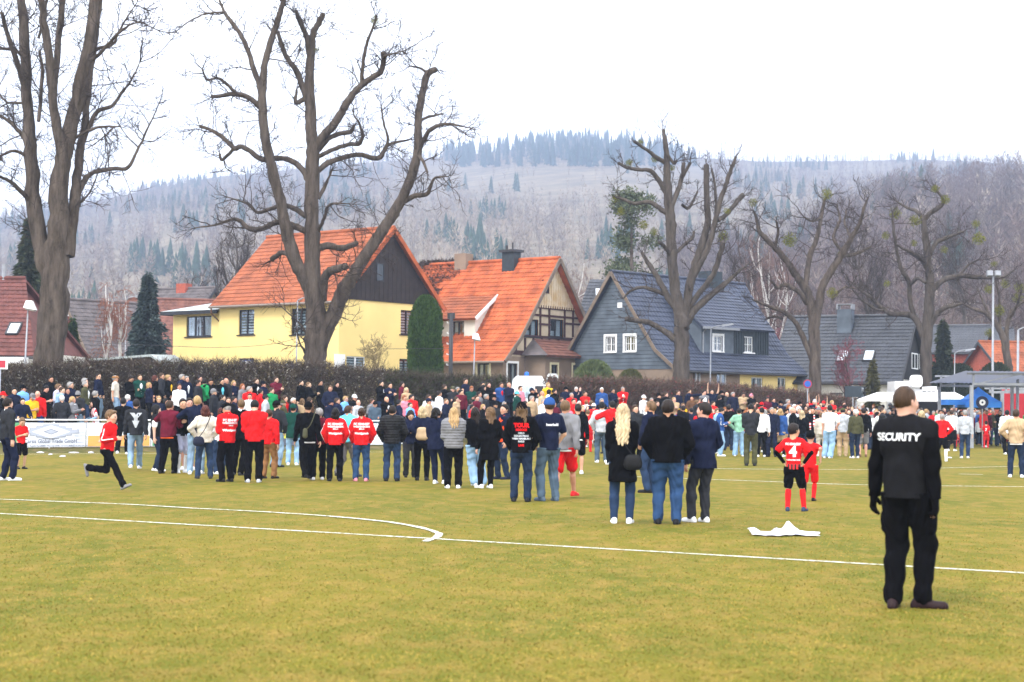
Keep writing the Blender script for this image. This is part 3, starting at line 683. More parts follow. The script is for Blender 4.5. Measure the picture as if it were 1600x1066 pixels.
# ---------------------------------------------------------------- grey slate house
def slate_house():
    U, V = dirs(45, 1); Y = 98.0; C = ((1054-800)/F*Y, Y); L, W = 12.3, 9.2
    root = empty('slate_clad_house', (C[0], C[1], .8), 'blue-grey shingle clad house with steep slate roof, wide dormer and yellow end', 'house')
    fr = Face(C, U, (-V[0], -V[1])); ga = Face(C, V, (-U[0], -U[1])); ze = fr.px(1056, 572)[1]; zr = P(966, 429, Y+W/2*V[1]).z
    B = along(C, V, W); D = along(C, U, L); E = along(B, U, L)
    zs = ga.px(1010, 577)[1]
    a = [fr.rect(1083, 580, 1096, 602), fr.rect(1120, 580, 1136, 602), fr.rect(1174, 590, 1192, 606), fr.rect(1215, 590, 1228, 606)]
    a = [(r[0], r[1], r[3]-1.25, r[3]) for r in a]; tm = fr.px(1156, 590)[0]
    mb = MB(); fr.wall(mb, 0, tm, .3, ze, a[:2]); ga.wall(mb, 0, W, .3, zs, [])
    mb.add([V3(B, .3), V3(E, .3), V3(E, ze), V3(B, ze)], [(0, 1, 2, 3)]); mb.build('wall', M['plaster_b'], root)
    mb = MB(); fr.wall(mb, tm, L, .3, ze, a[2:]); mb.add([V3(D, .3), V3(E, .3), V3(E, ze), V3(D, ze)], [(0, 1, 2, 3)]); mb.build('yellow_wall', M['plaster_y'], root)
    for r in a[:2]: fr.window(root, r, fm='white', inner=None)
    for r in a[2:]: fr.window(root, r, fm='white', inner='curtain', fw=.05)
    kk, zk = 1.15, ze+.9
    def prof(t):
        d = min(t, W-t); return ze+(zk-ze)*d/kk if d < kk else zk+(zr-zk)*(d-kk)/(W/2-kk)
    h1 = ga.rect(947, 526, 962, 550); h2 = ga.rect(977, 525, 993, 549); h3 = ga.rect(966, 473, 973, 481)
    m = MB(); T = sorted(set(list(np.linspace(0, W, 60))+[h1[0], h1[1], h2[0], h2[1]]))
    zr_ = 1
    for p, q in zip(T[:-1], T[1:]):
        c = (p+q)/2; h = next((r for r in (h1, h2) if r[0] < c < r[1]), None); o = .04
        segs = [(zs, h[2]), (h[3], None)] if h else [(zs, None)]
        for lo, hi in segs:
            m.add([ga.q(p, o, lo), ga.q(q, o, lo), ga.q(q, o, hi or max(lo, prof(q))), ga.q(p, o, hi or max(lo, prof(p)))], [(0, 1, 2, 3)])
    m.build('gable_cladding', M['slate_wall'], root)
    gf = Face(along(C, (-U[0], -U[1]), .04), V, (-U[0], -U[1]))
    gf.window(root, h1, fm='white', inner=None, bars=1, sill='white', surround='white', fw=.06); gf.window(root, h2, fm='white', inner=None, bars=1, sill='white', surround='white', fw=.06)
    child(lambda m: ga.box(m, h3[0], h3[1], .04, .07, h3[2], h3[3]), 'vent', M['white'], root)
    # shingle courses, proud of the cladding
    def courses(m):
        z = zs+.2
        while z < zr-.4:
            t = next(t for t in np.linspace(0, W/2, 200) if prof(t) >= z)
            spans = [(t, W-t)]
            for r in (h1, h2):
                if r[2]-.15 < z < r[3]+.16:
                    ns_ = []
                    for s0, s1 in spans:
                        if r[0]-.15 > s0 and r[1]+.15 < s1: ns_ += [(s0, r[0]-.15), (r[1]+.15, s1)]
                        else: ns_.append((s0, s1))
                    spans = ns_
            for s0, s1 in spans: ga.box(m, s0, s1, .041, .055, z, z+.02)
            z += .22
    child(courses, 'shingle_course', M['slate_dark'], root)
    ov, oe = .35, .5
    def slope(m, side):
        f = (lambda d: d) if side == 0 else (lambda d: W-d); q = lambda u, d, z: V3(along(along(C, V, f(d)), U, u), z)
        roof_tiles(m, q(-ov, -oe, ze-.25), q(L+ov, -oe, ze-.25), q(L+ov, kk, zk+.1), q(-ov, kk, zk+.1))
        roof_tiles(m, q(-ov, kk, zk+.1), q(L+ov, kk, zk+.1), q(L+ov, W/2, zr+.14), q(-ov, W/2, zr+.14))
    r = child(lambda m: (slope(m, 0), slope(m, 1)), 'roof', M['tile_blue'], root)
    def verge(m):
        for f in (lambda d: d, lambda d: W-d):
            q = lambda d, z: V3(along(along(C, V, f(d)), U, -ov-.04), z)
            m.bar(q(-oe, ze-.28), q(kk, zk+.04), .06, .2); m.bar(q(kk, zk+.04), q(W/2, zr+.1), .06, .2)
    child(verge, 'verge_board', M['wood'], r)
    child(lambda m: m.tube([V3(along(along(C, V, W/2), U, -ov), zr+.17), V3(along(along(C, V, W/2), U, L+ov), zr+.17)], .11, 8), 'ridge_tiles', M['tile_blue'], r)
    # wide dormer
    ds = Face(along(C, V, 1.0), U, (-V[0], -V[1])); ta = ds.px(1096, 540)[0]; tb = ds.px(1200, 540)[0]; tmid = ds.px(1147, 540)[0]; zd0 = ds.px(1150, 556)[1]; zd1 = ds.px(1150, 512)[1]
    d1 = ds.rect(1115, 525, 1129, 549); d2 = ds.rect(1163, 526, 1177, 551); sl2 = (zr-zk)/(W/2-kk)
    bk = next((d for d in np.linspace(.6, 3.6, 200) if zk+(1.0+d-kk)*sl2 > zd1+.25+d*.8), 3.0); p = lambda t, o, z: ds.q(t, -o, z)
    mb = MB(); ds.wall(mb, ta, tmid, zd0-.3, zd1, [d1]); mb.add([p(ta, 0, zd0-.3), p(ta, 0, zd1), p(ta, bk, zd1+bk*.8)], [(0, 1, 2)]); mb.build('dormer_wall', M['slate_wall'], root)
    mb = MB(); ds.wall(mb, tmid, tb, zd0-.3, zd1, [d2]); mb.add([p(tb, 0, zd0-.3), p(tb, 0, zd1), p(tb, bk, zd1+bk*.8)], [(0, 1, 2)])
    k = 14
    for i in range(k+1):
        t = tmid+(tb-tmid)*i/k
        if not (d2[0]-.12 < t < d2[1]+.12): ds.box(mb, t-.03, t+.03, .003, .03, zd0-.28, zd1-.02)
    mb.build('dormer_boarding', M['slate_dark'], root)
    ds.window(root, d1, fm='white', inner=None, bars=1, sill='white', fw=.06, surround='white'); ds.window(root, d2, fm='white', inner=None, bars=1, sill='white', fw=.06)
    dr_ = child(lambda m: roof_tiles(m, p(ta-.3, -.35, zd1-.1), p(tb+.25, -.35, zd1-.1), p(tb+.25, bk+.15, zd1+bk*.8+.2), p(ta-.3, bk+.15, zd1+bk*.8+.2)), 'dormer_roof', M['tile_blue'], root)
    child(lambda m: (m.bar(p(ta-.3, -.4, zd1-.14), p(tmid, -.4, zd1-.14), .1, .14), m.tube([p(ta+.1, -.3, zd1-.2), p(ta+.1, -.06, zd1-.4), p(ta+.1, -.06, zd0)], .04, 6)), 'gutter', M['metal_g'], dr_)
    child(lambda m: m.tube([V3(along(along(C, V, -oe-.06), U, -ov), ze-.33), V3(along(along(C, V, -oe-.06), U, L+ov), ze-.33)], .06, 8), 'gutter', M['metal_dk'], r)
    child(lambda m: m.tube([V3(along(along(C, V, -.08), U, L-.1), ze-.4), V3(along(along(C, V, -.08), U, L-.1), .5)], .05, 8), 'downpipe', M['white'], root)
    q = lambda u, d, z: V3(along(along(C, V, d), U, u), z); S4 = (q(0, kk, zk+.12), q(L, kk, zk+.12), q(L, W/2, zr+.15), q(0, W/2, zr+.15))
    skylight('skylight', slope_rect(*S4, 1125, 466, 1139, 479), root); skylight('skylight', slope_rect(*S4, 1078, 465, 1086, 474), root)
    cc = along(along(C, V, W/2+.1), U, 9.2)
    child(lambda m: m.fbox(cc, U, V, -.6, .6, -.5, .5, zr-1.1, zr+.75), 'chimney', M['slate_dark'], r)
    # parallel wing behind, its slope with a skylight
    Yw = 108.0; x0 = (898-800)/F*Yw; x1 = (985-800)/F*Yw; zt = P(950, 436, Yw+3).z; z0 = P(930, 518, Yw-.5).z
    def wing(m): roof_tiles(m, (x0-.3, Yw-.5, z0), (x1, Yw-.5, z0), (x1+1, Yw+3.5, zt), (x0+1.1, Yw+3.5, zt))
    wr = child(wing, 'wing_roof', M['tile_grey'], root)
    child(lambda m: m.box(x0+.1, x1+1, Yw, Yw+7, .4, z0+.1), 'wing_wall', M['slate_wall'], root)
    S = ((x0, Yw-.5, z0), (x1, Yw-.5, z0), (x1+1, Yw+3.5, zt), (x0+1.1, Yw+3.5, zt)); skylight('skylight', slope_rect(*S, 930, 452, 946, 475), root)
slate_house()
# ---------------------------------------------------------------- plainer houses
def plain_house(name, label, px_c, Y, deg, side, L, W, ye, yr, wallm, roofm, wins=(), gwins=(), base=.5, sky=(), extra=None, gablem=None, hip=0, ov=.35, oe=.4, verge='metal_dk', ridge_m=None):
    U, V = dirs(deg, side); C = ((px_c-800)/F*Y, Y)
    root = empty(name, (C[0], C[1], base), label, 'house'); fr = Face(C, U, (-V[0], -V[1])); ga = Face(C, V, (-U[0], -U[1]))
    ze = fr.px(px_c, ye)[1]; zr = P(px_c, yr, Y+W/2*V[1]).z; B = along(C, V, W); D = along(C, U, L); E = along(B, U, L); R0 = along(C, V, W/2); R1 = along(D, V, W/2)
    hs = [fr.rect(*w_[:4]) for w_ in wins]; gs = [ga.rect(*w_[:4]) for w_ in gwins]
    mb = MB(); fr.wall(mb, 0, L, base-.4, ze, hs); ga.wall(mb, 0, W, base-.4, ze, [g for g in gs if g[3] < ze])
    mb.add([V3(D, base-.4), V3(E, base-.4), V3(E, ze), V3(D, ze)], [(0, 1, 2, 3)]); mb.add([V3(B, base-.4), V3(E, base-.4), V3(E, ze), V3(B, ze)], [(0, 1, 2, 3)])
    mb.add([V3(D, ze), V3(E, ze), V3(R1, zr)], [(0, 1, 2)]); mb.build('wall', M[wallm], root)
    g = MB(); g.add([V3(C, ze), V3(B, ze), V3(along(R0, U, hip), zr)], [(0, 1, 2)]); g.build('gable' if not hip else 'roof_hip', M[gablem or (roofm if hip else wallm)], root)
    for w_, r in zip(wins, hs): fr.window(root, r, fm=w_[4] if len(w_) > 4 else 'white', inner='half')
    for w_, r in zip(gwins, gs):
        if r[3] < ze: ga.window(root, r, fm='white', inner='half')
        else:
            wv = child(lambda m: (ga.box(m, r[0], r[1], .0, .06, r[2], r[2]+.07), ga.box(m, r[0], r[1], .0, .06, r[3]-.07, r[3]), ga.box(m, r[0], r[0]+.07, .0, .06, r[2]+.07, r[3]-.07), ga.box(m, r[1]-.07, r[1], .0, .06, r[2]+.07, r[3]-.07), ga.box(m, (r[0]+r[1])/2-.04, (r[0]+r[1])/2+.04, .0, .06, r[2]+.07, r[3]-.07)), 'window', M['white'], root)
            child(lambda m: ga.box(m, r[0]+.07, r[1]-.07, .0, .03, r[2]+.07, r[3]-.07), 'pane', bpy.data.materials['dark_pane'], wv)
    s_ = (zr-ze)/(W/2); q = lambda u, d, z: V3(along(along(C, V, d), U, u), z)
    S0 = (q(-ov, -oe, ze-s_*oe+.14), q(L+ov, -oe, ze-s_*oe+.14), q(L+ov, W/2, zr+.14), q(hip-ov, W/2, zr+.14))
    S1 = (q(-ov, W+oe, ze-s_*oe+.14), q(L+ov, W+oe, ze-s_*oe+.14), q(L+ov, W/2, zr+.14), q(hip-ov, W/2, zr+.14))
    r = child(lambda m: (roof_tiles(m, *S0), roof_tiles(m, *S1)), 'roof', M[roofm], root)
    child(lambda m: m.tube([q(hip-ov, W/2, zr+.17), q(L+ov, W/2, zr+.17)], .12, 8), 'ridge_tiles', M[ridge_m or roofm], r)
    if not hip: child(lambda m: (m.bar(q(-ov-.03, -oe, ze-s_*oe+.06), q(-ov-.03, W/2, zr+.08), .05, .2), m.bar(q(-ov-.03, W+oe, ze-s_*oe+.06), q(-ov-.03, W/2, zr+.08), .05, .2)), 'verge_board', M[verge], r)
    child(lambda m: m.tube([q(-ov, -oe-.06, ze-s_*oe+.04), q(L+ov, -oe-.06, ze-s_*oe+.04)], .07, 8), 'gutter', M['metal_dk'], r)
    for k in sky: skylight('skylight', slope_rect(*S0, *k), root)
    if extra: extra(root, r, q, L, W, ze, zr, U, V, C, fr, ga)
    return root
M['boards_blk'] = mat('blackish_boards', (.014, .013, .013), .8, .3, 3)
def ex4(root, r, q, L, W, ze, zr, U, V, C, fr, ga):
    cc = along(along(C, V, W/2-.9), U, 4.0)
    child(lambda m: m.fbox(cc, U, V, -.45, .45, -.45, .45, zr-1.4, zr+.55), 'chimney', M['slate_wall'], r)
    child(lambda m: (m.fbox(cc, U, V, -.5, -.42, -.45, .45, zr+.56, zr+.85), m.fbox(cc, U, V, .42, .5, -.45, .45, zr+.56, zr+.85), m.fbox(cc, U, V, -.5, .5, -.45, .45, zr+.85, zr+.9)), 'chimney_cap', M['metal_g'], r)
    # veranda rail and dark openings below the eave
    rl = fr.rect(1300, 614, 1320, 626)
    def rail(m):
        t0, t1, z0, z1 = rl; fr.box(m, t0, t1, .5, .55, z1-.07, z1); fr.box(m, t0, t1, .5, .55, z0, z0+.07)
        for i in range(9): 
            a = t0+(t1-t0)*i/9; m.bar(fr.q(a, .52, z0), fr.q(a+(t1-t0)/9, .52, z1), .035); m.bar(fr.q(a, .54, z1), fr.q(a+(t1-t0)/9, .54, z0), .035)
    child(rail, 'railing', M['metal_dk'], root)
plain_house('grey_roofed_house', 'whitewashed house with big anthracite tiled roof, dark boarded gable and open skylight', 1402, 104, 24, -1, 7.7, 9.2, 592, 497, 'plaster_w', 'tile_grey',
            wins=((1318, 604, 1328, 628, 'framed'), (1340, 604, 1362, 622, 'framed')), gwins=((1424, 552, 1433, 577), (1436, 552, 1444, 577)), base=.5, sky=((1350, 549, 1366, 565), (1309, 549, 1325, 566)), extra=ex4, gablem='boards_blk')
plain_house('brick_house', 'red brick house with dark grey roof beyond the conifers at right', 1531, 135, 22, -1, 9, 9, 550, 512, 'brick', 'tile_grey', wins=((1529, 555, 1534, 573),)[:0], gwins=((1535, 556, 1540, 574),), base=1.0)
plain_house('grey_hipped_house', 'low house with grey roof partly hidden behind the farthest right tree', 1580, 150, 15, -1, 8, 9, 545, 516, 'brick', 'tile_grey', base=1.0)
plain_house('orange_roofed_house', 'brick house with faded orange tiles at the right edge', 1578, 122, 12, 1, 7.5, 8, 592, 538, 'brick', 'tile_red', base=.8)
def exl(root, r, q, L, W, ze, zr, U, V, C, fr, ga):
    child(lambda m: (m.bar(q(-.1, -.6, ze-.45), q(2.2, -.6, ze-.45), .9, .3)), 'awning', M['white'], root)
    child(lambda m: m.tube([q(3.0, W/2, zr), q(3.0, W/2, zr+.9)], .12, 8), 'chimney', M['metal_g'], r)
plain_house('maroon_roofed_house', 'house with dark maroon tiled roof, small skylight and white awning at left edge', 47, 84, 3, -1, 10, 9, 550, 440, 'plaster_w', 'tile_brown', base=.9, sky=((13, 507, 31, 524),), extra=exl, hip=2.2)
def exc(root, r, q, L, W, ze, zr, U, V, C, fr, ga):
    child(lambda m: m.fbox(along(C, V, 1.4), U, V, -2.6, -1.0, -.5, .5, 1.2, ze+1.9), 'chimney', M['slate_wall'], root)
plain_house('steep_gabled_house', 'brown house with steep drab roof behind the double-trunk tree', 143, 112, 48, 1, 5.6, 5.6, 556, 472, 'tile_brown', 'tile_drab', gwins=((104, 483, 110, 494), (131, 548, 139, 556)), base=.9, verge='wood')
plain_house('weathered_roof_house', 'house with weathered brown roof behind white birches', 205, 124, 12, 1, 6, 9, 556, 470, 'plaster_b', 'tile_old', base=.9)
plain_house('chimneyed_house', 'house with faded brown hipped roof and small brick chimney beyond the blue spruce', 272, 134, 30, -1, 5.5, 9, 540, 452, 'plaster_b', 'tile_drab', base=.9, extra=lambda root, r, q, L, W, ze, zr, U, V, C, fr, ga: child(lambda m: m.fbox(along(along(C, V, W/2), U, 3), U, V, -.5, .5, -.4, .4, zr-.5, zr+.55), 'chimney', M['brick'], r))
# shed with zinc roof
def shed():
    Y = 92.0; x0 = (140-800)/F*Y; x1 = (268-800)/F*Y; xm = (237-800)/F*Y; zt = P(237, 556, Y).z; zl = P(140, 563, Y).z; zr_ = P(268, 577, Y).z
    root = empty('garage', ((x0+x1)/2, Y, .9), 'low dark garage with grey sheet roof beside the yellow annex', 'garage')
    child(lambda m: m.add([(x0+.2, Y, .5), (x1-.2, Y, .5), (x1-.2, Y, zr_-.1), (xm, Y, zt-.1), (x0+.2, Y, zl-.1), (x0+.2, Y+6, .5), (x1-.2, Y+6, .5), (x1-.2, Y+6, zr_-.1), (xm, Y+6, zt-.1), (x0+.2, Y+6, zl-.1)],
                          [(0, 1, 2, 3, 4), (5, 6, 7, 8, 9), (0, 5, 9, 4), (1, 6, 7, 2)]), 'wall', M['boards_d'], root)
    child(lambda m: m.hexa([(x0, Y-.4, zl-.06), (xm, Y-.4, zt-.06), (xm, Y+6.3, zt+.1), (x0, Y+6.3, zl+.1), (x0, Y-.4, zl+.06), (xm, Y-.4, zt+.06), (xm, Y+6.3, zt+.24), (x0, Y+6.3, zl+.24)]).hexa(
        [(xm, Y-.4, zt-.06), (x1, Y-.4, zr_-.06), (x1, Y+6.3, zr_+.1), (xm, Y+6.3, zt+.1), (xm, Y-.4, zt+.06), (x1, Y-.4, zr_+.06), (x1, Y+6.3, zr_+.24), (xm, Y+6.3, zt+.24)]), 'roof', M['zinc'], root)
shed()
# ================================================================ TREES
def treebark(name, c1, c2):
    m = mat(name, c1, .97, 0, 2.2, 1.0, 7, c2=c2, detail=10, spec=.1); t = m.node_tree; co = next(n for n in t.nodes if n.type == 'TEX_COORD'); mp = t.nodes.new('ShaderNodeMapping'); mp.inputs['Scale'].default_value = (1.6, 1.6, .3)
    t.links.new(co.outputs['Object'], mp.inputs['Vector'])
    for n in t.nodes:
        if n.type == 'TEX_NOISE': t.links.new(mp.outputs[0], n.inputs['Vector']); n.inputs['Roughness'].default_value = .72
        if n.type == 'BUMP': n.inputs['Distance'].default_value = .09
    return m
M['bark'] = treebark('lime_bark', (.028, .021, .016), (.14, .112, .092))
M['bark_g'] = treebark('grey_bark', (.035, .028, .023), (.115, .096, .082))
M['twig'] = mat('twig_bark', (.040, .028, .023), .9, .25, 1.5)
M['birch'] = mat('birch_bark', (.50, .48, .46), .8, .25, 2.5)
M['twig_b'] = mat('birch_twig', (.15, .085, .07), .9, .2, 1)
M['mistletoe'] = mat_tint('mistletoe_leaf', .8, .1, .3, 4)
M['needle'] = mat_tint('conifer_needles', .85, .1, .3, 2)
class Cloud:
    def __init__(s): s.v = []; s.f = []; s.n = 0
    def tube(s, pts, rad, sides):
        v, f = tube_np(pts, rad, sides); s.v.append(v); s.f.append(f+s.n); s.n += len(v)
    def build(s, name, m, root, smooth=True):
        off = np.array(root.location)
        return mkmesh(name, np.concatenate(s.v)-off, np.concatenate(s.f), m, root, smooth)
def tube_np(pts, rad, sides):
    pts = np.asarray(pts); n = len(pts); rad = np.asarray(rad)
    t = np.gradient(pts, axis=0); t /= np.linalg.norm(t, axis=1)[:, None]+1e-9
    m = t.mean(0); a = np.cross(m, [.3, .9, .2] if abs(m[1]) < .8*np.linalg.norm(m) else [1, 0, .1])
    a = a[None]-t*(t@a)[:, None]; a /= np.linalg.norm(a, axis=1)[:, None]+1e-9; b = np.cross(t, a)
    ang = np.arange(sides)*2*np.pi/sides
    v = pts[:, None]+rad[:, None, None]*(np.cos(ang)[None, :, None]*a[:, None]+np.sin(ang)[None, :, None]*b[:, None])
    i = (np.arange(n-1)[:, None]*sides+np.arange(sides)[None]).ravel(); j = (np.arange(n-1)[:, None]*sides+(np.arange(sides)+1)[None] % sides).ravel()
    return v.reshape(-1, 3), np.stack([i, j, j+sides, i+sides], 1)
def sprout(cl, p, d, L, r, lvl, up=.25, wig=.35, kids=5, ks=.45):
    n = 6 if lvl > 0 else 4; d = np.array(d, dtype=float); d /= np.linalg.norm(d)+1e-9
    pts = [np.array(p, dtype=float)]; dirs_ = []
    for i in range(n):
        d = d+rng.standard_normal(3)*wig*.4+np.array([0, 0, up*.35]); d /= np.linalg.norm(d)
        pts.append(pts[-1]+d*L/n); dirs_.append(d)
    rad = np.maximum(.0055, r*np.linspace(1, .4, n+1)); cl.tube(np.array(pts), rad, 4 if r > .02 else 3)
    if lvl <= 0: return
    for k in range(kids):
        f = rng.uniform(.25, 1.0); i = min(n-1, int(f*n)); q = pts[i]+(pts[i+1]-pts[i])*(f*n-i)
        side = np.cross(dirs_[i], rng.standard_normal(3)); side /= np.linalg.norm(side)+1e-9
        sprout(cl, q, dirs_[i]*.7+side*.8, L*ks*rng.uniform(.6, 1.3), r*.6, lvl-1, up, wig, max(2, kids-1), ks)
def ball(cx, r, n=420, c=((.16, .15, .02), (.09, .10, .015))):
    d = rng.standard_normal((n, 3)); d /= np.linalg.norm(d, axis=1)[:, None]; p = d*r*(rng.random((n, 1))**.45)
    a = rng.standard_normal((n, 3))*r*.11; b = rng.standard_normal((n, 3))*r*.11
    v = np.stack([p, p+a, p+b], 1).reshape(-1, 3)+np.array(cx); k = rng.random((n, 1)); col = np.array(c[0])*k+np.array(c[1])*(1-k)
    return v, np.arange(3*n).reshape(-1, 3), np.repeat(col, 3, 0)
def bare_tree(name, label, Y, base, limbs, mist=(), bark='bark', twigs=1.0, tw_len=1.6, tw_r=.024, up=.3, group=None, depth=2.0, stub=True, wig=.4, trunk_sides=14, kids=5):
    """limbs: lists of (px, py, radius px) read off the photograph; each limb gets its own depth"""
    b = P(base[0], base[1], Y); root = empty(name, (b.x, b.y, b.z), label, 'tree', group)
    tr = Cloud(); cr_ = Cloud(); k = Y/F; ydep = {}
    for li, L in enumerate(limbs):
        dz = 0 if li == 0 else random.uniform(-depth, depth); off0 = 0
        if li:   # start at the depth of the limb it leaves
            best = min(ydep, key=lambda q: (q[0]-L[0][0])**2+(q[1]-L[0][1])**2); off0 = ydep[best]
        pts = []; rad = []; n = len(L)
        for i, (x, y, r) in enumerate(L):
            o = off0+(dz-off0*.3)*(i/(n-1))**1.2 if li else 0
            ydep[(x, y)] = o; q = P(x, y, Y+o); pts.append((q.x, q.y, q.z)); rad.append(r*k*.86)
        cp = catmull(pts, 5); cr2 = np.interp(np.linspace(0, 1, len(cp)), np.linspace(0, 1, n), rad)
        seg = np.linalg.norm(np.diff(cp, axis=0), axis=1).mean()
        jit = rng.standard_normal(cp.shape)*np.minimum(seg*.06, cr2*.22)[:, None]; jit[0] = 0; cp = cp+jit
        sd_ = trunk_sides if cr2.max() > .3 else (10 if cr2.max() > .12 else 7)
        v, f = tube_np(cp, cr2*(1+.018*rng.standard_normal(len(cr2))), sd_)
        v = v+.06*cr2.repeat(sd_)[:, None]*rng.standard_normal(v.shape)
        tr.v.append(v); tr.f.append(f+tr.n); tr.n += len(v)
        if cr2[-1] < .25:   # rounded pruning end
            v, f = tube_np(np.array([cp[-1], cp[-1]+(cp[-1]-cp[-2])/max(1e-6, np.linalg.norm(cp[-1]-cp[-2]))*cr2[-1]*.6]), np.array([cr2[-1], cr2[-1]*.15]), 6); tr.v.append(v); tr.f.append(f+tr.n); tr.n += len(v)
        length = np.linalg.norm(np.diff(cp, axis=0), axis=1).sum()
        cnt = int(length*(3.4 if li else 1.4)*twigs)
        for _ in range(cnt):
            f_ = rng.uniform(.12 if li else .45, 1)**.75; i = min(len(cp)-2, int(f_*(len(cp)-1))); q = cp[i]; d = cp[i+1]-cp[i]; d = d/(np.linalg.norm(d)+1e-9)
            s_ = np.cross(d, rng.standard_normal(3)); s_ /= np.linalg.norm(s_)+1e-9
            sprout(cr_, q, d*.5+s_, tw_len*rng.uniform(.4, 1.5), tw_r*rng.uniform(.6, 1.3), 2, up, wig, kids)
        if stub:
            for _ in range(int(7*twigs)):
                s_ = rng.standard_normal(3); sprout(cr_, cp[-1], (cp[-1]-cp[-2])/seg*1.2+s_*.8, tw_len*rng.uniform(.3, .9), tw_r*.7, 1, up, wig, kids)
    tr.build('trunk', M[bark], root); cr_.build('crown', M['twig'], root, False)
    for (x, y, r) in mist:
        c = P(x, y, Y+random.uniform(-1, 1)); v, f, cc = ball((0, 0, 0), r*k*1.15, 520)
        o = mkmesh('mistletoe', v, f, M['mistletoe'], root, loc=Vector(c)-root.location, col=cc)
    return root
T1 = [[(72, 612, 29.2), (76, 560, 26.7), (84, 478, 25.8), (87, 405, 24.1), (92, 366, 20.6), (93, 281, 15.5), (104, 225, 14.6), (121, 152, 12.0), (138, 73, 10.3), (147, 0, 8.6), (152, -60, 6.9)],
      [(80, 440, 17.2), (66, 394, 15.5), (53, 315, 13.8), (48, 242, 12.0), (42, 158, 10.3), (37, 56, 8.6), (33, -30, 6.9)],
      [(93, 330, 12.0), (96, 253, 10.3), (84, 169, 8.6), (78, 101, 7.7), (68, 34, 6.9), (62, -30, 5.2)], [(84, 150, 6.0), (92, 60, 6.0), (100, -20, 5.2)],
      [(104, 400, 13.8), (113, 345, 11.2), (118, 300, 9.5), (124, 240, 7.7), (132, 197, 6.9), (140, 120, 5.2), (152, 40, 4.3), (160, -20, 3.4)],
      [(116, 320, 6.9), (130, 285, 5.2), (146, 270, 4.3), (175, 264, 3.9), (200, 262, 3.4), (214, 235, 2.6), (225, 214, 2.1), (248, 163, 0.9)],
      [(124, 235, 5.2), (138, 200, 4.3), (152, 174, 3.9), (174, 166, 3.4), (190, 145, 2.6), (205, 125, 1.7), (222, 90, 0.9)],
      [(136, 95, 4.3), (149, 90, 3.4), (170, 68, 3.0), (186, 51, 2.6), (205, 38, 1.7), (226, 34, 0.9)], [(136, 110, 3.4), (150, 78, 3.4), (175, 70, 2.6), (192, 38, 1.7), (215, 2, 0.9)],
      [(50, 315, 5.2), (37, 304, 4.3), (18, 285, 3.4), (-5, 274, 2.6)], [(48, 230, 5.2), (34, 210, 4.3), (16, 190, 3.4), (-6, 178, 2.6)], [(44, 160, 5.2), (30, 110, 5.2), (14, 60, 4.3), (2, 20, 3.4)],
      [(50, 250, 3.4), (25, 236, 3.0), (8, 240, 2.6), (-8, 250, 1.7)], [(40, 90, 4.3), (20, 78, 3.4), (-5, 75, 2.6)], [(60, 190, 3.4), (66, 120, 3.4), (62, 80, 2.6)], [(50, 160, 2.6), (12, 160, 2.1), (-5, 140, 1.7)],
      [(118, 215, 3.0), (150, 200, 2.6), (185, 198, 1.3)], [(112, 330, 2.6), (140, 300, 1.7), (155, 265, 0.9)], [(60, 60, 2.6), (70, 20, 2.6), (74, -20, 1.7)]]
bare_tree('lime_tree', 'massive old double-trunk lime tree at the left, its crown cut by the frame', 67, (72, 612), T1, tw_len=1.5, twigs=.8, up=.15)
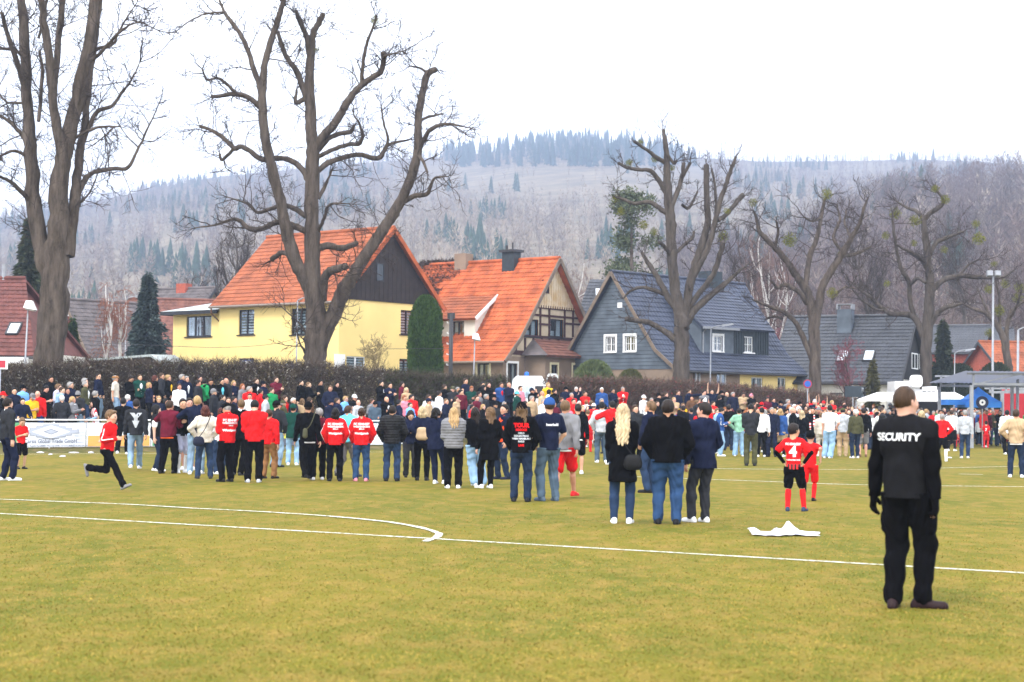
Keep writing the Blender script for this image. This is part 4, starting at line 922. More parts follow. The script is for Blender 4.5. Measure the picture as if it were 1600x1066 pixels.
T2 = [[(486, 612, 25), (489, 585, 23), (492, 560, 21), (494, 525, 21), (494, 490, 19), (488, 440, 15), (488, 380, 14), (487, 320, 13), (488, 270, 12.5), (489, 230, 12), (486, 200, 10), (484, 150, 9.5), (484, 110, 8), (486, 75, 7.5), (490, 51, 6), (498, 35, 5.5), (506, 22, 5)],
      [(484, 90, 5), (478, 56, 5), (467, 30, 4.5), (463, 18, 3.5)],
      [(484, 460, 11), (472, 430, 11), (461, 405, 12), (447, 360, 11), (439, 321, 10), (427, 270, 9.5), (416, 225, 9), (410, 169, 8), (411, 120, 7), (417, 85, 6), (430, 45, 5.5), (437, 20, 5), (444, -5, 4)],
      [(408, 145, 5), (400, 118, 5), (385, 73, 4.5), (374, 51, 4), (362, 35, 4), (351, 20, 3), (343, 0, 2)], [(352, 20, 2.5), (330, 20, 2), (305, 28, 1.5), (284, 42, 1)],
      [(482, 165, 6), (474, 140, 6), (464, 113, 5.5), (447, 88, 4.5), (440, 70, 4), (433, 48, 3.5)], [(476, 155, 5), (462, 160, 4), (464, 140, 2)],
      [(490, 238, 8), (503, 215, 8), (520, 197, 8), (534, 175, 7), (543, 160, 7), (555, 143, 6), (568, 131, 6), (582, 121, 5.5), (594, 113, 5), (599, 98, 5), (599, 82, 5)],
      [(566, 132, 4), (566, 108, 3.5), (571, 75, 3), (580, 50, 2.5), (588, 28, 2)], [(599, 88, 3), (615, 84, 1.5), (628, 80, 1)],
      [(498, 545, 14), (511, 512, 15), (522, 490, 14), (531, 467, 13), (542, 445, 13), (554, 428, 12), (572, 398, 11), (590, 372, 10.5), (604, 350, 10), (616, 332, 9.5), (629, 308, 9), (640, 283, 9), (648, 258, 8.5), (653, 236, 8), (653, 205, 7), (654, 180, 7), (658, 155, 6.5), (662, 138, 6), (668, 116, 6.5), (682, 108, 5)],
      [(668, 114, 3), (655, 106, 2), (640, 104, 1)], [(632, 315, 5), (648, 306, 4.5), (667, 303, 4), (673, 290, 3), (680, 278, 2), (700, 276, 1)],
      [(655, 232, 5), (662, 218, 4), (674, 202, 4), (695, 194, 3), (715, 196, 2), (736, 200, 1)], [(655, 190, 3), (672, 182, 2.5), (690, 178, 1.5)], [(650, 240, 4), (660, 250, 3), (668, 270, 2)],
      [(486, 366, 6), (464, 355, 6), (448, 350, 5.5), (430, 348, 5), (410, 357, 5), (391, 358, 5), (376, 346, 4), (363, 343, 3), (335, 352, 2), (306, 356, 1)],
      [(478, 338, 5), (460, 326, 5), (441, 321, 4), (418, 328, 3.5), (402, 332, 3), (385, 318, 2), (355, 308, 1)],
      [(482, 282, 6), (470, 262, 5.5), (447, 248, 5), (425, 248, 5), (408, 249, 5), (390, 236, 4.5), (376, 229, 4.5), (366, 232, 4.5), (352, 218, 4), (338, 208, 3.5), (326, 202, 3), (312, 197, 3)], [(366, 232, 3.5), (356, 242, 3), (346, 250, 3), (343, 240, 2)],
      [(406, 168, 5), (396, 158, 5), (380, 149, 4.5), (362, 147, 4), (345, 150, 3.5), (331, 151, 3)], [(370, 147, 3), (352, 130, 3), (340, 122, 2.5), (324, 125, 2), (316, 108, 1.5)],
      [(496, 268, 5), (512, 255, 5), (531, 248, 5), (550, 243, 4.5), (565, 242, 4.5), (582, 247, 4.5), (594, 246, 4.5), (602, 232, 4), (610, 225, 3), (640, 218, 1.5)], [(602, 236, 3), (606, 215, 2.5), (600, 195, 2), (596, 168, 1.5)],
      [(493, 240, 5), (512, 218, 4.5), (531, 209, 4.5), (548, 206, 4), (553, 196, 3)], [(495, 246, 4), (520, 234, 4), (545, 226, 4), (562, 224, 4), (566, 205, 2.5), (552, 178, 1.5)],
      [(497, 388, 7), (512, 384, 6.5), (531, 388, 6), (545, 385, 5), (558, 380, 5)], [(505, 470, 7), (506, 440, 8), (514, 425, 8), (528, 420, 7), (540, 416, 6)],
      [(494, 365, 4), (505, 345, 3), (515, 320, 2.5), (545, 318, 1)], [(452, 398, 5), (440, 395, 4.5), (425, 405, 5)], [(497, 310, 4), (508, 290, 3), (520, 262, 1.5)],
      [(492, 545, 4), (472, 510, 1.6), (440, 480, .9)], [(500, 540, 3), (515, 505, 1.3), (530, 480, .8)], [(482, 560, 3), (468, 535, 1.5), (462, 505, .8)]]
bare_tree('pollarded_lime_tree', 'huge pollarded bare lime tree in front of the yellow house', 76, (486, 612), T2, mist=((492, 78, 7), (411, 140, 6), (586, 32, 7), (414, 232, 6)), tw_len=1.35, twigs=.78, up=.12, wig=.5)
T3 = [[(1063, 640, 16), (1064, 600, 15), (1065, 551, 14), (1065, 520, 13.5), (1064, 500, 13), (1058, 470, 10), (1052, 428, 9.5), (1049, 378, 9), (1047, 337, 9), (1044, 304, 8), (1042, 271, 6.5), (1041, 240, 5), (1039, 218, 4), (1037, 203, 3)],
      [(1070, 495, 9), (1074, 470, 8), (1079, 440, 8), (1090, 405, 7.5), (1099, 375, 7), (1106, 345, 6), (1104, 304, 5.5), (1104, 258, 5)],
      [(1080, 440, 6), (1092, 415, 6), (1104, 392, 5.5), (1115, 357, 5), (1125, 316, 4.5), (1133, 292, 4), (1139, 275, 4), (1150, 245, 2.5)],
      [(1072, 505, 8), (1084, 486, 7), (1106, 465, 6), (1127, 448, 5), (1156, 423, 2.5), (1170, 412, 1)], [(1076, 480, 5), (1095, 455, 5), (1115, 428, 5), (1126, 395, 4.5), (1130, 378, 5)], [(1122, 345, 4), (1135, 335, 4), (1148, 320, 4), (1160, 305, 5)],
      [(1057, 533, 6), (1046, 523, 6), (1032, 514, 5), (1015, 504, 5), (1000, 502, 4.5), (978, 498, 4.5)], [(1054, 480, 6), (1044, 465, 6), (1034, 446, 5.5), (1024, 428, 5), (1012, 410, 4), (1003, 395, 3)],
      [(1044, 335, 5), (1030, 325, 4.5), (1015, 316, 4), (991, 318, 3.5), (975, 312, 3), (962, 308, 2)], [(1040, 300, 5), (1028, 280, 4.5), (1016, 267, 4), (1000, 265, 3.5), (983, 263, 3), (966, 255, 3)], [(1040, 255, 4), (1025, 246, 4), (1012, 235, 3), (991, 221, 3)],
      [(1050, 320, 5), (1058, 300, 4.5), (1065, 280, 4), (1069, 255, 3.5)], [(1066, 278, 3), (1073, 265, 3), (1079, 254, 3)], [(1048, 465, 4), (1025, 455, 4), (1003, 449, 3), (985, 455, 2.5), (974, 466, 2)], [(1050, 405, 4), (1040, 388, 3.5), (1030, 378, 3)],
      [(1106, 375, 3), (1118, 345, 3), (1118, 300, 3), (1113, 265, 2)], [(1052, 400, 4), (1066, 385, 3.5), (1082, 372, 3), (1084, 362, 2)], [(1066, 320, 3), (1076, 325, 3), (1090, 300, 2)], [(1042, 240, 3), (1053, 255, 3), (1058, 250, 2)]]
bare_tree('knobbly_lime_tree', 'tall knobbly bare tree in front of the slate clad house', 92, (1063, 640), T3, mist=((983, 255, 6), (1024, 248, 6), (1006, 352, 7), (1022, 362, 6), (1130, 370, 9), (962, 310, 6), (970, 330, 6), (1050, 262, 5), (1000, 222, 5), (1136, 330, 5)), bark='bark_g', tw_len=1.1, twigs=.6, up=.2, depth=1.6)
T4 = [[(1275, 645, 12), (1274, 600, 11), (1273, 555, 10.5), (1272, 519, 10), (1268, 480, 8.5), (1260, 455, 7.5), (1252, 441, 7), (1240, 425, 6.5), (1233, 413, 6), (1220, 397, 5.5), (1209, 385, 5), (1196, 372, 4.5), (1187, 362, 4), (1183, 346, 3), (1178, 330, 2)],
      [(1258, 452, 5), (1262, 420, 5), (1266, 397, 5), (1273, 382, 4.5), (1278, 365, 4), (1284, 335, 3.5), (1288, 315, 2.5), (1292, 305, 2)],
      [(1274, 510, 8), (1280, 475, 7.5), (1284, 450, 7), (1296, 428, 7), (1308, 409, 6.5), (1318, 393, 6), (1327, 378, 5), (1336, 362, 4), (1343, 350, 3.5), (1350, 325, 2.5), (1356, 310, 1.5)], [(1312, 401, 4), (1335, 397, 3.5), (1350, 391, 2.5), (1362, 384, 1.5)],
      [(1269, 562, 5), (1261, 542, 5), (1254, 525, 5), (1245, 507, 4.5), (1232, 493, 4.5), (1218, 484, 4), (1205, 480, 3.5), (1178, 469, 2)], [(1262, 475, 5), (1250, 458, 4.5), (1238, 450, 4), (1225, 445, 3.5), (1215, 450, 3), (1207, 440, 2)],
      [(1210, 386, 3), (1216, 365, 2.5), (1213, 345, 2)], [(1316, 395, 3), (1302, 370, 3), (1312, 345, 2.5), (1308, 320, 1.5)], [(1222, 498, 3), (1210, 495, 2.5), (1198, 498, 2)], [(1330, 372, 2.5), (1320, 350, 2), (1322, 330, 1.5)], [(1284, 340, 2.5), (1270, 345, 2), (1256, 340, 1)], [(1300, 470, 3), (1318, 450, 2), (1340, 452, 1)]]
bare_tree('mistletoe_lime_tree', 'dark branching bare tree with round mistletoe balls left of the grey roofed house', 98, (1275, 645), T4, mist=((1292, 303, 8), (1234, 375, 11), (1177, 316, 6), (1300, 458, 8), (1313, 398, 5)), tw_len=1.4, twigs=.75, up=.2, wig=.5)
T5 = [[(1447, 650, 11), (1447, 606, 10.5), (1447, 535, 10), (1450, 500, 9.5), (1452, 476, 9), (1453, 440, 8), (1451, 417, 7.5), (1447, 378, 6.5), (1444, 355, 5.5), (1442, 338, 5)],
      [(1444, 342, 4.5), (1455, 332, 4.5), (1468, 324, 4), (1474, 314, 3.5), (1468, 303, 2.5), (1461, 295, 2)], [(1441, 340, 4), (1432, 330, 3.5), (1418, 325, 2.5), (1400, 314, 1.5)],
      [(1444, 530, 6), (1436, 508, 6), (1426, 494, 6), (1408, 491, 5), (1390, 490, 4.5), (1380, 482, 4), (1371, 476, 4), (1360, 464, 3), (1347, 456, 2.5), (1330, 440, 1.5)],
      [(1428, 495, 5), (1422, 470, 4.5), (1420, 441, 4), (1412, 427, 4), (1406, 413, 3.5), (1400, 385, 3), (1396, 355, 2.5), (1394, 330, 1.5)],
      [(1455, 455, 6), (1463, 447, 5.5), (1473, 438, 5), (1485, 434, 5), (1504, 431, 4.5), (1524, 433, 4), (1545, 434, 3.5), (1565, 434, 2.5), (1585, 422, 1.5)], [(1421, 445, 3.5), (1435, 435, 3.5), (1447, 442, 3)],
      [(1454, 508, 5), (1463, 492, 5), (1477, 481, 4), (1490, 478, 3.5), (1503, 474, 2)], [(1452, 400, 4), (1462, 380, 4), (1473, 374, 4), (1488, 368, 3), (1505, 362, 2)], [(1449, 412, 4), (1438, 402, 4), (1424, 395, 3), (1400, 382, 2)], [(1384, 484, 3), (1368, 483, 2.5), (1340, 462, 1.5), (1318, 430, 1)],
      [(1452, 430, 3), (1440, 408, 3), (1425, 398, 2)], [(1500, 431, 2.5), (1512, 415, 2), (1530, 405, 1)]]
bare_tree('spreading_lime_tree', 'bare spreading tree with several mistletoe balls between conifers at right', 106, (1447, 650), T5, mist=((1399, 334, 9), (1430, 345, 9), (1461, 295, 6), (1477, 312, 7), (1525, 350, 6), (1529, 373, 9), (1386, 443, 5), (1428, 380, 5), (1475, 390, 6), (1384, 368, 6)), bark='bark_g', tw_len=1.5, twigs=.75, up=.2, wig=.5)
T6 = [[(1577, 620, 8), (1576, 575, 7.5), (1572, 550, 7), (1568, 530, 6), (1560, 512, 5), (1548, 497, 4), (1536, 488, 3.5), (1515, 480, 2.5), (1495, 470, 1.5)], [(1573, 545, 5), (1573, 515, 4.5), (1580, 490, 4), (1590, 478, 3), (1610, 465, 2)], [(1562, 514, 3), (1562, 480, 3), (1560, 456, 2.5), (1553, 430, 1.5)], [(1575, 500, 3), (1588, 480, 2.5), (1596, 455, 2)], [(1548, 498, 3), (1535, 470, 2), (1528, 450, 1)]]
bare_tree('small_mistletoe_tree', 'smaller bare tree heavy with mistletoe at the right edge', 116, (1577, 620), T6, mist=((1553, 413, 5), (1571, 443, 7), (1545, 452, 7), (1593, 450, 8), (1590, 466, 8), (1561, 486, 9), (1545, 520, 6)), tw_len=1.3, twigs=.7, up=.2, wig=.5)
# generic thin trees
def young_tree(name, label, px, py0, py1, Y, wpx, bark='birch', n=9, up=.45, group=None, tw='twig_b', r=.11):
    b = P(px, py1, Y); t = P(px, py0, Y); root = empty(name, tuple(b), label, 'tree', group); H = t.z-b.z; k = Y/F; W = wpx*k
    tr = Cloud(); cr_ = Cloud(); pts = np.array([[b.x+.03*H*math.sin(i*1.1+px), b.y, b.z+H*.92*i/7] for i in range(8)]); tr.tube(catmull(pts, 3), np.linspace(r, r*.2, 22), 8)
    for i in range(n):
        f_ = rng.uniform(.25, .9); q = pts[int(f_*7)]; a = rng.uniform(0, 6.28); out = W*rng.uniform(.5, 1)
        e = q+np.array([math.cos(a)*out, math.sin(a)*out, H*rng.uniform(.15, .3)*(1.1-f_)*2]); mid = (q+e)/2+np.array([math.cos(a)*out*.15, 0, -H*.02])
        c = catmull([q, mid, e], 5); tr.tube(c, np.linspace(r*.45, r*.12, len(c)), 5)
        for j in range(8):
            i2 = rng.integers(2, len(c)-1); sprout(cr_, c[i2], (c[i2]-c[i2-1])*3+rng.standard_normal(3)*.4, H*.10*rng.uniform(.6, 1.6), r*.10+.004, 2, up, .5, 4)
    for j in range(16): sprout(cr_, pts[rng.integers(3, 8)], rng.standard_normal(3)+np.array([0, 0, .6]), H*.09, r*.1+.004, 2, up, .5, 4)
    tr.build('trunk', M[bark], root); cr_.build('crown', M[tw], root, False); return root
young_tree('birch_tree', 'white-stemmed birch behind the gap between timbered and slate houses', 905, 395, 600, 135, 24)
young_tree('birch_tree', 'pale birch just behind the slate house chimney', 1192, 330, 610, 128, 30, n=16)
young_tree('birch_tree', 'slender birch leaning behind the slate house roof, right of its chimney', 1222, 360, 610, 132, 28, n=12)
M['twig_r'] = mat('rusty_twig', (.22, .085, .05), .9, .2, 1); M['twig_p'] = mat('reddish_blossom_twig', (.20, .055, .07), .9, .3, 2); M['twig_y'] = mat('pale_yellow_twig', (.26, .20, .10), .9, .2, 2)
young_tree('birch_tree', 'white birch with rusty hanging twigs, nearest the double-trunk tree', 167, 432, 605, 100, 13, n=12, up=-.7, tw='twig_r')
young_tree('birch_tree', 'bent birch with rusty twigs beside the blue spruce', 190, 440, 605, 103, 15, n=12, up=-.5, tw='twig_r')
young_tree('plum_tree', 'small tree with reddish haze of buds before the grey roofed house', 1325, 520, 640, 100, 28, bark='bark', n=22, tw='twig_p', up=.3, r=.07)
young_tree('plum_tree', 'reddish budding tree at the yellow end of the slate house', 1232, 495, 640, 112, 26, bark='bark', n=22, tw='twig_p', up=.3, r=.07)
young_tree('shrub', 'pale leafless shrub in front of the apricot wall right of the big lime', 582, 524, 608, 90, 22, bark='twig_y', n=26, tw='twig_y', up=.5, r=.035)
for (x, y0, Y, wd, lab) in ((360, 330, 130, 34, 'bare tree showing above the zinc annex roof'), (300, 420, 150, 28, 'low bare tree behind the brown chimneyed roof'), (1160, 330, 150, 34, 'bare brown tree behind the slate house ridge'), (1350, 330, 140, 34, 'bare tree between the mistletoe tree and the spreading tree'), (1500, 330, 160, 40, 'bare tree on the slope above the brick house')):
    young_tree('bare_tree', lab, x, y0, 600, Y, wd, bark='bark_g', n=20, tw='twig', up=.4, r=.16)
# conifers
def conifer(name, label, px, py0, py1, Y, wpx, c=((.022, .042, .03), (.05, .075, .05)), shape='spruce', n=7000, droop=.25, trunk=True, leaf=.16):
    b = P(px, py1, Y); t = P(px, py0, Y); H = t.z-b.z; R = wpx/2*Y/F; root = empty(name, tuple(b), label, 'tree' if shape != 'bush' else 'shrub')
    if trunk: mbt = MB(); mbt.tube([tuple(b), (b.x+.05, b.y, b.z+H*.5), (b.x, b.y, b.z+H*.93)], [R*.09+.05, R*.06+.03, .02], 8); mbt.build('trunk', M['bark'], root, True)
    if shape == 'spruce':
        nl = max(9, int(H/.42)); lay = rng.integers(0, nl, n)/nl; nb = 9; br = rng.integers(0, nb, n); a = br*2*np.pi/nb+lay*37+rng.normal(0, .13, n)
        prof = (1-lay)**.85*(.75+.25*np.sin(lay*61+br*2.1)); rr = R*prof*(.85+.3*np.sin(br*4.7+lay*90))*rng.random(n)**.6; z = lay*H*.95+H*.04-rr*droop+rng.normal(0, .17, n)
        p = np.stack([np.cos(a)*rr, np.sin(a)*rr, z], 1); o = np.stack([np.cos(a), np.sin(a), -.35+0*a], 1)
    elif shape == 'pine':
        k = 34; cz = rng.uniform(.25, .97, k); ca = rng.uniform(0, 6.28, k); cr0 = R*np.sqrt(1-cz*.75)*rng.uniform(.2, 1, k); w_ = rng.integers(0, k, n)
        p = np.stack([np.cos(ca[w_])*cr0[w_], np.sin(ca[w_])*cr0[w_], cz[w_]*H], 1)+rng.standard_normal((n, 3))*np.array([R*.16, R*.16, H*.022]); o = rng.standard_normal((n, 3)); o[:, 2] = np.abs(o[:, 2])
    else:
        zz = rng.random(n); a = rng.uniform(0, 6.28, n)
        prof = np.sin(np.pi*np.clip(zz*.86+.14, 0, 1))**.5 if shape == 'column' else np.sqrt(np.clip(1-zz**2, 0, 1))
        if shape == 'column': prof = np.where(zz < .62, .93+.07*np.sin(zz*5), np.sqrt(np.clip(1-((zz-.62)/.38)**2, 0, 1))*.98)
        bump = 1+.07*np.sin(a*5+zz*9)+.05*np.sin(a*11-zz*23); rr = R*prof*bump*(.82+.18*rng.random(n)); p = np.stack([np.cos(a)*rr, np.sin(a)*rr, zz*H], 1); o = np.stack([np.cos(a)*.5, np.sin(a)*.5, 1+0*a], 1)
        m = MB(); q = [(0, 0, -.02)]; ring = 12; lv = 10; vs = []; 
        for i in range(lv+1):
            z0 = i/lv*.94; pr = (.93 if z0 < .62 else math.sqrt(max(0, 1-((z0-.62)/.38)**2))) if shape == 'column' else math.sqrt(max(0, 1-z0**2))
            vs += [(math.cos(j*6.283/ring)*R*.80*pr, math.sin(j*6.283/ring)*R*.80*pr, z0*H) for j in range(ring)]
        fs = [(i*ring+j, i*ring+(j+1) % ring, (i+1)*ring+(j+1) % ring, (i+1)*ring+j) for i in range(lv) for j in range(ring)]
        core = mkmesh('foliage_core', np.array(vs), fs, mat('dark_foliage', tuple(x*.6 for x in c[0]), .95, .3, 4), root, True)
    o = o/np.linalg.norm(o, axis=1)[:, None]; s = np.cross(o, rng.standard_normal((n, 3))); s /= np.linalg.norm(s, axis=1)[:, None]; l = leaf*rng.uniform(.6, 1.4, (n, 1))
    v = np.stack([p-s*l*.28, p+s*l*.28, p+o*l+rng.standard_normal((n, 3))*.02], 1).reshape(-1, 3); kk = rng.random((n, 1)); cc = np.array(c[0])*(1-kk)+np.array(c[1])*kk
    mkmesh('crown' if shape != 'bush' else 'foliage', v, np.arange(3*n).reshape(-1, 3), M['needle'], root, col=np.repeat(cc, 3, 0)); return root
conifer('thuja_tree', 'tall dense green columnar thuja at the corner of the yellow house', 664, 464, 600, 93, 52, ((.022, .050, .010), (.06, .11, .02)), 'column', 26000, trunk=False, leaf=.13)
conifer('blue_spruce', 'dark blue-green spruce left of the yellow annex', 229, 426, 580, 97, 104, ((.020, .034, .032), (.06, .08, .075)), 'spruce', 19000, leaf=.24)
conifer('spruce_tree', 'small green spruce just right of the double trunk', 112, 500, 580, 94, 44, ((.016, .034, .014), (.04, .065, .02)), 'spruce', 6000, leaf=.2)
conifer('spruce_tree', 'tall dark spruce rising behind the double-trunk tree', 42, 338, 590, 98, 116, ((.020, .032, .018), (.055, .06, .03)), 'spruce', 11000, leaf=.34)
conifer('pine_tree', 'airy green pine behind the knobbly tree', 985, 296, 600, 130, 110, ((.05, .065, .035), (.10, .115, .06)), 'pine', 9000, leaf=.26)
conifer('spruce_tree', 'small olive spruce before the grey roofed house', 1364, 564, 640, 97, 34, ((.045, .045, .015), (.09, .08, .03)), 'spruce', 5000, leaf=.18)
conifer('spruce_tree', 'dark green spruce right of the black gable', 1474, 500, 640, 112, 60, ((.022, .03, .018), (.05, .058, .03)), 'spruce', 9000, leaf=.28)
conifer('yew_bush', 'broad dark evergreen below the brick house', 1500, 572, 640, 108, 70, ((.020, .030, .018), (.045, .055, .03)), 'bush', 9000, trunk=False, leaf=.2)
conifer('yew_bush', 'dark evergreen bush behind the blue tent', 1556, 570, 640, 112, 74, ((.022, .032, .018), (.05, .06, .03)), 'bush', 9000, trunk=False, leaf=.2)
conifer('rhododendron', 'light green bush under the timbered house bay window', 928, 566, 604, 98, 64, ((.07, .10, .035), (.15, .18, .08)), 'bush', 8000, trunk=False, leaf=.16)
conifer('rhododendron', 'yellowish bush left of the knobbly tree trunk', 985, 580, 606, 99, 40, ((.06, .07, .02), (.12, .12, .04)), 'bush', 3500, trunk=False, leaf=.15)
# hedges of bare twigs
def hedge(label, xa, xb, tops, s0, c, n, thick=.9, leafc=None):
    X, S, Z = [], [], []
    pxs = np.linspace(xa, xb, 60); Ys = []
    for p in pxs:
        r_ = (p-800)/F; Y = (58.5+.841*17.55+s0*1.3066)/(1-.841*r_); Ys.append(Y)
    Ys = np.array(Ys); Xs = (pxs-800)/F*Ys; tz = np.array([P(p, np.interp(p, [q[0] for q in tops], [q[1] for q in tops]), y).z for p, y in zip(pxs, Ys)]); bz = bank(Xs, Ys)
    i = rng.uniform(0, 59, n); x = np.interp(i, range(60), Xs); y = np.interp(i, range(60), Ys); t = np.interp(i, range(60), tz)+.10*np.sin(i*2.7)+.06*np.sin(i*7.3); b = np.interp(i, range(60), bz)
    h = rng.random(n)**.85; p = np.stack([x+rng.uniform(-.2, .2, n), y+rng.uniform(-thick/2, thick/2, n), b+h*(t-b-.15)], 1); d = rng.standard_normal((n, 3)); d[:, 2] = np.abs(d[:, 2])+.25; d /= np.linalg.norm(d, axis=1)[:, None]; d *= rng.uniform(.15, .5, (n, 1))
    wv = np.cross(d, rng.standard_normal((n, 3))); wv /= np.linalg.norm(wv, axis=1)[:, None]; wv *= rng.uniform(.006, .014, (n, 1))
    root = empty('hedge', (Xs[30], Ys[30], bz[30]), label, 'hedge'); off = np.array(root.location)
    v = np.stack([p-wv, p+wv, p+d], 1).reshape(-1, 3)-off; cc = np.array(c)[rng.integers(0, len(c), n)]
    mkmesh('branches', v, np.arange(3*n).reshape(-1, 3), M['needle'], root, col=np.repeat(cc, 3, 0))
    if leafc:
        n2 = n//3; j = rng.integers(0, n, n2); q = p[j]+rng.normal(0, .1, (n2, 3)); a = rng.normal(0, .045, (n2, 3)); b2 = rng.normal(0, .045, (n2, 3)); v = np.stack([q, q+a, q+b2], 1).reshape(-1, 3)-off
        mkmesh('leaves', v, np.arange(3*n2).reshape(-1, 3), M['needle'], root, col=np.repeat(np.array(leafc)[rng.integers(0, len(leafc), n2)], 3, 0))
tops = [(-120, 570), (0, 570), (100, 562), (300, 562), (480, 563), (540, 570), (600, 577), (700, 585), (800, 588), (960, 590), (1100, 596), (1200, 604), (1280, 613), (1335, 622)]
hb_ = [(.075, .055, .042), (.045, .034, .026), (.13, .105, .085), (.065, .045, .035)]
hedge('dark brown leafless hedge along the left and under the yellow house', -120, 598, tops, 6.3, hb_, 95000, .9, [(.10, .075, .05), (.05, .05, .02), (.28, .26, .22)])
hedge('green tinged clipped hedge left of the white van', 600, 792, tops, 6.6, hb_+[(.05, .06, .02)], 36000, .9, [(.045, .065, .015), (.03, .045, .01), (.07, .08, .025)])
hedge('reddish brown clipped hedge from the van to the black road sign', 856, 1335, tops, 6.6, [(.11, .07, .05), (.07, .045, .035), (.14, .095, .075)], 75000, .9, [(.13, .08, .055), (.06, .055, .025), (.22, .05, .05)])
# ================================================================ BARRIER, STREET FURNITURE, TENTS
def bl_pt(px, s=0):   # point on the barrier line seen at column px
    r_ = (px-800)/F; Y = (58.5+.841*17.55+s*1.3066)/(1-.841*r_); return Vector((r_*Y, Y, float(bank(r_*Y, Y))))
def ground_z(x, y): return float(bank(x, y))
BU = Vector((1, .841, 0)).normalized(); BN = Vector((.841, -1, 0)).normalized()
def text_mesh(txt, size, bold=0.0, extrude=0.0, align='CENTER', space=1.0):
    cu = bpy.data.curves.new('lettering', 'FONT'); cu.body = txt; cu.size = size; cu.align_x = align; cu.align_y = 'CENTER'; cu.offset = bold; cu.extrude = extrude; cu.space_character = space; cu.resolution_u = 3
    o = bpy.data.objects.new('lettering', cu); COL.objects.link(o); dg = bpy.context.evaluated_depsgraph_get(); me = bpy.data.meshes.new_from_object(o.evaluated_get(dg))
    v = np.array([q.co[:] for q in me.vertices]); f = [list(p.vertices) for p in me.polygons]; bpy.data.objects.remove(o); bpy.data.curves.remove(cu); bpy.data.meshes.remove(me); return v, f
def put_text(txt, size, o, ux, uy, n, m, parent, bold=0, align='CENTER', off=.004, name='lettering', sx=1.0):
    v, f = text_mesh(txt, size, bold, 0, align); o, ux, uy, n = map(Vector, (o, ux, uy, n))
    w_ = np.array([tuple(o+ux*(q[0]*sx)+uy*q[1]+n*off) for q in v]); p = parent; offv = np.zeros(3)
    while p is not None: offv += np.array(p.location); p = p.parent
    return mkmesh(name, w_-offv, f, m, parent)
M['ink_grey'] = mat('grey_print', (.16, .18, .24), .6); M['ink_lt'] = mat('pale_grey_print', (.42, .45, .52), .6); M['banner'] = mat('white_banner_vinyl', (.74, .76, .80), .6, .03, 2)
M['ink_black'] = mat('black_print', (.02, .02, .022), .6); M['ink_white'] = mat('white_print', (.85, .85, .85), .6); M['ink_red'] = mat('red_print', (.60, .02, .02), .6)
M['b_orange'] = mat('orange_banner', (.80, .38, .10), .6, .1, 2); M['b_green'] = mat('green_banner', (.12, .36, .16), .6, .1, 2); M['b_yellow'] = mat('yellow_banner', (.75, .72, .08), .6, .1, 2); M['b_grey'] = mat('dark_banner', (.10, .11, .14), .6)
def barrier():
    a = bl_pt(-150); b = bl_pt(1750); L = (b-a).length; n = int(L/2.5)
    root = empty('perimeter_rail', tuple(a), 'long white pipe rail on posts between the pitch and the spectators', 'railing')
    m = MB(); m.tube([tuple(a+(b-a)*i/40+Vector((0, 0, 1.0))) for i in range(41)], .030, 10); m.build('rail', M['white'], root, True)
    for i in range(n+1):
        p = a+(b-a)*i/n; m = MB(); m.tube([(p.x, p.y, -.1), (p.x, p.y, 1.0)], .028, 8); m.build('post', M['white'], root, True)
barrier()
def banner(pa, pb, label, m, fn=None, z0=.06, z1=.92, name='advertising_banner'):
    a = bl_pt(pa); b = bl_pt(pb); a.z = b.z = .09; u = (b-a).normalized(); L = (b-a).length
    root = empty(name, tuple(a+BN*.06), label, 'banner', 'advertising banners tied along the white rail')
    n = max(4, int(L/.25)); vs = []
    for j in range(5):
        for i in range(n+1):
            w_ = .012*math.sin(i*1.3)+.008*math.sin(i*.7+j); p = a+u*(L*i/n)+BN*(.06+w_); vs.append((p.x, p.y, .09+z0+(z1-z0)*j/4-.012*abs(math.sin(i*.35))*(j == 4)))
    fs = [(j*(n+1)+i, j*(n+1)+i+1, (j+1)*(n+1)+i+1, (j+1)*(n+1)+i) for j in range(4) for i in range(n)]
    mkmesh('banner_sheet', np.array(vs)-np.array(root.location), fs, m, root, True)
    if fn: fn(root, a+BN*.085, u, L)
    return root
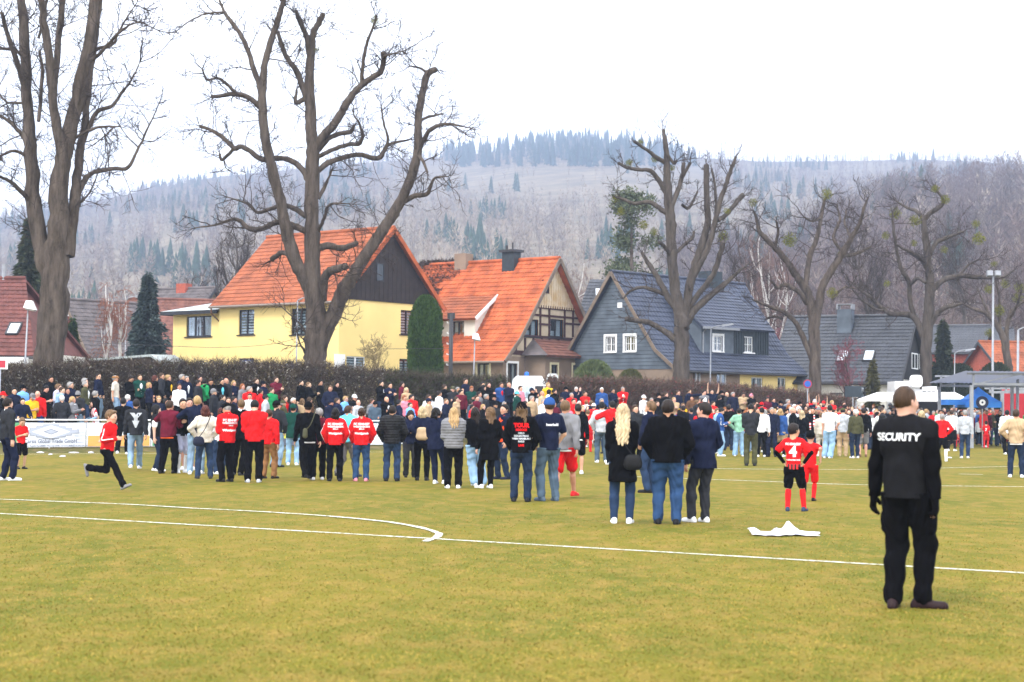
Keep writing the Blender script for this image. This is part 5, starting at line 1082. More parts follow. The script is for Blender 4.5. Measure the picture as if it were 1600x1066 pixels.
def b1(root, a, u, L):
    Z = Vector((0, 0, 1)); c = a+u*(L*.42)
    def poly(name, pts, m, o=.0):
        v = [c+u*x+Z*z+BN*o for x, z in pts]; mkmesh(name, np.array([tuple(q) for q in v])-np.array(root.location), [list(range(len(pts)))], m, root)
    zc = .60; st = [(-1.05, .06), (-1.05, -.06), (-.78, -.06), (-.78, -.13), (-.55, -.13), (-.55, -.19), (-.30, -.19), (-.30, -.24), (.30, -.24), (.30, -.19), (.55, -.19), (.55, -.13), (.78, -.13), (.78, -.06), (1.05, -.06), (1.05, .06), (.78, .06), (.78, .13), (.55, .13), (.55, .19), (.30, .19), (.30, .25), (-.30, .25), (-.30, .19), (-.55, .19), (-.55, .13), (-.78, .13), (-.78, .06)]
    poly('emblem', [(x, zc+z) for x, z in st], M['ink_grey']); poly('emblem', [(x*.985, zc+z*.93) for x, z in st], M['ink_lt'], .002)
    poly('emblem', [(-.72, zc), (0, zc-.23), (.72, zc), (0, zc+.23)], M['banner'], .004); poly('emblem', [(-.29, zc), (0, zc-.10), (.29, zc), (0, zc+.10)], M['ink_grey'], .006); poly('emblem', [(-.23, zc), (0, zc-.08), (.23, zc), (0, zc+.08)], M['ink_lt'], .008)
    put_text('Carsis Global Trade GmbH', .20, c+Z*.265, u, Z, BN, M['ink_grey'], root, .003, sx=.88)
    for i, t in enumerate(('Am Kupferdamm 12', '38855 Wernigerode', 'www.carsistrade.de', 'info@carsistrade.de')):
        put_text(t, .085, a+u*(L*(.17+.235*i))+Z*.11, u, Z, BN, M['ink_grey'], root, .001)
    for i in range(6):
        put_text(('HOLZ', 'METALL', 'BAUSTOFFE', 'MASCHINEN', 'GARTEN', 'LOGISTIK')[i], .075, a+u*(L*.90)+Z*(.80-.115*i), u, Z, BN, M['ink_lt'], root, .001)
banner(40, 135, 'white advertising banner with grey stepped diamond emblem beside the boy in red', M['banner'], b1)
banner(20, 38, 'narrow green advertising banner at the far left of the rail', M['b_green'])
banner(136, 236, 'banner with orange lower half behind the running boy', M['banner'], lambda r, a, u, L: mkmesh('printed_band', np.array([tuple(a+u*x+Vector((0, 0, z))+BN*.012) for x, z in ((.02*L, .08), (.98*L, .08), (.98*L, .46), (.02*L, .46))])-np.array(r.location), [(0, 1, 2, 3)], M['b_orange'], r))
banner(237, 330, 'white banner with yellow stripe behind the group around the white jacket', M['banner'], lambda r, a, u, L: mkmesh('printed_band', np.array([tuple(a+u*x+Vector((0, 0, z))+BN*.012) for x, z in ((.02*L, .08), (.98*L, .08), (.98*L, .3), (.02*L, .3))])-np.array(r.location), [(0, 1, 2, 3)], M['b_green'], r))
banner(425, 470, 'dark grey banner with tall yellow letters behind the man in green', M['b_grey'], lambda r, a, u, L: put_text('IMM', .55, a+u*(L*.45)+Vector((0, 0, .5)), u, (0, 0, 1), BN, M['b_yellow'], r, .01))
banner(520, 602, 'white banner lettered in black between the two red jackets and the black puffer', M['banner'], lambda r, a, u, L: put_text('AUTOHAUS COM', .34, a+u*(L*.60)+Vector((0, 0, .62)), u, (0, 0, 1), BN, M['ink_black'], r, .004))
banner(1395, 1470, 'pale green striped banner beyond the man in red longsleeve', M['banner'], lambda r, a, u, L: mkmesh('printed_band', np.array([tuple(a+u*x+Vector((0, 0, z))+BN*.012) for x, z in ((.02*L, .08), (.98*L, .08), (.98*L, .3), (.02*L, .3))])-np.array(r.location), [(0, 1, 2, 3)], M['b_green'], r))
banner(1540, 1592, 'white and green banner at the right end behind the olive jacket', M['b_green'], lambda r, a, u, L: [mkmesh('printed_band', np.array([tuple(a+u*x+Vector((0, 0, z))+BN*.012) for x, z in ((.02*L, z0), (.98*L, z0), (.98*L, z0+.14), (.02*L, z0+.14))])-np.array(r.location), [(0, 1, 2, 3)], M['banner'], r) for z0 in (.2, .5)])
# lamps
def street_lamp(label, px, ytop, Y, lean=0, head='cube', pm='metal_g', r=.042, name='street_lamp'):
    x = (px-800)/F*Y; zg = ground_z(x, Y); t = P(px+lean, ytop, Y); root = empty(name, (x, Y, zg), label, 'lamp')
    m = MB(); m.tube([(x, Y, zg-.2), (x, Y, zg+1.2), (t.x, Y, t.z)], [r*1.4, r, r*.7], 10); m.build('pole', M[pm], root, True)
    if head == 'cube':
        m = MB(); m.hexa([(t.x-.14, Y-.2, t.z-.08), (t.x+.30, Y-.2, t.z-.16), (t.x+.30, Y+.2, t.z-.16), (t.x-.14, Y+.2, t.z-.08), (t.x-.06, Y-.12, t.z+.20), (t.x+.16, Y-.12, t.z+.20), (t.x+.16, Y+.12, t.z+.20), (t.x-.06, Y+.12, t.z+.20)])
        h = m.build('lamp_head', M['white'], root); m = MB(); m.hexa([(t.x-.08, Y-.16, t.z-.15), (t.x+.26, Y-.16, t.z-.22), (t.x+.26, Y+.16, t.z-.22), (t.x-.08, Y+.16, t.z-.15), (t.x-.1, Y-.17, t.z-.09), (t.x+.28, Y-.17, t.z-.165), (t.x+.28, Y+.17, t.z-.165), (t.x-.1, Y+.17, t.z-.09)]); m.build('diffuser', M['lens'], h)
    elif head == 'arm':
        m = MB(); m.tube([(t.x, Y, t.z), (t.x+.25, Y, t.z+.13), (t.x+.75, Y, t.z+.22)], [.04, .03, .03], 8); m.build('arm', M[pm], root, True)
        m = MB(); m.hexa([(t.x+.6, Y-.1, t.z+.12), (t.x+1.25, Y-.1, t.z+.24), (t.x+1.25, Y+.1, t.z+.24), (t.x+.6, Y+.1, t.z+.12), (t.x+.62, Y-.08, t.z+.24), (t.x+1.2, Y-.08, t.z+.32), (t.x+1.2, Y+.08, t.z+.32), (t.x+.62, Y+.08, t.z+.24)]); m.build('lamp_head', M['metal_g'], root)
    elif head == 'flood':
        m = MB(); m.bar((t.x-.36, Y, t.z), (t.x+.36, Y, t.z), .05); m.build('crossbar', M[pm], root)
        for dx in (-.24, .24):
            m = MB(); m.hexa([(t.x+dx-.17, Y-.25, t.z+.05), (t.x+dx+.17, Y-.25, t.z+.05), (t.x+dx+.17, Y, t.z-.05), (t.x+dx-.17, Y, t.z-.05), (t.x+dx-.17, Y-.2, t.z+.35), (t.x+dx+.17, Y-.2, t.z+.35), (t.x+dx+.17, Y+.05, t.z+.32), (t.x+dx-.17, Y+.05, t.z+.32)]); m.build('floodlight', M['metal_g'], root)
M['lens'] = mat('lamp_lens', (.30, .29, .26), .2)
street_lamp('grey street lamp with white hooded head beside the double-trunk tree', 38, 478, 66, 6)
street_lamp('street lamp with arm passing in front of the yellow house window', 463, 470, 88, 2, 'arm')
street_lamp('street lamp with white hooded head before the timbered house', 740, 527, 88, 2)
street_lamp('white street lamp with short arm before the slate house dormer', 1110, 514, 94, 1, 'arm')
street_lamp('small street lamp in front of the weathered roof behind birches', 196, 468, 108, 1, 'arm')
street_lamp('thin grey street lamp in front of the brick house', 1491, 552, 104, 1, 'arm')
street_lamp('tall floodlight mast above the blue tent', 1551, 432, 104, 1, 'flood', r=.085, name='floodlight_mast')
street_lamp('very tall pale mast with a short top arm at the right edge by the canopy', 1590, 516, 84, 1, 'arm', r=.08, name='camera_mast')
# black post with insulators
def black_post():
    Y = 89; x = (704.5-800)/F*Y; t = P(704.5, 490, Y).z; root = empty('utility_pole', (x, Y, .9), 'black wooden utility pole with white insulators right of the thuja', 'pole')
    m = MB(); m.tube([(x, Y, .6), (x, Y, t)], [.12, .10], 10); m.build('pole', M['metal_dk'], root, True); m = MB(); m.bar((x-.2, Y, t-.12), (x+.2, Y, t-.12), .1, .3); m.build('pole_cap', M['metal_dk'], root)
    for i in range(6):
        z = t-.5-i*.55; m = MB(); m.tube([(x-.1, Y, z), (x-.2, Y, z), (x-.2, Y, z+.08)], .025, 6); m.build('insulator', M['white'], root, True)
black_post()
# overhead cables
def cable(label, pts):
    w_ = [P(*q) for q in pts]; root = None; m = MB(); m.tube([tuple(q) for q in catmull([tuple(q) for q in w_], 8)], .012, 5); tag(m.build('overhead_cable', M['metal_dk'], None), label, 'cable')
cable('thin cable sagging across the yellow house front', [(150, 536, 94), (270, 541, 93), (350, 543, 92), (430, 537, 91), (490, 520, 90)])
cable('thin cable crossing the timbered house toward the black pole', [(560, 546, 92), (640, 545, 91), (704, 545, 89)])
# road signs
def road_sign(label, px, py, Y, shape, r, m, m2=None):
    c = P(px, py, Y); zg = ground_z(c.x, Y); root = empty('road_sign', (c.x, Y, zg), label, 'road sign'); q = MB(); q.tube([(c.x, Y+.05, zg-.1), (c.x, Y+.05, c.z+r*.8)], .03, 8); q.build('post', M['metal_g'], root, True)
    k = {'tri': 3, 'disc': 24, 'rect': 4}[shape]; ph = {'tri': math.pi/2, 'disc': 0, 'rect': math.pi/4}[shape]; pts = [(math.cos(ph+i*2*math.pi/k)*r*(1.5 if shape == 'rect' else 1), math.sin(ph+i*2*math.pi/k)*r) for i in range(k)]
    q = MB(); q.add([(c.x+x, Y, c.z+z) for x, z in pts]+[(c.x+x, Y+.02, c.z+z) for x, z in pts], [list(range(k)), list(range(k, 2*k))[::-1]]+[(i, (i+1) % k, k+(i+1) % k, k+i) for i in range(k)]); pl = q.build('sign_plate', m, root)
    if m2: q = MB(); q.add([(c.x+x*.72, Y-.004, c.z+z*.72) for x, z in pts], [list(range(k))]); q.build('sign_face', m2, pl)
M['blue'] = mat('sign_blue', (.02, .10, .40), .4); M['red'] = mat('sign_red', (.60, .02, .03), .4); M['tentblue'] = mat('tent_blue_fabric', (.05, .28, .85), .6, .12, 1.5); M['navy'] = mat('navy_vinyl', (.01, .015, .05), .5)
road_sign('grey back of a triangular road sign above the hedge right of the big lime', 598, 584, 86, 'tri', .36, M['metal_g'])
road_sign('round blue and red no-stopping sign beside the mistletoe tree trunk', 1262, 600, 94, 'disc', .24, mat('dull_sign_red', (.30, .03, .06), .6), M['blue'])
road_sign('blue street name plate above the hedge under the yellow house', 388, 568, 84, 'rect', .22, M['blue'], M['white'])
road_sign('blue street name plate next to the lamp left of the big lime', 452, 573, 84, 'rect', .2, M['blue'], M['white'])
road_sign('large dark traffic sign back standing behind the crowd near the railing', 1333, 612, 92, 'rect', .42, M['slate_dark'])
road_sign('rounded red sign with white border at the left edge', 0, 569, 62, 'rect', .26, M['white'], mat('dull_red', (.40, .03, .05), .6))
# white van
def van():
    Y = 90; a = P(799, 606, Y); b = P(858, 606, Y); zt = P(830, 588, Y).z; zg = .75; x0, x1 = a.x, b.x
    root = empty('white_van', ((x0+x1)/2, Y, zg), 'white van with a blue beacon on its roof, parked behind the hedge gap', 'van')
    pr = [(0, .3), (0, .75), (.04, .93), (.13, 1.0), (.80, 1.0), (.93, .80), (1.0, .62), (1.0, .3)]; h = zt-zg; W2 = .95
    m = MB(); n = len(pr); m.add([(x0+(x1-x0)*p, Y-W2*(1 if z < .7 else .9), zg+h*z) for p, z in pr]+[(x0+(x1-x0)*p, Y+W2*(1 if z < .7 else .9), zg+h*z) for p, z in pr], [list(range(n))[::-1], list(range(n, 2*n))]+[(i, (i+1) % n, n+(i+1) % n, n+i) for i in range(n)]); bd = m.build('body', mat('white_van_paint', (.80, .82, .84), .25, spec=.6), root)
    for u in (.2, .8):
        m = MB(); m.tube([(x0+(x1-x0)*u, Y-1.0, zg+.33), (x0+(x1-x0)*u, Y-.75, zg+.33)], .33, 16); m.build('wheel', M['metal_dk'], root)
    m = MB(); m.box(x0+.25*(x1-x0), x0+.55*(x1-x0), Y-W2-.01, Y-W2+.02, zg+h*.55, zg+h*.82); m.build('window', M['glass'], root); m = MB(); m.box(x0+.62*(x1-x0), x0+.84*(x1-x0), Y-W2-.01, Y-W2+.02, zg+h*.55, zg+h*.80); m.build('window', M['metal_dk'], root)
    c = P(823, 586, Y); m = MB(); m.tube([(c.x, Y, zt-.01), (c.x, Y, zt+.1), (c.x, Y, zt+.2), (c.x, Y, zt+.24)], [.13, .13, .10, .02], 12); m.build('beacon', mat('blue_beacon', (.01, .12, .6), .15), root, True)
    m = MB(); m.box(c.x-.25, c.x+.15, Y-.12, Y+.12, zt-.02, zt+.04); m.build('beacon_bar', M['metal_dk'], root)
van()
def car(label, pa, pb, ytop, Y, col):
    a = P(pa, ytop, Y); b = P(pb, ytop, Y); zg = .8; x0, x1 = a.x, b.x; h = a.z-zg; root = empty('parked_car', ((x0+x1)/2, Y, zg), label, 'car')
    pr = [(0, .2), (0, .5), (.04, .62), (.17, .68), (.30, .96), (.36, 1), (.68, 1), (.76, .96), (.9, .66), (.98, .6), (1, .5), (1, .2)]; n = len(pr); m = MB(); W2 = .86
    m.add([(x0+(x1-x0)*p, Y-W2*(1 if z < .7 else .78), zg+h*z) for p, z in pr]+[(x0+(x1-x0)*p, Y+W2*(1 if z < .7 else .78), zg+h*z) for p, z in pr], [list(range(n))[::-1], list(range(n, 2*n))]+[(i, (i+1) % n, n+(i+1) % n, n+i) for i in range(n)]); m.build('body', mat('car_paint', col, .3, spec=.6), root)
    m = MB(); m.hexa([(x0+(x1-x0)*.27, Y-W2*.98, zg+h*.70), (x0+(x1-x0)*.80, Y-W2*.98, zg+h*.70), (x0+(x1-x0)*.80, Y, zg+h*.70), (x0+(x1-x0)*.27, Y, zg+h*.70), (x0+(x1-x0)*.36, Y-W2*.82, zg+h*.94), (x0+(x1-x0)*.70, Y-W2*.82, zg+h*.94), (x0+(x1-x0)*.70, Y, zg+h*.94), (x0+(x1-x0)*.36, Y, zg+h*.94)]); m.build('window', M['metal_dk'], root)
    for u in (.19, .8): m = MB(); m.tube([(x0+(x1-x0)*u, Y-.9, zg+.3), (x0+(x1-x0)*u, Y-.68, zg+.3)], .3, 14); m.build('wheel', M['metal_dk'], root)
car('pale car roof showing above the hedge right of the white van', 844, 880, 584, 93, (.5, .52, .5))
car('red and white car glimpsed through the hedge before the slate house', 996, 1040, 598, 101, (.45, .03, .05))
# canopy structure at right
def sheetmat():
    if 'translucent_sheet' in bpy.data.materials: return bpy.data.materials['translucent_sheet']
    m = bpy.data.materials.new('translucent_sheet'); m.use_nodes = True; t = m.node_tree; t.nodes.clear(); o = t.nodes.new('ShaderNodeOutputMaterial'); a = t.nodes.new('ShaderNodeBsdfTranslucent'); b = t.nodes.new('ShaderNodeBsdfDiffuse'); x = t.nodes.new('ShaderNodeMixShader')
    a.inputs[0].default_value = (.17, .18, .22, 1); b.inputs[0].default_value = (.24, .25, .29, 1); x.inputs[0].default_value = .6; t.links.new(b.outputs[0], x.inputs[1]); t.links.new(a.outputs[0], x.inputs[2]); t.links.new(x.outputs[0], o.inputs[0]); return m
def canopy(label, x0p, x1p, yt, yb, ypost, Y, posts, depth=6, sheet=True, name='canopy'):
    a = P(x0p, yt, Y); b = P(x1p, yt, Y); zb = P(x0p, yb, Y).z; root = empty(name, (a.x, Y, .1), label, 'canopy'); z1 = a.z
    for y in (Y, Y+depth):
        m = MB(); m.bar((a.x, y, z1), (b.x, y, z1), .09); m.bar((a.x+.25, y, zb), (b.x, y, zb), .12); m.bar((a.x+.3, y, zb), (a.x+.3, y, z1), .09); w_ = 2.1; x = a.x+.4; up = True
        while x+w_ < b.x: m.bar((x, y, zb if up else z1), (x+w_, y, z1 if up else zb), .06); up = not up; x += w_
        m.build('truss', M['metal_g'], root)
    for px in posts:
        x = P(px, yb, Y).x; m = MB(); m.bar((x, Y, 0), (x, Y, zb-.06), .16); m.build('post', M['metal_g'], root); m = MB(); m.bar((x, Y+depth, 0), (x, Y+depth, zb-.06), .14); m.build('post', M['metal_g'], root)
    if sheet:
        m = MB(); n = 60; vs = []
        for i in range(n+1):
            for y, z in ((Y-.6, z1+.10), (Y+depth+.4, z1-.35)): vs.append((a.x-.3+(b.x-a.x+.6)*i/n, y, z+.03*(i % 2)))
        m.add(vs, [(2*i, 2*i+2, 2*i+3, 2*i+1) for i in range(n)]); m.build('roof_sheet', sheetmat(), root)
    return root
canopy('large steel truss canopy with corrugated sheet roof at the right edge', 1511, 1700, 584, 600, 650, 80, (1518, 1640))
canopy('lower steel truss frame inside the canopy, before the red panel', 1563, 1680, 606, 612, 650, 90, (1566, 1650), 3, False, 'truss_frame')
Yr = 94; c0, c1 = P(1566, 603, Yr), P(1680, 660, Yr); m = MB(); m.box(c0.x, c1.x, Yr, Yr+.1, .1, c0.z); tag(m.build('red_backdrop', mat('red_stage_panel', (.45, .02, .03), .7, .1, 1), None), 'dark red panel wall at the back of the right canopy', 'panel')
def tent():
    Y = 84; x0, x1 = P(1517, 628, Y).x, P(1566, 628, Y).x; ze = P(1540, 628, Y).z; zp = P(1543, 604, Y).z; dp = 3.0; root = empty('blue_tent', ((x0+x1)/2, Y, .1), 'blue pointed pavilion tent under the canopy at right', 'tent'); cx = (x0+x1)/2
    n = 10; vs = []; fs = []; cs = [(x0, Y), (x1, Y), (x1, Y+dp), (x0, Y+dp)]
    for s in range(4):
        a, b = cs[s], cs[(s+1) % 4]; bs = len(vs)
        for j in range(n+1):
            t = j/n
            for i in range(n+1):
                u = i/n; x = a[0]+(b[0]-a[0])*u; y = a[1]+(b[1]-a[1])*u; x = x+(cx-x)*t; y = y+(Y+dp/2-y)*t; z = ze+(zp-ze)*(t**1.25)+.06*math.sin(u*math.pi)*(1-t)*-1; vs.append((x, y, z))
        fs += [(bs+j*(n+1)+i, bs+j*(n+1)+i+1, bs+(j+1)*(n+1)+i+1, bs+(j+1)*(n+1)+i) for j in range(n) for i in range(n)]
    mkmesh('tent_roof', np.array(vs)-np.array(root.location), fs, M['tentblue'], root, True)
    m = MB()
    for s in range(4):
        a, b = cs[s], cs[(s+1) % 4]; m.add([(a[0], a[1], ze), (b[0], b[1], ze), (b[0], b[1], ze-.28), (a[0], a[1], ze-.28)], [(0, 1, 2, 3)])
    m.build('valance', M['tentblue'], root)
    for x, y in cs: m = MB(); m.bar((x, y, 0), (x, y, ze), .05); m.build('pole', M['metal_g'], root)
tent()
c0, c1 = P(1494, 624, 85), P(1517, 633, 85); m = MB(); m.box(c0.x-.4, c1.x, 85, 86.5, c1.z, c0.z); tag(m.build('blue_awning', M['tentblue'], None), 'flat blue awning strip between the white awning and the tent', 'awning')
def kiosk():
    Y = 96; root = empty('food_stall', (P(1430, 640, Y).x, Y, .1), 'white food trailer with wide white awning and rounded roof sign', 'stall')
    zt = P(1430, 613, Y-4).z; ze = P(1430, 625, Y-6).z
    q = lambda px, py, y: P(px, py, y)
    a, b, c, d = q(1340, 624, Y-6), q(1516, 625, Y-6), q(1492, 613, Y-1), q(1371, 613, Y-1); m = MB()
    m.add([tuple(a), tuple(b), tuple(c), tuple(d)]+[tuple(v+Vector((0, 0, -.1))) for v in (a, b, c, d)], [(0, 1, 2, 3), (7, 6, 5, 4), (0, 1, 5, 4), (1, 2, 6, 5), (2, 3, 7, 6), (3, 0, 4, 7)]); m.build('awning', mat('white_awning', (.76, .75, .72), .7), root)
    for v in (a, b): m = MB(); m.bar((v.x*.998, v.y+.2, 0), (v.x*.998, v.y+.2, v.z-.08), .05); m.build('awning_pole', M['metal_g'], root)
    x0, x1 = q(1400, 620, Y).x, q(1468, 620, Y).x; zc = q(1400, 600, Y).z; m = MB(); m.box(x0, x1, Y, Y+2.4, .4, zc-.3); m.box(x0, q(1424, 600, Y).x, Y+.2, Y+2.2, zc-.3, zc+.15); m.box(x0+2, x1-.1, Y+.2, Y+2.2, zc-.3, zc-.12); m.build('body', M['white'], root)
    m = MB(); m.box(x0+.1, x1-.1, Y-.04, Y-.005, .5, zc-.75); m.build('awning_shade_panel', M['dark'], root)  # added near-black panel; its colour stands for the shade under the awning
    for i, px in enumerate((1415, 1442, 1449, 1456)): x = q(px, 606, Y).x; m = MB(); m.box(x, x+.2, Y-.02, Y+.01, zc-.62, zc-.4); m.build('window', M['metal_dk'], root)
    x = q(1432, 596, Y-.3).x; z0, z1 = q(1432, 605, Y-.3).z, q(1432, 586, Y-.3).z; m = MB(); n = 20; pts = []
    w_ = .33; 
    for i in range(n): t = i/n*2*math.pi; cx_, cz_ = math.cos(t), math.sin(t); pts.append((x+w_*math.copysign(abs(cx_)**.5, cx_), (z0+z1)/2+(z1-z0)/2*math.copysign(abs(cz_)**.6, cz_)))
    m.add([(p, Y-.35, z) for p, z in pts]+[(p, Y-.05, z) for p, z in pts], [list(range(n))[::-1], list(range(n, 2*n))]+[(i, (i+1) % n, n+(i+1) % n, n+i) for i in range(n)]); s_ = m.build('roof_sign', M['white'], root)
    m = MB(); m.bar((x-.16, Y-.36, (z0+z1)/2-.1), (x+.16, Y-.36, (z0+z1)/2+.04), .012, .09, (0, 1, 0)); m.bar((x-.1, Y-.362, (z0+z1)/2+.02), (x+.12, Y-.362, (z0+z1)/2+.13), .012, .05, (0, 1, 0)); m.build('emblem', M['ink_red'], s_)
    m = MB(); m.bar((x-.02, Y-.364, (z0+z1)/2+.06), (x+.08, Y-.364, (z0+z1)/2+.24), .012, .05, (0, 1, 0)); m.build('emblem', M['ink_grey'], s_)
kiosk()
# round navy sign by the tent
c = P(1535, 629, 82); r_ = .30; root = empty('round_sign', (c.x, 82, .1), 'round navy sign with white ring in front of the blue tent', 'sign'); m = MB(); m.tube([(c.x, 82, 0), (c.x, 82, c.z-r_)], .03, 8); m.build('post', M['metal_g'], root)
m = MB(); m.tube([(c.x, 82, c.z), (c.x, 82.04, c.z)], r_, 28); m.build('sign_plate', M['navy'], root); m = MB(); m.tube([(c.x, 81.985, c.z), (c.x, 81.995, c.z)], r_*.5, 24); m.build('sign_ring', M['ink_white'], root); m = MB(); m.tube([(c.x, 81.975, c.z), (c.x, 81.982, c.z)], r_*.16, 12); m.build('sign_centre', M['navy'], root)
# paper sheet on the grass
def sheet():
    c = G(1225, 836); root_l = 'crumpled white sheet lying on the grass left of the security guard'; n, k = 26, 14; vs = []
    for j in range(k+1):
        for i in range(n+1):
            u, v_ = i/n*2-1, j/k*2-1; x = u*.44+.06*v_; y = v_*.33+.05*math.sin(u*4)
            h = .14*math.exp(-((u-.12)/.20)**2-((v_-.1)/.5)**2)+.05*math.exp(-((u+.28)/.12)**2-((v_)/.6)**2)+.05*math.exp(-((u-.42)/.14)**2-((v_+.3)/.5)**2)+.035*abs(math.sin(u*7+v_*2))*(.3+.7*(1-abs(v_)))+.05*max(0, -u-.75)*4*(v_ > -.6)+.008
            edge = max(abs(u), abs(v_)); rr = 1-.18*max(0, edge-.5)*math.sin(u*5+v_*7); vs.append((x*rr, y*rr, h+.004*random.random()))
    fs = [(j*(n+1)+i, j*(n+1)+i+1, (j+1)*(n+1)+i+1, (j+1)*(n+1)+i) for j in range(k) for i in range(n)]
    tag(mkmesh('paper_sheet', np.array(vs), fs, mat('white_paper', (.56, .55, .60), .9, .12, 6), None, False, loc=(c.x, c.y, .004)), root_l, 'paper')
sheet()
for i, (x, y, w_, lab) in enumerate(((63, 708, .30, 'crumpled paper scrap near the boy in red by the left banner'), (78, 711, .16, 'small flat paper scrap left of centre under the emblem banner'), (98, 714, .2, 'lone paper scrap lying nearest the running boy'), (116, 708, .42, 'largest heap of torn white paper under the banner'), (125, 706, .22, 'paper scrap touching the large torn heap'), (142, 708, .24, 'paper scrap by the foot of the striped shirt man'), (1483, 716, .25, 'white scrap on the grass left of the grey hoodie walker'))):
    c = G(x, y); n = 8; vs = [(w_*.5*math.cos(j*.785)*random.uniform(.7, 1.1), w_*.4*math.sin(j*.785)*random.uniform(.7, 1.1), .008+.03*random.random()) for j in range(8)]+[(0, 0, .03+.03*random.random())]; vs2 = [(a, b, 0.001) for a, b, _ in vs[:8]]
    tag(mkmesh('paper_scrap', np.array(vs+vs2), [(j, (j+1) % 8, 8) for j in range(8)]+[(9+j, 9+(j+1) % 8, (j+1) % 8, j) for j in range(8)], bpy.data.materials['white_paper'], None, False, loc=(c.x, c.y, .003)), lab, 'litter', 'paper scraps littered along the pitch edge')
# ================================================================ PEOPLE
# ---- implicit-surface modeller: tapered capsules blended smoothly, polygonised with surface nets
def surface_net(Fd, org, c):
    """Fd: field (nx,ny,nz) negative inside -> verts, quads"""
    S = Fd < 0; nx, ny, nz = Fd.shape
    cs = [S[i:nx-1+i, j:ny-1+j, k:nz-1+k] for i in (0, 1) for j in (0, 1) for k in (0, 1)]
    sm = sum(q.astype(np.int8) for q in cs); act = (sm > 0) & (sm < 8); idx = -np.ones(act.shape, dtype=np.int64); ii = np.argwhere(act); idx[act] = np.arange(len(ii))
    acc = np.zeros((len(ii), 3)); cnt = np.zeros(len(ii)); I, J, K = ii.T
    for d in range(3):
        for a in (0, 1):
            for b in (0, 1):
                o0 = [0, 0, 0]; o1 = [0, 0, 0]; e = [q for q in range(3) if q != d]; o0[e[0]] = o1[e[0]] = a; o0[e[1]] = o1[e[1]] = b; o1[d] = 1
                f0 = Fd[I+o0[0], J+o0[1], K+o0[2]]; f1 = Fd[I+o1[0], J+o1[1], K+o1[2]]; m = (f0 < 0) != (f1 < 0); t = np.where(m, f0/(f0-f1+1e-12), 0)
                p = np.zeros((len(ii), 3)); p[:, e[0]] = a; p[:, e[1]] = b; p[:, d] = t; acc += p*m[:, None]; cnt += m
    v = (ii+acc/np.maximum(cnt, 1)[:, None])*c+np.array(org); Q = []
    for d in range(3):
        e = [(1, 2), (2, 0), (0, 1)][d]; sl0 = [slice(1, -1)]*3; sl0[d] = slice(0, -1); sl1 = list(sl0); sl1[d] = slice(1, None)
        A = S[tuple(sl0)]; B = S[tuple(sl1)]; ch = np.argwhere(A != B); fl = A[A != B]
        ch = ch+1; ch[:, d] -= 1; off = np.zeros((4, 3), dtype=int)
        for n_, (a, b) in enumerate(((-1, -1), (0, -1), (0, 0), (-1, 0))): off[n_, e[0]] = a; off[n_, e[1]] = b
        q = np.stack([idx[tuple((ch+o).T)] for o in off], 1); q[~fl] = q[~fl][:, ::-1]; Q.append(q)
    q = np.concatenate(Q); return v, q[(q >= 0).all(1)]
class SDF:
    def __init__(s, lo, hi, c):
        s.lo = np.array(lo, dtype=float); s.c = c; n = (np.ceil((np.array(hi)-s.lo)/c)+1).astype(int)
        s.ax = [s.lo[i]+c*np.arange(n[i]) for i in range(3)]; s.F = np.full(n, .5, dtype=np.float32)
    def cap(s, a, b, ra, rb, k=.02, sq=(1, 1, 1), rot=None):
        """tapered capsule; sq flattens it along x,y,z"""
        a, b = np.array(a, dtype=float), np.array(b, dtype=float); m = max(ra, rb)*max(max(sq), 1)+k*1.5+.03; sl = []
        for i in range(3):
            i0 = np.searchsorted(s.ax[i], min(a[i], b[i])-m); i1 = np.searchsorted(s.ax[i], max(a[i], b[i])+m); sl.append(slice(i0, i1))
        if any(q.stop <= q.start for q in sl): return s
        X, Y, Z = np.meshgrid(s.ax[0][sl[0]], s.ax[1][sl[1]], s.ax[2][sl[2]], indexing='ij', sparse=True)
        q = np.array(sq, dtype=float); X, Y, Z = (X-a[0])/q[0], (Y-a[1])/q[1], (Z-a[2])/q[2]; d = (b-a)/q; dd = d@d+1e-12
        t = np.clip((X*d[0]+Y*d[1]+Z*d[2])/dd, 0, 1); f = (np.sqrt((X-d[0]*t)**2+(Y-d[1]*t)**2+(Z-d[2]*t)**2)-(ra+(rb-ra)*t))*q.min()
        sl = tuple(sl); g = s.F[sl]; h = np.clip(.5+.5*(g-f)/k, 0, 1); s.F[sl] = g*(1-h)+f*h-k*h*(1-h); return s
    def cut(s, n, d):   # keep n.p < d
        X, Y, Z = np.meshgrid(*s.ax, indexing='ij', sparse=True); s.F = np.maximum(s.F, (X*n[0]+Y*n[1]+Z*n[2]-d).astype(np.float32)); return s
    def disp(s, fn):
        X, Y, Z = np.meshgrid(*s.ax, indexing='ij', sparse=True); s.F = s.F+fn(X, Y, Z).astype(np.float32); return s
    def mesh(s): return surface_net(s.F, s.lo, s.c)
def ik(a, b, l1, l2, pole):
    a, b, pole = map(np.array, (a, b, pole)); d = b-a; D = np.linalg.norm(d); mx_ = (l1+l2)*.998
    if D > mx_: b = a+d/D*mx_; d = b-a; D = mx_
    u = d/D; x = (l1**2-l2**2+D**2)/(2*D); h = math.sqrt(max(0, l1**2-x**2)); p = pole-u*(pole@u); p = p/(np.linalg.norm(p)+1e-9); return a+u*x+p*h, b
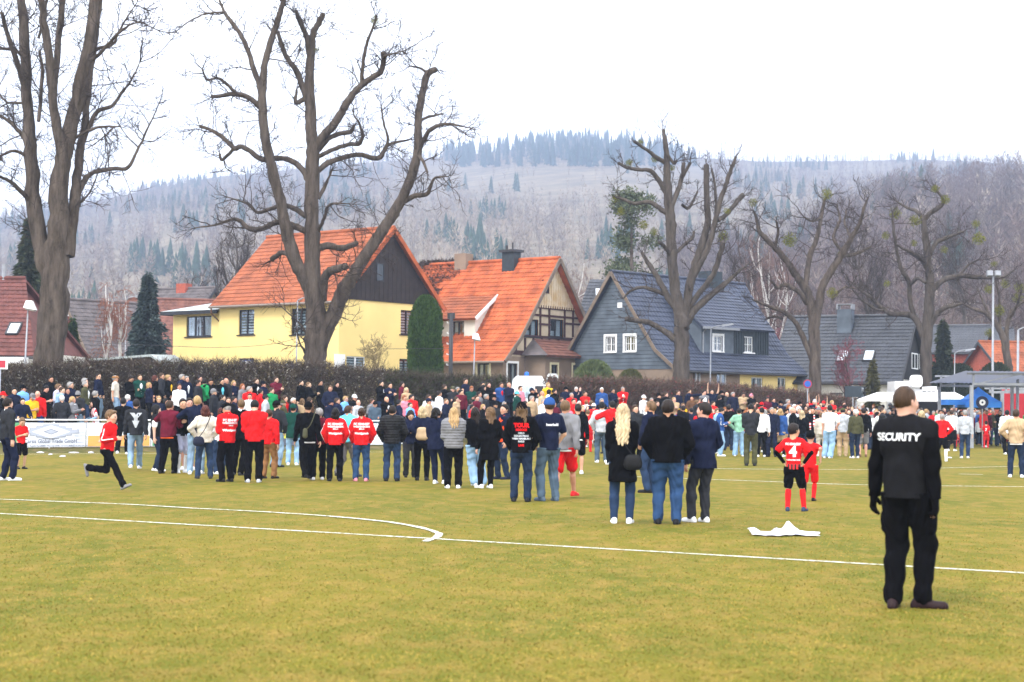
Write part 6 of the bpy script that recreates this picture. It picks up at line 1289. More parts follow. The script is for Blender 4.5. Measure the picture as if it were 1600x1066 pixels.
# ---- poses (1.80 m figure, facing -Y, its own left is +X)
POSES = dict(
 stand=dict(lh=(.27, -.04, .80), rh=(-.27, -.02, .80)), relaxed=dict(lh=(.25, -.10, .84), rh=(-.28, .0, .80), la=(.13, .03), ra=(-.11, -.09), hy=18),
 pockets=dict(lh=(.19, -.13, .95), rh=(-.19, -.13, .95), lp=(1, .5, 0), rp=(-1, .5, 0), la=(.13, 0), ra=(-.12, .03), hy=-12), phone=dict(lh=(.10, -.27, 1.22), rh=(-.05, -.26, 1.20), hp=25, la=(.12, 0), ra=(-.11, 0)),
 crossed=dict(lh=(-.12, -.20, 1.20), rh=(.12, -.23, 1.17), la=(.14, 0), ra=(-.12, -.04)), clap=dict(lh=(.03, -.36, 1.28), rh=(-.04, -.36, 1.27), la=(.12, .02), ra=(-.12, -.03), hy=10),
 hips=dict(lh=(.20, -.06, 1.03), rh=(-.20, -.06, 1.03), lp=(1, .4, 0), rp=(-1, .4, 0), la=(.16, 0), ra=(-.15, 0)), behind=dict(lh=(.05, .17, 1.05), rh=(-.05, .18, 1.06), lp=(1, .5, 0), rp=(-1, .5, 0)),
 cheer=dict(lh=(.30, -.15, 1.95), rh=(-.25, -.12, 1.98), lp=(1, 0, .2), rp=(-1, 0, .2), hp=-8), walk=dict(lh=(.27, -.20, .88), rh=(-.27, .16, .86), la=(.10, .30), ra=(-.09, -.32), lak=.16, lean=.04, hy=-5),
 lean=dict(lh=(.26, -.36, 1.06), rh=(-.26, -.36, 1.06), lean=.20, la=(.12, .05), ra=(-.12, .05)), hug=dict(lh=(.30, -.42, 1.38), rh=(-.12, -.40, 1.22), lean=.08, la=(.13, .1), ra=(-.11, -.12)),
 look=dict(lh=(.24, -.12, .86), rh=(-.20, -.12, .95), hy=48, la=(.12, .04), ra=(-.13, -.02)), lookr=dict(lh=(.20, -.12, .95), rh=(-.25, -.08, .83), hy=-48, la=(.13, -.03), ra=(-.11, .04)),
 face=dict(lh=(.10, -.24, 1.52), rh=(-.26, -.04, .82), la=(.12, 0), ra=(-.11, -.03)), point=dict(lh=(.52, -.45, 1.52), rh=(-.22, -.10, .95), hy=25, la=(.13, .05), ra=(-.12, -.05)),
 run=dict(lh=(.17, .22, 1.18), rh=(-.19, -.30, 1.16), la=(.08, .50), ra=(-.06, -.46), lak=.52, rak=.13, lean=.14, hz=.90, foot_l=75, foot_r=-22),
 chase=dict(lh=(.26, -.26, 1.18), rh=(-.27, .14, 1.10), la=(.11, .40), ra=(-.08, -.02), lak=.44, lean=.12, hz=.91, foot_l=80),
 guard=dict(lh=(.285, -.03, .80), rh=(-.285, .02, .78), lp=(.7, 1, 0), rp=(-.7, 1, 0), la=(.07, .05), ra=(-.13, -.08), hy=-18, hips_shift=(-.02, 0), foot_yaw_r=70, foot_yaw_l=15),
 slouch=dict(lh=(.23, -.08, .86), rh=(-.20, -.15, .97), rp=(-1, .5, 0), la=(.15, -.05), ra=(-.05, .03), hips_shift=(-.035, 0), hy=22), slouchr=dict(rh=(-.26, -.06, .83), lh=(.12, -.26, 1.12), la=(.04, .03), ra=(-.16, -.06), hips_shift=(.035, 0), hy=-25),
 boyhips=dict(lh=(.21, -.03, 1.02), rh=(-.21, -.05, 1.02), lp=(1, .45, -.1), rp=(-1, .3, -.1), la=(.12, .02), ra=(-.20, -.10), hy=-30),
)
ANK = .085
def skel(pose, kid=False, female=False):
    p = POSES[pose]; J = {}; lean = p.get('lean', 0); hz = p.get('hz', .935); sh = p.get('hips_shift', (0, 0)); sw = .165 if female else .19; sw = .165 if kid else sw
    hipw = .095; J['pel'] = np.array([sh[0], sh[1], hz+.03]); up = np.array([0, -math.sin(lean), math.cos(lean)]); J['up'] = up
    J['wst'] = J['pel']+up*.14; J['chs'] = J['pel']+up*.36; J['nck'] = J['pel']+up*.545; J['shc'] = J['pel']+up*.475
    hk = 1.18 if kid else 1.0; J['hk'] = hk; hy, hp = math.radians(p.get('hy', 0)), math.radians(p.get('hp', 0))
    R = Matrix.Rotation(hy, 3, 'Z') @ Matrix.Rotation(lean*.5+hp, 3, 'X'); J['HR'] = np.array(R); J['HO'] = J['nck']+up*.03    # head frame origin = base of skull
    for s, n, lim in ((1, 'l', .29), (-1, 'r', .29)):
        S = J['shc']+np.array([s*sw, 0, 0]); h = np.array(p[n+'h'], dtype=float); h = h+np.array([0, 0, 0]); pole = p.get(n+'p', (s*.35, .9, -.2))
        E, W_ = ik(S, h, .29, .265, pole); J['S'+n], J['E'+n], J['W'+n] = S, E, W_
        a2 = p.get(n+'a', (s*.11, 0)); H = J['pel']+np.array([s*hipw, 0, -.03]); A = np.array([a2[0], a2[1], p.get(n+'ak', ANK)]); kp = (s*.12, -1, .0)
        K_, A = ik(H, A, .445, .43, kp); J['H'+n], J['K'+n], J['A'+n] = H, K_, A
        J['FP'+n] = math.radians(p.get('foot_'+n, 0)); J['FY'+n] = math.radians(p.get('foot_yaw_'+n, 8))*s
    return J
def body_prims(g, J, female=False, bulk=1.0, off=0.0, k=.035, legs=True, fat=0.0):
    b = bulk; up = J['up']; c = g.cap
    c(J['pel']-up*.01, J['wst'], .148*b+off, .130*b+off, .05, (1.0, .72+fat, 1))
    c(J['wst'], J['chs'], .128*b+off, .152*b+off, .05, (1.0, .70+fat, 1)); c(J['chs']-np.array([.06*b, 0, 0]), J['chs']+np.array([.06*b, 0, 0]), .12*b+off, .12*b+off, .06, (1, .82, 1))
    c(J['Sl']*.78+J['Sr']*.22, J['Sr']*.78+J['Sl']*.22, .075*b+off, .075*b+off, .06)
    if female: 
        for s in (-1, 1): c(J['chs']+np.array([s*.065, -.085, -.01]), J['chs']+np.array([s*.065, -.10, -.02]), .058+off*.6, .05+off*.6, .05)
    c(J['shc']+up*.03, J['nck']+up*.05, .062+off*.5, .054, .05)
    for s, n in ((1, 'l'), (-1, 'r')):
        c(J['S'+n], J['E'+n], .056*b+off, .044*b+off, k); c(J['E'+n], J['W'+n], .043*b+off, .029*b+off*.9, k)
        if legs:
            c(J['H'+n], J['K'+n], .080*b+off, .054*b+off, .04); c(J['K'+n], J['A'+n], .053*b+off, .038+off, .04); m = J['K'+n]*.68+J['A'+n]*.32; c(m+np.array([0, .018, 0]), m*.6+J['A'+n]*.4, .046+off, .036+off, .04)
    return g
def hand_prims(g, J, n, s, curl=.5):
    W_ = J['W'+n]; d = W_-J['E'+n]; d /= np.linalg.norm(d); inn = np.array([-s, .0, 0.]); inn = inn-d*(inn@d)
    if np.linalg.norm(inn) < .3: inn = np.array([0, 0, -1.])-d*(-d[2])
    inn /= np.linalg.norm(inn); sd_ = np.cross(d, inn); sd_ /= np.linalg.norm(sd_); sd_ = sd_ if sd_[1] < 0.2 else -sd_
    g.cap(W_-d*.05, W_+d*.01, .030, .026, .02); 
    for o in (-.026, -.009, .009, .026): g.cap(W_+d*.015+sd_*o*.6, W_+d*.088+sd_*o, .017, .013, .012)
    for i, (o, L) in enumerate(((.029, .072), (.010, .080), (-.010, .074), (-.029, .058))):
        q = W_+d*.088+sd_*o; th = 0
        for j, (fr, r0, r1) in enumerate(((.45, .0105, .0098), (.32, .0098, .009), (.23, .009, .0078))):
            th += curl*(.55+.1*i); dr = d*math.cos(th)+inn*math.sin(th); e = q+dr*L*fr; g.cap(q, e, r0, r1, .004); q = e
    q = W_+d*.022+sd_*.022; e = q+(d*.55+sd_*.62+inn*.5)*.042; g.cap(q, e, .014, .0115, .008); e2 = e+(d*.82+sd_*.2+inn*.5)*.030; g.cap(e, e2, .0112, .009, .004)
    return g
def head_local(c=.007, kid=False):
    """head and neck in the head frame (origin base of skull, face -Y)"""
    g = SDF((-.13, -.16, -.12), (.13, .15, .27), c); q = g.cap
    q((0, .018, .135), (0, .012, .145), .098, .098, .02, (.80, 1.0, 1.0)); q((0, -.03, .06), (0, -.035, .10), .062, .075, .04, (.88, 1, 1)); q((0, -.055, .030), (0, -.052, .038), .034, .042, .03, (1.05, 1, .9))
    q((0, -.088, .11), (0, -.103, .082), .011, .0145, .012); q((-.012, -.094, .080), (.012, -.094, .080), .010, .010, .008); q((-.03, -.080, .132), (.03, -.080, .132), .013, .013, .012); q((-.018, -.083, .052), (.018, -.083, .052), .010, .010, .008)
    for s in (-1, 1):
        q((s*.077, .012, .095), (s*.082, .022, .125), .012, .016, .006, (.55, 1, 1)); q((s*.045, -.062, .088), (s*.05, -.05, .09), .022, .022, .02)
    q((0, .02, .06), (0, .008, -.10), .056, .062, .03); return g
def face_tone(v):
    """per-vertex natural colouring of the face: brows, eyes, lips"""
    col = np.ones((len(v), 3)); x, y, z = np.abs(v[:, 0]), v[:, 1], v[:, 2]; f = y < -.055
    eye = f & (((x-.032)/.015)**2+((z-.114)/.008)**2 < 1); brow = f & (x > .012) & (x < .052) & (np.abs(z-.135) < .006); lip = f & (x < .024) & (np.abs(z-.051) < .0075)
    col[brow] = (.30, .24, .20); col[eye] = (.22, .18, .16); col[lip] = (.85, .48, .46); ch = f & (((x-.045)/.025)**2+((z-.078)/.025)**2 < 1); col[ch] = (1.03, .90, .86)
    return col
# ---- materials that take their colour from the object
def objmat(name, rough, noise=.12, scale=6, bump=.25, bscale=60, denim=False, tint=False, spec=.2, stretch=None, sheen=0):
    m, t, b = _pr(name); b.inputs['Roughness'].default_value = rough; b.inputs['Specular IOR Level'].default_value = spec
    oi = t.nodes.new('ShaderNodeObjectInfo'); co = t.nodes.new('ShaderNodeTexCoord'); n = t.nodes.new('ShaderNodeTexNoise'); n.inputs['Scale'].default_value = scale; n.inputs['Detail'].default_value = 4
    mp = t.nodes.new('ShaderNodeMapping'); mp.inputs['Scale'].default_value = stretch or (1, 1, 1); t.links.new(co.outputs['Object'], mp.inputs['Vector']); t.links.new(mp.outputs[0], n.inputs['Vector'])
    mr = t.nodes.new('ShaderNodeMapRange'); mr.inputs['From Min'].default_value = .3; mr.inputs['From Max'].default_value = .7; mr.inputs['To Min'].default_value = 1-noise; mr.inputs['To Max'].default_value = 1+noise*(2.2 if denim else 1)
    t.links.new(n.outputs['Fac'], mr.inputs['Value']); vm = t.nodes.new('ShaderNodeVectorMath'); vm.operation = 'SCALE'; t.links.new(oi.outputs['Color'], vm.inputs[0]); t.links.new(mr.outputs[0], vm.inputs['Scale']); out = vm.outputs[0]
    if tint:
        a = t.nodes.new('ShaderNodeAttribute'); a.attribute_name = 'tint'; v2 = t.nodes.new('ShaderNodeVectorMath'); v2.operation = 'MULTIPLY'; t.links.new(out, v2.inputs[0]); t.links.new(a.outputs['Color'], v2.inputs[1]); out = v2.outputs[0]
    t.links.new(out, b.inputs['Base Color'])
    if bump:
        n2 = t.nodes.new('ShaderNodeTexNoise'); n2.inputs['Scale'].default_value = bscale; n2.inputs['Detail'].default_value = 3; t.links.new(mp.outputs[0], n2.inputs['Vector']); bp = t.nodes.new('ShaderNodeBump'); bp.inputs['Strength'].default_value = bump; bp.inputs['Distance'].default_value = .01
        t.links.new(n2.outputs['Fac'], bp.inputs['Height']); t.links.new(bp.outputs[0], b.inputs['Normal'])
    return m
OM = dict(skin=objmat('skin', .55, .05, 12, .1, 90, tint=True, spec=.35), cloth=objmat('cloth', .95, .18, 5, .45, 22, spec=.04), denim=objmat('denim', .9, .2, 6, .35, 34, denim=True, stretch=(1, 1, .45), spec=.05), shiny=objmat('nylon', .6, .10, 7, .5, 18, spec=.2),
          hair=objmat('hair', .6, .38, 34, .8, 80, stretch=(1, 1, .10), spec=.2), shoe=objmat('shoe_leather', .6, .05, 10, .1, 60), soft=objmat('knit', .95, .08, 20, .5, 80))
CACHE = {}
def cached(key, fn):
    if key not in CACHE: CACHE[key] = fn()
    return CACHE[key]
def newmesh(name, v, q, m, col=None, smooth=True):
    o = mkmesh(name, v, q, m, None, smooth, col=col); me = o.data; bpy.data.objects.remove(o); return me
def bbox(J, pad=.2): 
    P_ = np.array([J[k] for k in J if isinstance(J[k], np.ndarray) and J[k].shape == (3,) and k != 'up']); return P_.min(0)-pad, P_.max(0)+pad
def body_mesh(pose, kid, female, res, gl=False, curl=.5):
    def fn():
        J = skel(pose, kid, female); lo, hi = bbox(J); lo[2] = min(lo[2], -.02); g = SDF(lo, hi, res); body_prims(g, J, female, .93 if not kid else .86)
        for s, n in ((1, 'l'), (-1, 'r')):   # feet
            a = J['A'+n]; fy = J['FY'+n]; fp = J['FP'+n]; d = np.array([math.sin(fy)*math.cos(fp), -math.cos(fy)*math.cos(fp), -math.sin(fp)]); up = np.array([0, -math.sin(fp), math.cos(fp)]); g.cap(a-up*.04-d*.03, a-up*.055+d*.13, .030, .022, .03)
        V, Q = g.mesh(); C_ = [np.ones((len(V), 3))]; Vs = [V]; Qs = [Q]; nn = len(V)
        hv, hq = cached(('head', kid), lambda: head_local(.007).mesh()); tc_ = face_tone(hv); R = J['HR']; hv2 = (hv*J['hk'])@R.T+J['HO']; Vs.append(hv2); Qs.append(hq+nn); C_.append(tc_); nn += len(hv2)
        for s, n in ((1, 'l'), (-1, 'r')):
            w_ = J['W'+n]; g2 = SDF(w_-.16, w_+.16, .0055); hand_prims(g2, J, n, s, curl); v2, q2 = g2.mesh(); Vs.append(v2); Qs.append(q2+nn); C_.append(np.ones((len(v2), 3))); nn += len(v2)
        return newmesh('body', np.concatenate(Vs), np.concatenate(Qs), OM['skin'], np.concatenate(C_))
    return cached(('body', pose, kid, female, res, curl), fn)
def folds(amp, seed=0, fr=1.0):
    def fn(X, Y, Z): return amp*(np.sin(27*fr*Z+9*np.sin(11*X+seed)+7*np.sin(9*Y))*.55+np.sin(41*fr*Z+13*X+17*Y+seed)*.3+np.sin(17*X+15*Y-21*Z+seed*2)*.4)
    return fn
def top_mesh(kind, pose, kid, female, res, big=1.0):
    def fn():
        J = skel(pose, kid, female); lo, hi = bbox(J, .24); b = (.88 if kid else 1.0)*big; up = J['up']; hem = {'coat': .62, 'long': .80}.get(kind, .885); lo[2] = hem-.06; g = SDF(lo, hi, res)
        off = {'tshirt': .014, 'jersey': .016, 'sweater': .020, 'hoodie': .027, 'jacket': .028, 'puffer': .040, 'coat': .026, 'long': .026, 'vest': .024}[kind]; c = g.cap
        c(J['pel']-up*.08, J['wst'], .150*b+off, .138*b+off, .05, (1.02, .90+.06*(big > 1.1), 1)); c(J['wst'], J['chs'], .138*b+off, .155*b+off, .05, (1, .76+.1*(big > 1.1), 1)); c(J['chs']-np.array([.06, 0, 0]), J['chs']+np.array([.06, 0, 0]), .122*b+off, .122*b+off, .06, (1, .84, 1))
        c(J['Sl']*.8+J['Sr']*.2, J['Sr']*.8+J['Sl']*.2, .076+off, .076+off, .06)
        if female:
            for s in (-1, 1): c(J['chs']+np.array([s*.065, -.085, -.01]), J['chs']+np.array([s*.065, -.10, -.02]), .058+off*.6, .05+off*.6, .05)
        if kind in ('coat', 'long'): c(J['pel']-up*.02, np.array([J['pel'][0], J['pel'][1], hem-.1]), .16+off, .205+off*.5, .06, (1, .8, 1))
        for s, n in ((1, 'l'), (-1, 'r')):
            S, E, W_ = J['S'+n], J['E'+n], J['W'+n]; m = .002 if kind in ('tshirt', 'jersey') else 0
            if kind == 'vest': c(S, S*.85+E*.15, .060+off, .058+off, .03)
            elif kind in ('tshirt', 'jersey'): c(S, S*.25+E*.75, .058+off, .056+off, .03)
            else: c(S, E, .058*b+off, .048*b+off*.9, .03); c(E, W_-(W_-E)*.03, .047*b+off*.9, .034+off*.75, .02)
        c(J['shc']+up*.03, J['nck']+up*(.055 if kind in ('jacket', 'puffer', 'coat') else .02), .068+off*.5, .062+off*.4, .03)
        if kind == 'hoodie' or kind == 'long': 
            h = J['nck']+np.array([0, .055, -.01]); c(h+np.array([-.05, .015, -.01]), h+np.array([.05, .015, -.01]), .052, .052, .03); c(h+np.array([-.085, -.03, .01]), h+np.array([-.05, .02, .0]), .030, .04, .03); c(h+np.array([.085, -.03, .01]), h+np.array([.05, .02, .0]), .030, .04, .03)
        if kind == 'puffer': g.disp(lambda X, Y, Z: .011*np.abs(np.sin(Z*math.pi/.062))-.006+0*X+0*Y)
        g.disp(folds(.0095 if kind in ('coat', 'jacket', 'hoodie', 'sweater', 'long') else .006, len(pose)))
        g.cut((0, 0, -1), -hem)
        nk = J['nck']+up*(.085 if kind in ('jacket', 'coat', 'puffer') else .055); g.cut(up, float(nk@up)); V, Q = g.mesh(); return newmesh(kind, V, Q, OM['shiny' if kind == 'puffer' else 'cloth'])
    return cached(('top', kind, pose, kid, female, res, big), fn)
def bottom_mesh(kind, pose, kid, female, res, big=1.0):
    def fn():
        J = skel(pose, kid, female); lo, hi = bbox(J, .22); hi[2] = 1.12; lo[2] = min(-.01, lo[2]) if kind != 'shorts' else .2; g = SDF(lo, hi, res); c = g.cap; b = (.9 if kid else 1.0)*big
        off = {'trousers': .018, 'jeans': .014, 'leggings': .011, 'shorts': .026, 'wide': .026, 'cargo': .024, 'skirt': .02}[kind]
        c(J['pel']-np.array([.05, 0, .03]), J['pel']+np.array([.05, 0, -.03]), .108*b+off, .108*b+off, .05, (1, .98, 1)); c(J['pel'], J['wst'], .140*b+off*.6, .128*b+off*.5, .05, (1, .75, 1))
        for s, n in ((1, 'l'), (-1, 'r')):
            H, K_, A = J['H'+n], J['K'+n], J['A'+n]
            if kind == 'shorts': c(H, H*.12+K_*.88, .094*b+off, .078*b+off, .035); continue
            if kind == 'skirt': c(H, H*.4+K_*.6, .10+off, .12+off, .08); continue
            kn = {'leggings': .064, 'jeans': .064, 'trousers': .066, 'wide': .074, 'cargo': .072}[kind]; an = {'leggings': .050, 'jeans': .056, 'trousers': .058, 'wide': .078, 'cargo': .054}[kind]
            c(H, K_, .094*b+off, kn*b+off*.8, .035); c(K_, A+(K_-A)*.02-(0, 0, .01), kn*b+off*.8, an+off*.5, .03); m = K_*.68+A*.32; c(m+np.array([0, .018, 0]), m*.6+A*.4, .052+off, .042+off, .04)
            if kind == 'cargo': m = H*.45+K_*.55; c(m+np.array([s*.085, 0, .05]), m+np.array([s*.085, 0, -.06]), .042, .045, .02)
            if kind in ('jeans', 'trousers', 'cargo', 'wide'): c(A+(K_-A)*.10, A+(K_-A)*.03, an+off*.8+.003, an+off*.8, .02)
        g.disp(folds(.0085 if kind != 'leggings' else .002, 3+len(pose), .9)); g.cut((0, 0, 1), .93); g.cut((0, 0, -1), -.028) if 'lak' not in POSES[pose] else 0; V, Q = g.mesh(); return newmesh(kind, V, Q, OM['denim' if kind in ('jeans', 'wide') else 'cloth'])
    return cached(('bot', kind, pose, kid, female, res, big), fn)
def shoe_mesh(pose, n, kid, female, res=.008, hi_=False):
    def fn():
        J = skel(pose, kid, female); a = J['A'+n]; s = 1 if n == 'l' else -1; fy = J['FY'+n]; fp = J['FP'+n]; g = SDF(a-.30, a+.30, res); 
        d = np.array([math.sin(fy)*math.cos(fp), -math.cos(fy)*math.cos(fp), -math.sin(fp)]); up = np.array([math.sin(fy)*math.sin(fp), -math.cos(fy)*math.sin(fp), math.cos(fp)]); sd_ = np.cross(d, up); o = a-up*ANK; c = g.cap
        c(o+d*-.055+up*.035, o+d*.02+up*.040, .037, .038, .02); c(o+d*.04+up*.030, o+d*.165+up*.024, .040, .033, .03); c(o-d*.03+up*.06, o+d*.03+up*.07, .040, .036, .03); c(o-d*.06+up*.018, o+d*.165+up*.016, .040, .040, .012)
        if hi_: c(o+up*.05, o+up*.13, .043, .045, .02)
        g.cut(tuple(-up), float(-(o@up))); V, Q = g.mesh(); col = np.where(((V-o)@up < .022)[:, None], 1.0, 1.0)*np.ones((len(V), 3)); return newmesh('shoe', V, Q, OM['shoe'])
    return cached(('shoe', pose, n, kid, female, hi_), fn)
def sock_mesh(pose, n, kid, female):
    def fn():
        J = skel(pose, kid, female); K_, A = J['K'+n], J['A'+n]; lo = np.minimum(K_, A)-.12; hi = np.maximum(K_, A)+.12; g = SDF(lo, hi, .008); g.cap(K_*.8+A*.2, A-(0, 0, .02), .060, .050, .02); g.cap(K_*.65+A*.35+np.array([0, .015, 0]), K_*.4+A*.6, .056, .046, .03); V, Q = g.mesh(); return newmesh('sock', V, Q, OM['soft'])
    return cached(('sock', pose, n, kid), fn)
def sleeve_mesh(pose, kid, female):
    def fn():
        J = skel(pose, kid, female); out = []
        lo, hi = bbox(J, .15); g = SDF(lo, hi, .010)
        for n in 'lr': g.cap(J['S'+n], J['E'+n], .056, .048, .02); g.cap(J['E'+n], J['W'+n], .047, .036, .02)
        V, Q = g.mesh(); return newmesh('sleeves', V, Q, OM['cloth'])
    return cached(('sleeve', pose, kid), fn)
# ---- hair and hats, built in the head frame
def hair_mesh(kind):
    def fn():
        g = SDF((-.20, -.17, -.52), (.20, .24, .30), .009); c = g.cap
        def scalp(r=.104): c((0, .024, .142), (0, .018, .150), r, r, .02, (.83, 1, 1))
        if kind in ('short', 'crop', 'grey', 'curly'):
            scalp(.108 if kind != 'crop' else .1025); 
            if kind == 'short': c((-.03, -.062, .208), (.03, -.060, .212), .026, .028, .02)
            if kind == 'curly': g.disp(lambda X, Y, Z: .008*np.sin(95*X+3)*np.sin(90*Y)*np.sin(85*Z)-.004)
            g.cut((0, -.80, -.60), -.052 if kind != 'crop' else -.060); g.disp(lambda X, Y, Z: .0015*np.sin(140*X+30*Z)+0*Y)
            g.cut((0, -.35, -1), -.078 if kind != 'crop' else -.098)
        elif kind in ('long', 'bob', 'bun', 'pony', 'vlong'):
            scalp(.112); e = {'long': -.24, 'vlong': -.42, 'bob': -.01, 'bun': .06, 'pony': .06}[kind]
            if kind in ('long', 'bob', 'vlong'):
                for i_, x in enumerate((-.068, -.036, -.012, .014, .038, .066)):
                    m_ = (x*1.25+.012*math.sin(i_*2.3), .085+.012*math.cos(i_*1.9), .13*.4+e*.6); ee = e+(.0, .05, -.02, .03, -.01, .06)[i_]*(1 if kind != 'bob' else .3)
                    c((x*.85, .050, .14), m_, .034, .032, .02, (1, .8, 1)); c(m_, (x*1.05, .070, ee), .032, .014 if kind != 'bob' else .03, .02, (1, .75, 1))
                for s in (-1, 1): c((s*.082, -.005, .13), (s*.095, .01 if kind != 'bob' else -.01, max(e+.10, -.10)), .026, .024, .03)
            if kind == 'bun': c((0, .13, .17), (0, .135, .172), .042, .042, .02)
            if kind == 'pony': c((0, .13, .15), (0, .15, -.06), .035, .022, .02)
            g.disp(lambda X, Y, Z: .005*np.sin(120*X+5*np.sin(19*Z)+30*Y)+.003*np.sin(230*X+9*np.sin(11*Z)))
            # opening for the face
            X, Y, Z = np.meshgrid(*g.ax, indexing='ij', sparse=True); fc = np.sqrt((X/.066)**2+((Y+.10)/.085)**2+((Z-.065)/.115)**2)-1; g.F = np.maximum(g.F, (-fc*.06).astype(np.float32))
        V, Q = g.mesh(); return newmesh('hair', V, Q, OM['hair'])
    return cached(('hair', kind), fn)
def hat_mesh(kind):
    def fn():
        g = SDF((-.16, -.26, -.02), (.16, .18, .30), .008); c = g.cap
        if kind in ('cap', 'capb'):
            c((0, .018, .150), (0, .012, .158), .116, .116, .02, (.86, 1, 1)); g.cut((0, 0, -1), -.135); s = -1
            h = SDF((-.16, -.26, -.02), (.16, .18, .30), .008); h.cap((0, -.09, .140), (0, -.155, .128), .068, .058, .01, (1, 1, .13)); g.F = np.minimum(g.F, h.F)
        elif kind == 'flat':
            c((0, .02, .155), (0, -.03, .165), .118, .105, .02, (.90, 1, .75)); g.cut((0, 0, -1), -.138); c((0, -.12, .142), (0, -.13, .140), .055, .05, .02, (1, .6, .2))
        else:
            c((0, .020, .145), (0, .016, .160), .118, .116, .02, (.84, 1, 1)); g.cut((0, 0, -1), -.112)
            if kind == 'pom': c((0, .02, .29), (0, .02, .292), .03, .03, .01)
        V, Q = g.mesh(); return newmesh({'cap': 'cap', 'capb': 'cap', 'flat': 'flat_cap', 'pom': 'bobble_hat'}.get(kind, 'beanie'), V, Q, OM['cloth'])
    return cached(('hat', kind), fn)
def glasses_mesh():
    def fn():
        m = MB()
        for s in (-1, 1): m.box(*sorted((s*.010, s*.052)), -.105, -.098, .100, .126); m.box(*sorted((s*.054, s*.078)), -.10, -.085, .116, .121); m.box(*sorted((s*.076, s*.081)), -.092, .02, .116, .121)
        m.box(-.010, .010, -.106, -.100, .114, .120); return newmesh('sunglasses', np.concatenate(m.v), m.f, OM['shoe'], None, False)
    return cached('glasses', fn)
def scarf_mesh():
    def fn():
        g = SDF((-.22, -.26, -.62), (.22, .2, .10), .009); c = g.cap
        for i in range(10):
            a0, a1 = i*2*math.pi/10, (i+1)*2*math.pi/10; c((math.sin(a0)*.085, .015+math.cos(a0)*.085, -.03-.02*math.cos(a0+math.pi)), (math.sin(a1)*.085, .015+math.cos(a1)*.085, -.03-.02*math.cos(a1+math.pi)), .030, .030, .01)
        for s in (-1, 1): c((s*.06, -.09, -.05), (s*.075, -.175, -.50+.07*s), .034, .036, .02, (1, .45, 1))
        V, Q = g.mesh(); return newmesh('scarf', V, Q, OM['stripe'])
    return cached('scarf', fn)
def stripemat(name, c1, c2, scale, axis):
    m, t, b = _pr(name); b.inputs['Roughness'].default_value = .9; co = t.nodes.new('ShaderNodeTexCoord'); sp = t.nodes.new('ShaderNodeSeparateXYZ'); t.links.new(co.outputs['Object'], sp.inputs[0]); mu = t.nodes.new('ShaderNodeMath'); mu.operation = 'MULTIPLY'; mu.inputs[1].default_value = scale
    fr = t.nodes.new('ShaderNodeMath'); fr.operation = 'FRACT'; gt = t.nodes.new('ShaderNodeMath'); gt.operation = 'GREATER_THAN'; gt.inputs[1].default_value = .5; x = t.nodes.new('ShaderNodeMix'); x.data_type = 'RGBA'; x.inputs['A'].default_value = (*c1, 1); x.inputs['B'].default_value = (*c2, 1)
    t.links.new(sp.outputs[axis], mu.inputs[0]); t.links.new(mu.outputs[0], fr.inputs[0]); t.links.new(fr.outputs[0], gt.inputs[0]); t.links.new(gt.outputs[0], x.inputs['Factor']); t.links.new(x.outputs['Result'], b.inputs['Base Color']); return m
OM['stripe'] = stripemat('red_white_scarf', (.60, .015, .02), (.75, .75, .75), 9, 'Z'); OM['shirtstripe'] = stripemat('red_white_stripes', (.50, .02, .03), (.75, .75, .75), 12, 'X')
def bag_mesh(kind):
    def fn():
        g = SDF((-.2, -.16, -.24), (.2, .16, .22), .009); c = g.cap
        if kind == 'backpack': c((-.06, 0, -.10), (.06, 0, -.10), .085, .085, .03, (1, .8, 1)); c((-.04, 0, .05), (.04, 0, .05), .08, .08, .08, (1, .7, 1)); c((-.05, -.06, -.1), (.05, -.06, -.1), .05, .05, .03)
        elif kind == 'sling': c((0, 0, -.06), (0, 0, .06), .062, .055, .03, (1, .6, 1))
        else: c((-.06, 0, -.07), (.06, 0, -.07), .075, .075, .03, (1, .6, 1)); c((-.045, 0, .02), (.045, 0, .02), .07, .07, .05, (1, .55, 1))
        V, Q = g.mesh(); return newmesh(kind, V, Q, OM['shiny'])
    return cached(('bag', kind), fn)
# ---- colours (linear) and their words
PAL = dict(k=('black', (.0032, .0032, .004)), w=('white', (.72, .73, .75)), r=('red', (.58, .012, .014)), n=('navy', (.009, .012, .030)), g=('grey', (.17, .17, .18)), lg=('light grey', (.40, .42, .45)), dg=('charcoal', (.022, .023, .027)),
    b=('blue', (.025, .07, .22)), lb=('light blue', (.22, .35, .50)), c=('turquoise', (.12, .50, .62)), sb=('sky blue', (.16, .40, .80)), j=('blue', (.020, .036, .075)), lj=('faded blue', (.17, .25, .34)), dj=('dark blue', (.013, .022, .045)), bj=('bright blue', (.022, .050, .115)),
    gn=('green', (.012, .22, .07)), dgn=('dark green', (.008, .045, .035)), mint=('mint green', (.22, .42, .30)), m=('maroon', (.10, .010, .022)), be=('beige', (.42, .30, .18)), br=('brown', (.12, .06, .03)), o=('orange', (.72, .12, .02)), y=('yellow', (.72, .42, .02)),
    pk=('pink', (.62, .22, .28)), ol=('olive', (.06, .06, .03)), cr=('cream', (.55, .50, .42)), lav=('lavender', (.45, .46, .60)), gj=('grey blue', (.06, .09, .125)), tan=('tan', (.24, .12, .05)), sil=('silver grey', (.15, .15, .16)))
HAIRC = dict(k=('black', (.005, .004, .004)), d=('dark brown', (.013, .008, .006)), br=('brown', (.040, .022, .012)), lbr=('light brown', (.12, .070, .035)), bl=('blond', (.34, .22, .10)), pb=('pale blond', (.42, .32, .19)), gi=('ginger', (.22, .075, .025)), g=('grey', (.24, .23, .22)), w=('white', (.60, .58, .55)), rd=('reddish brown', (.07, .018, .012)))
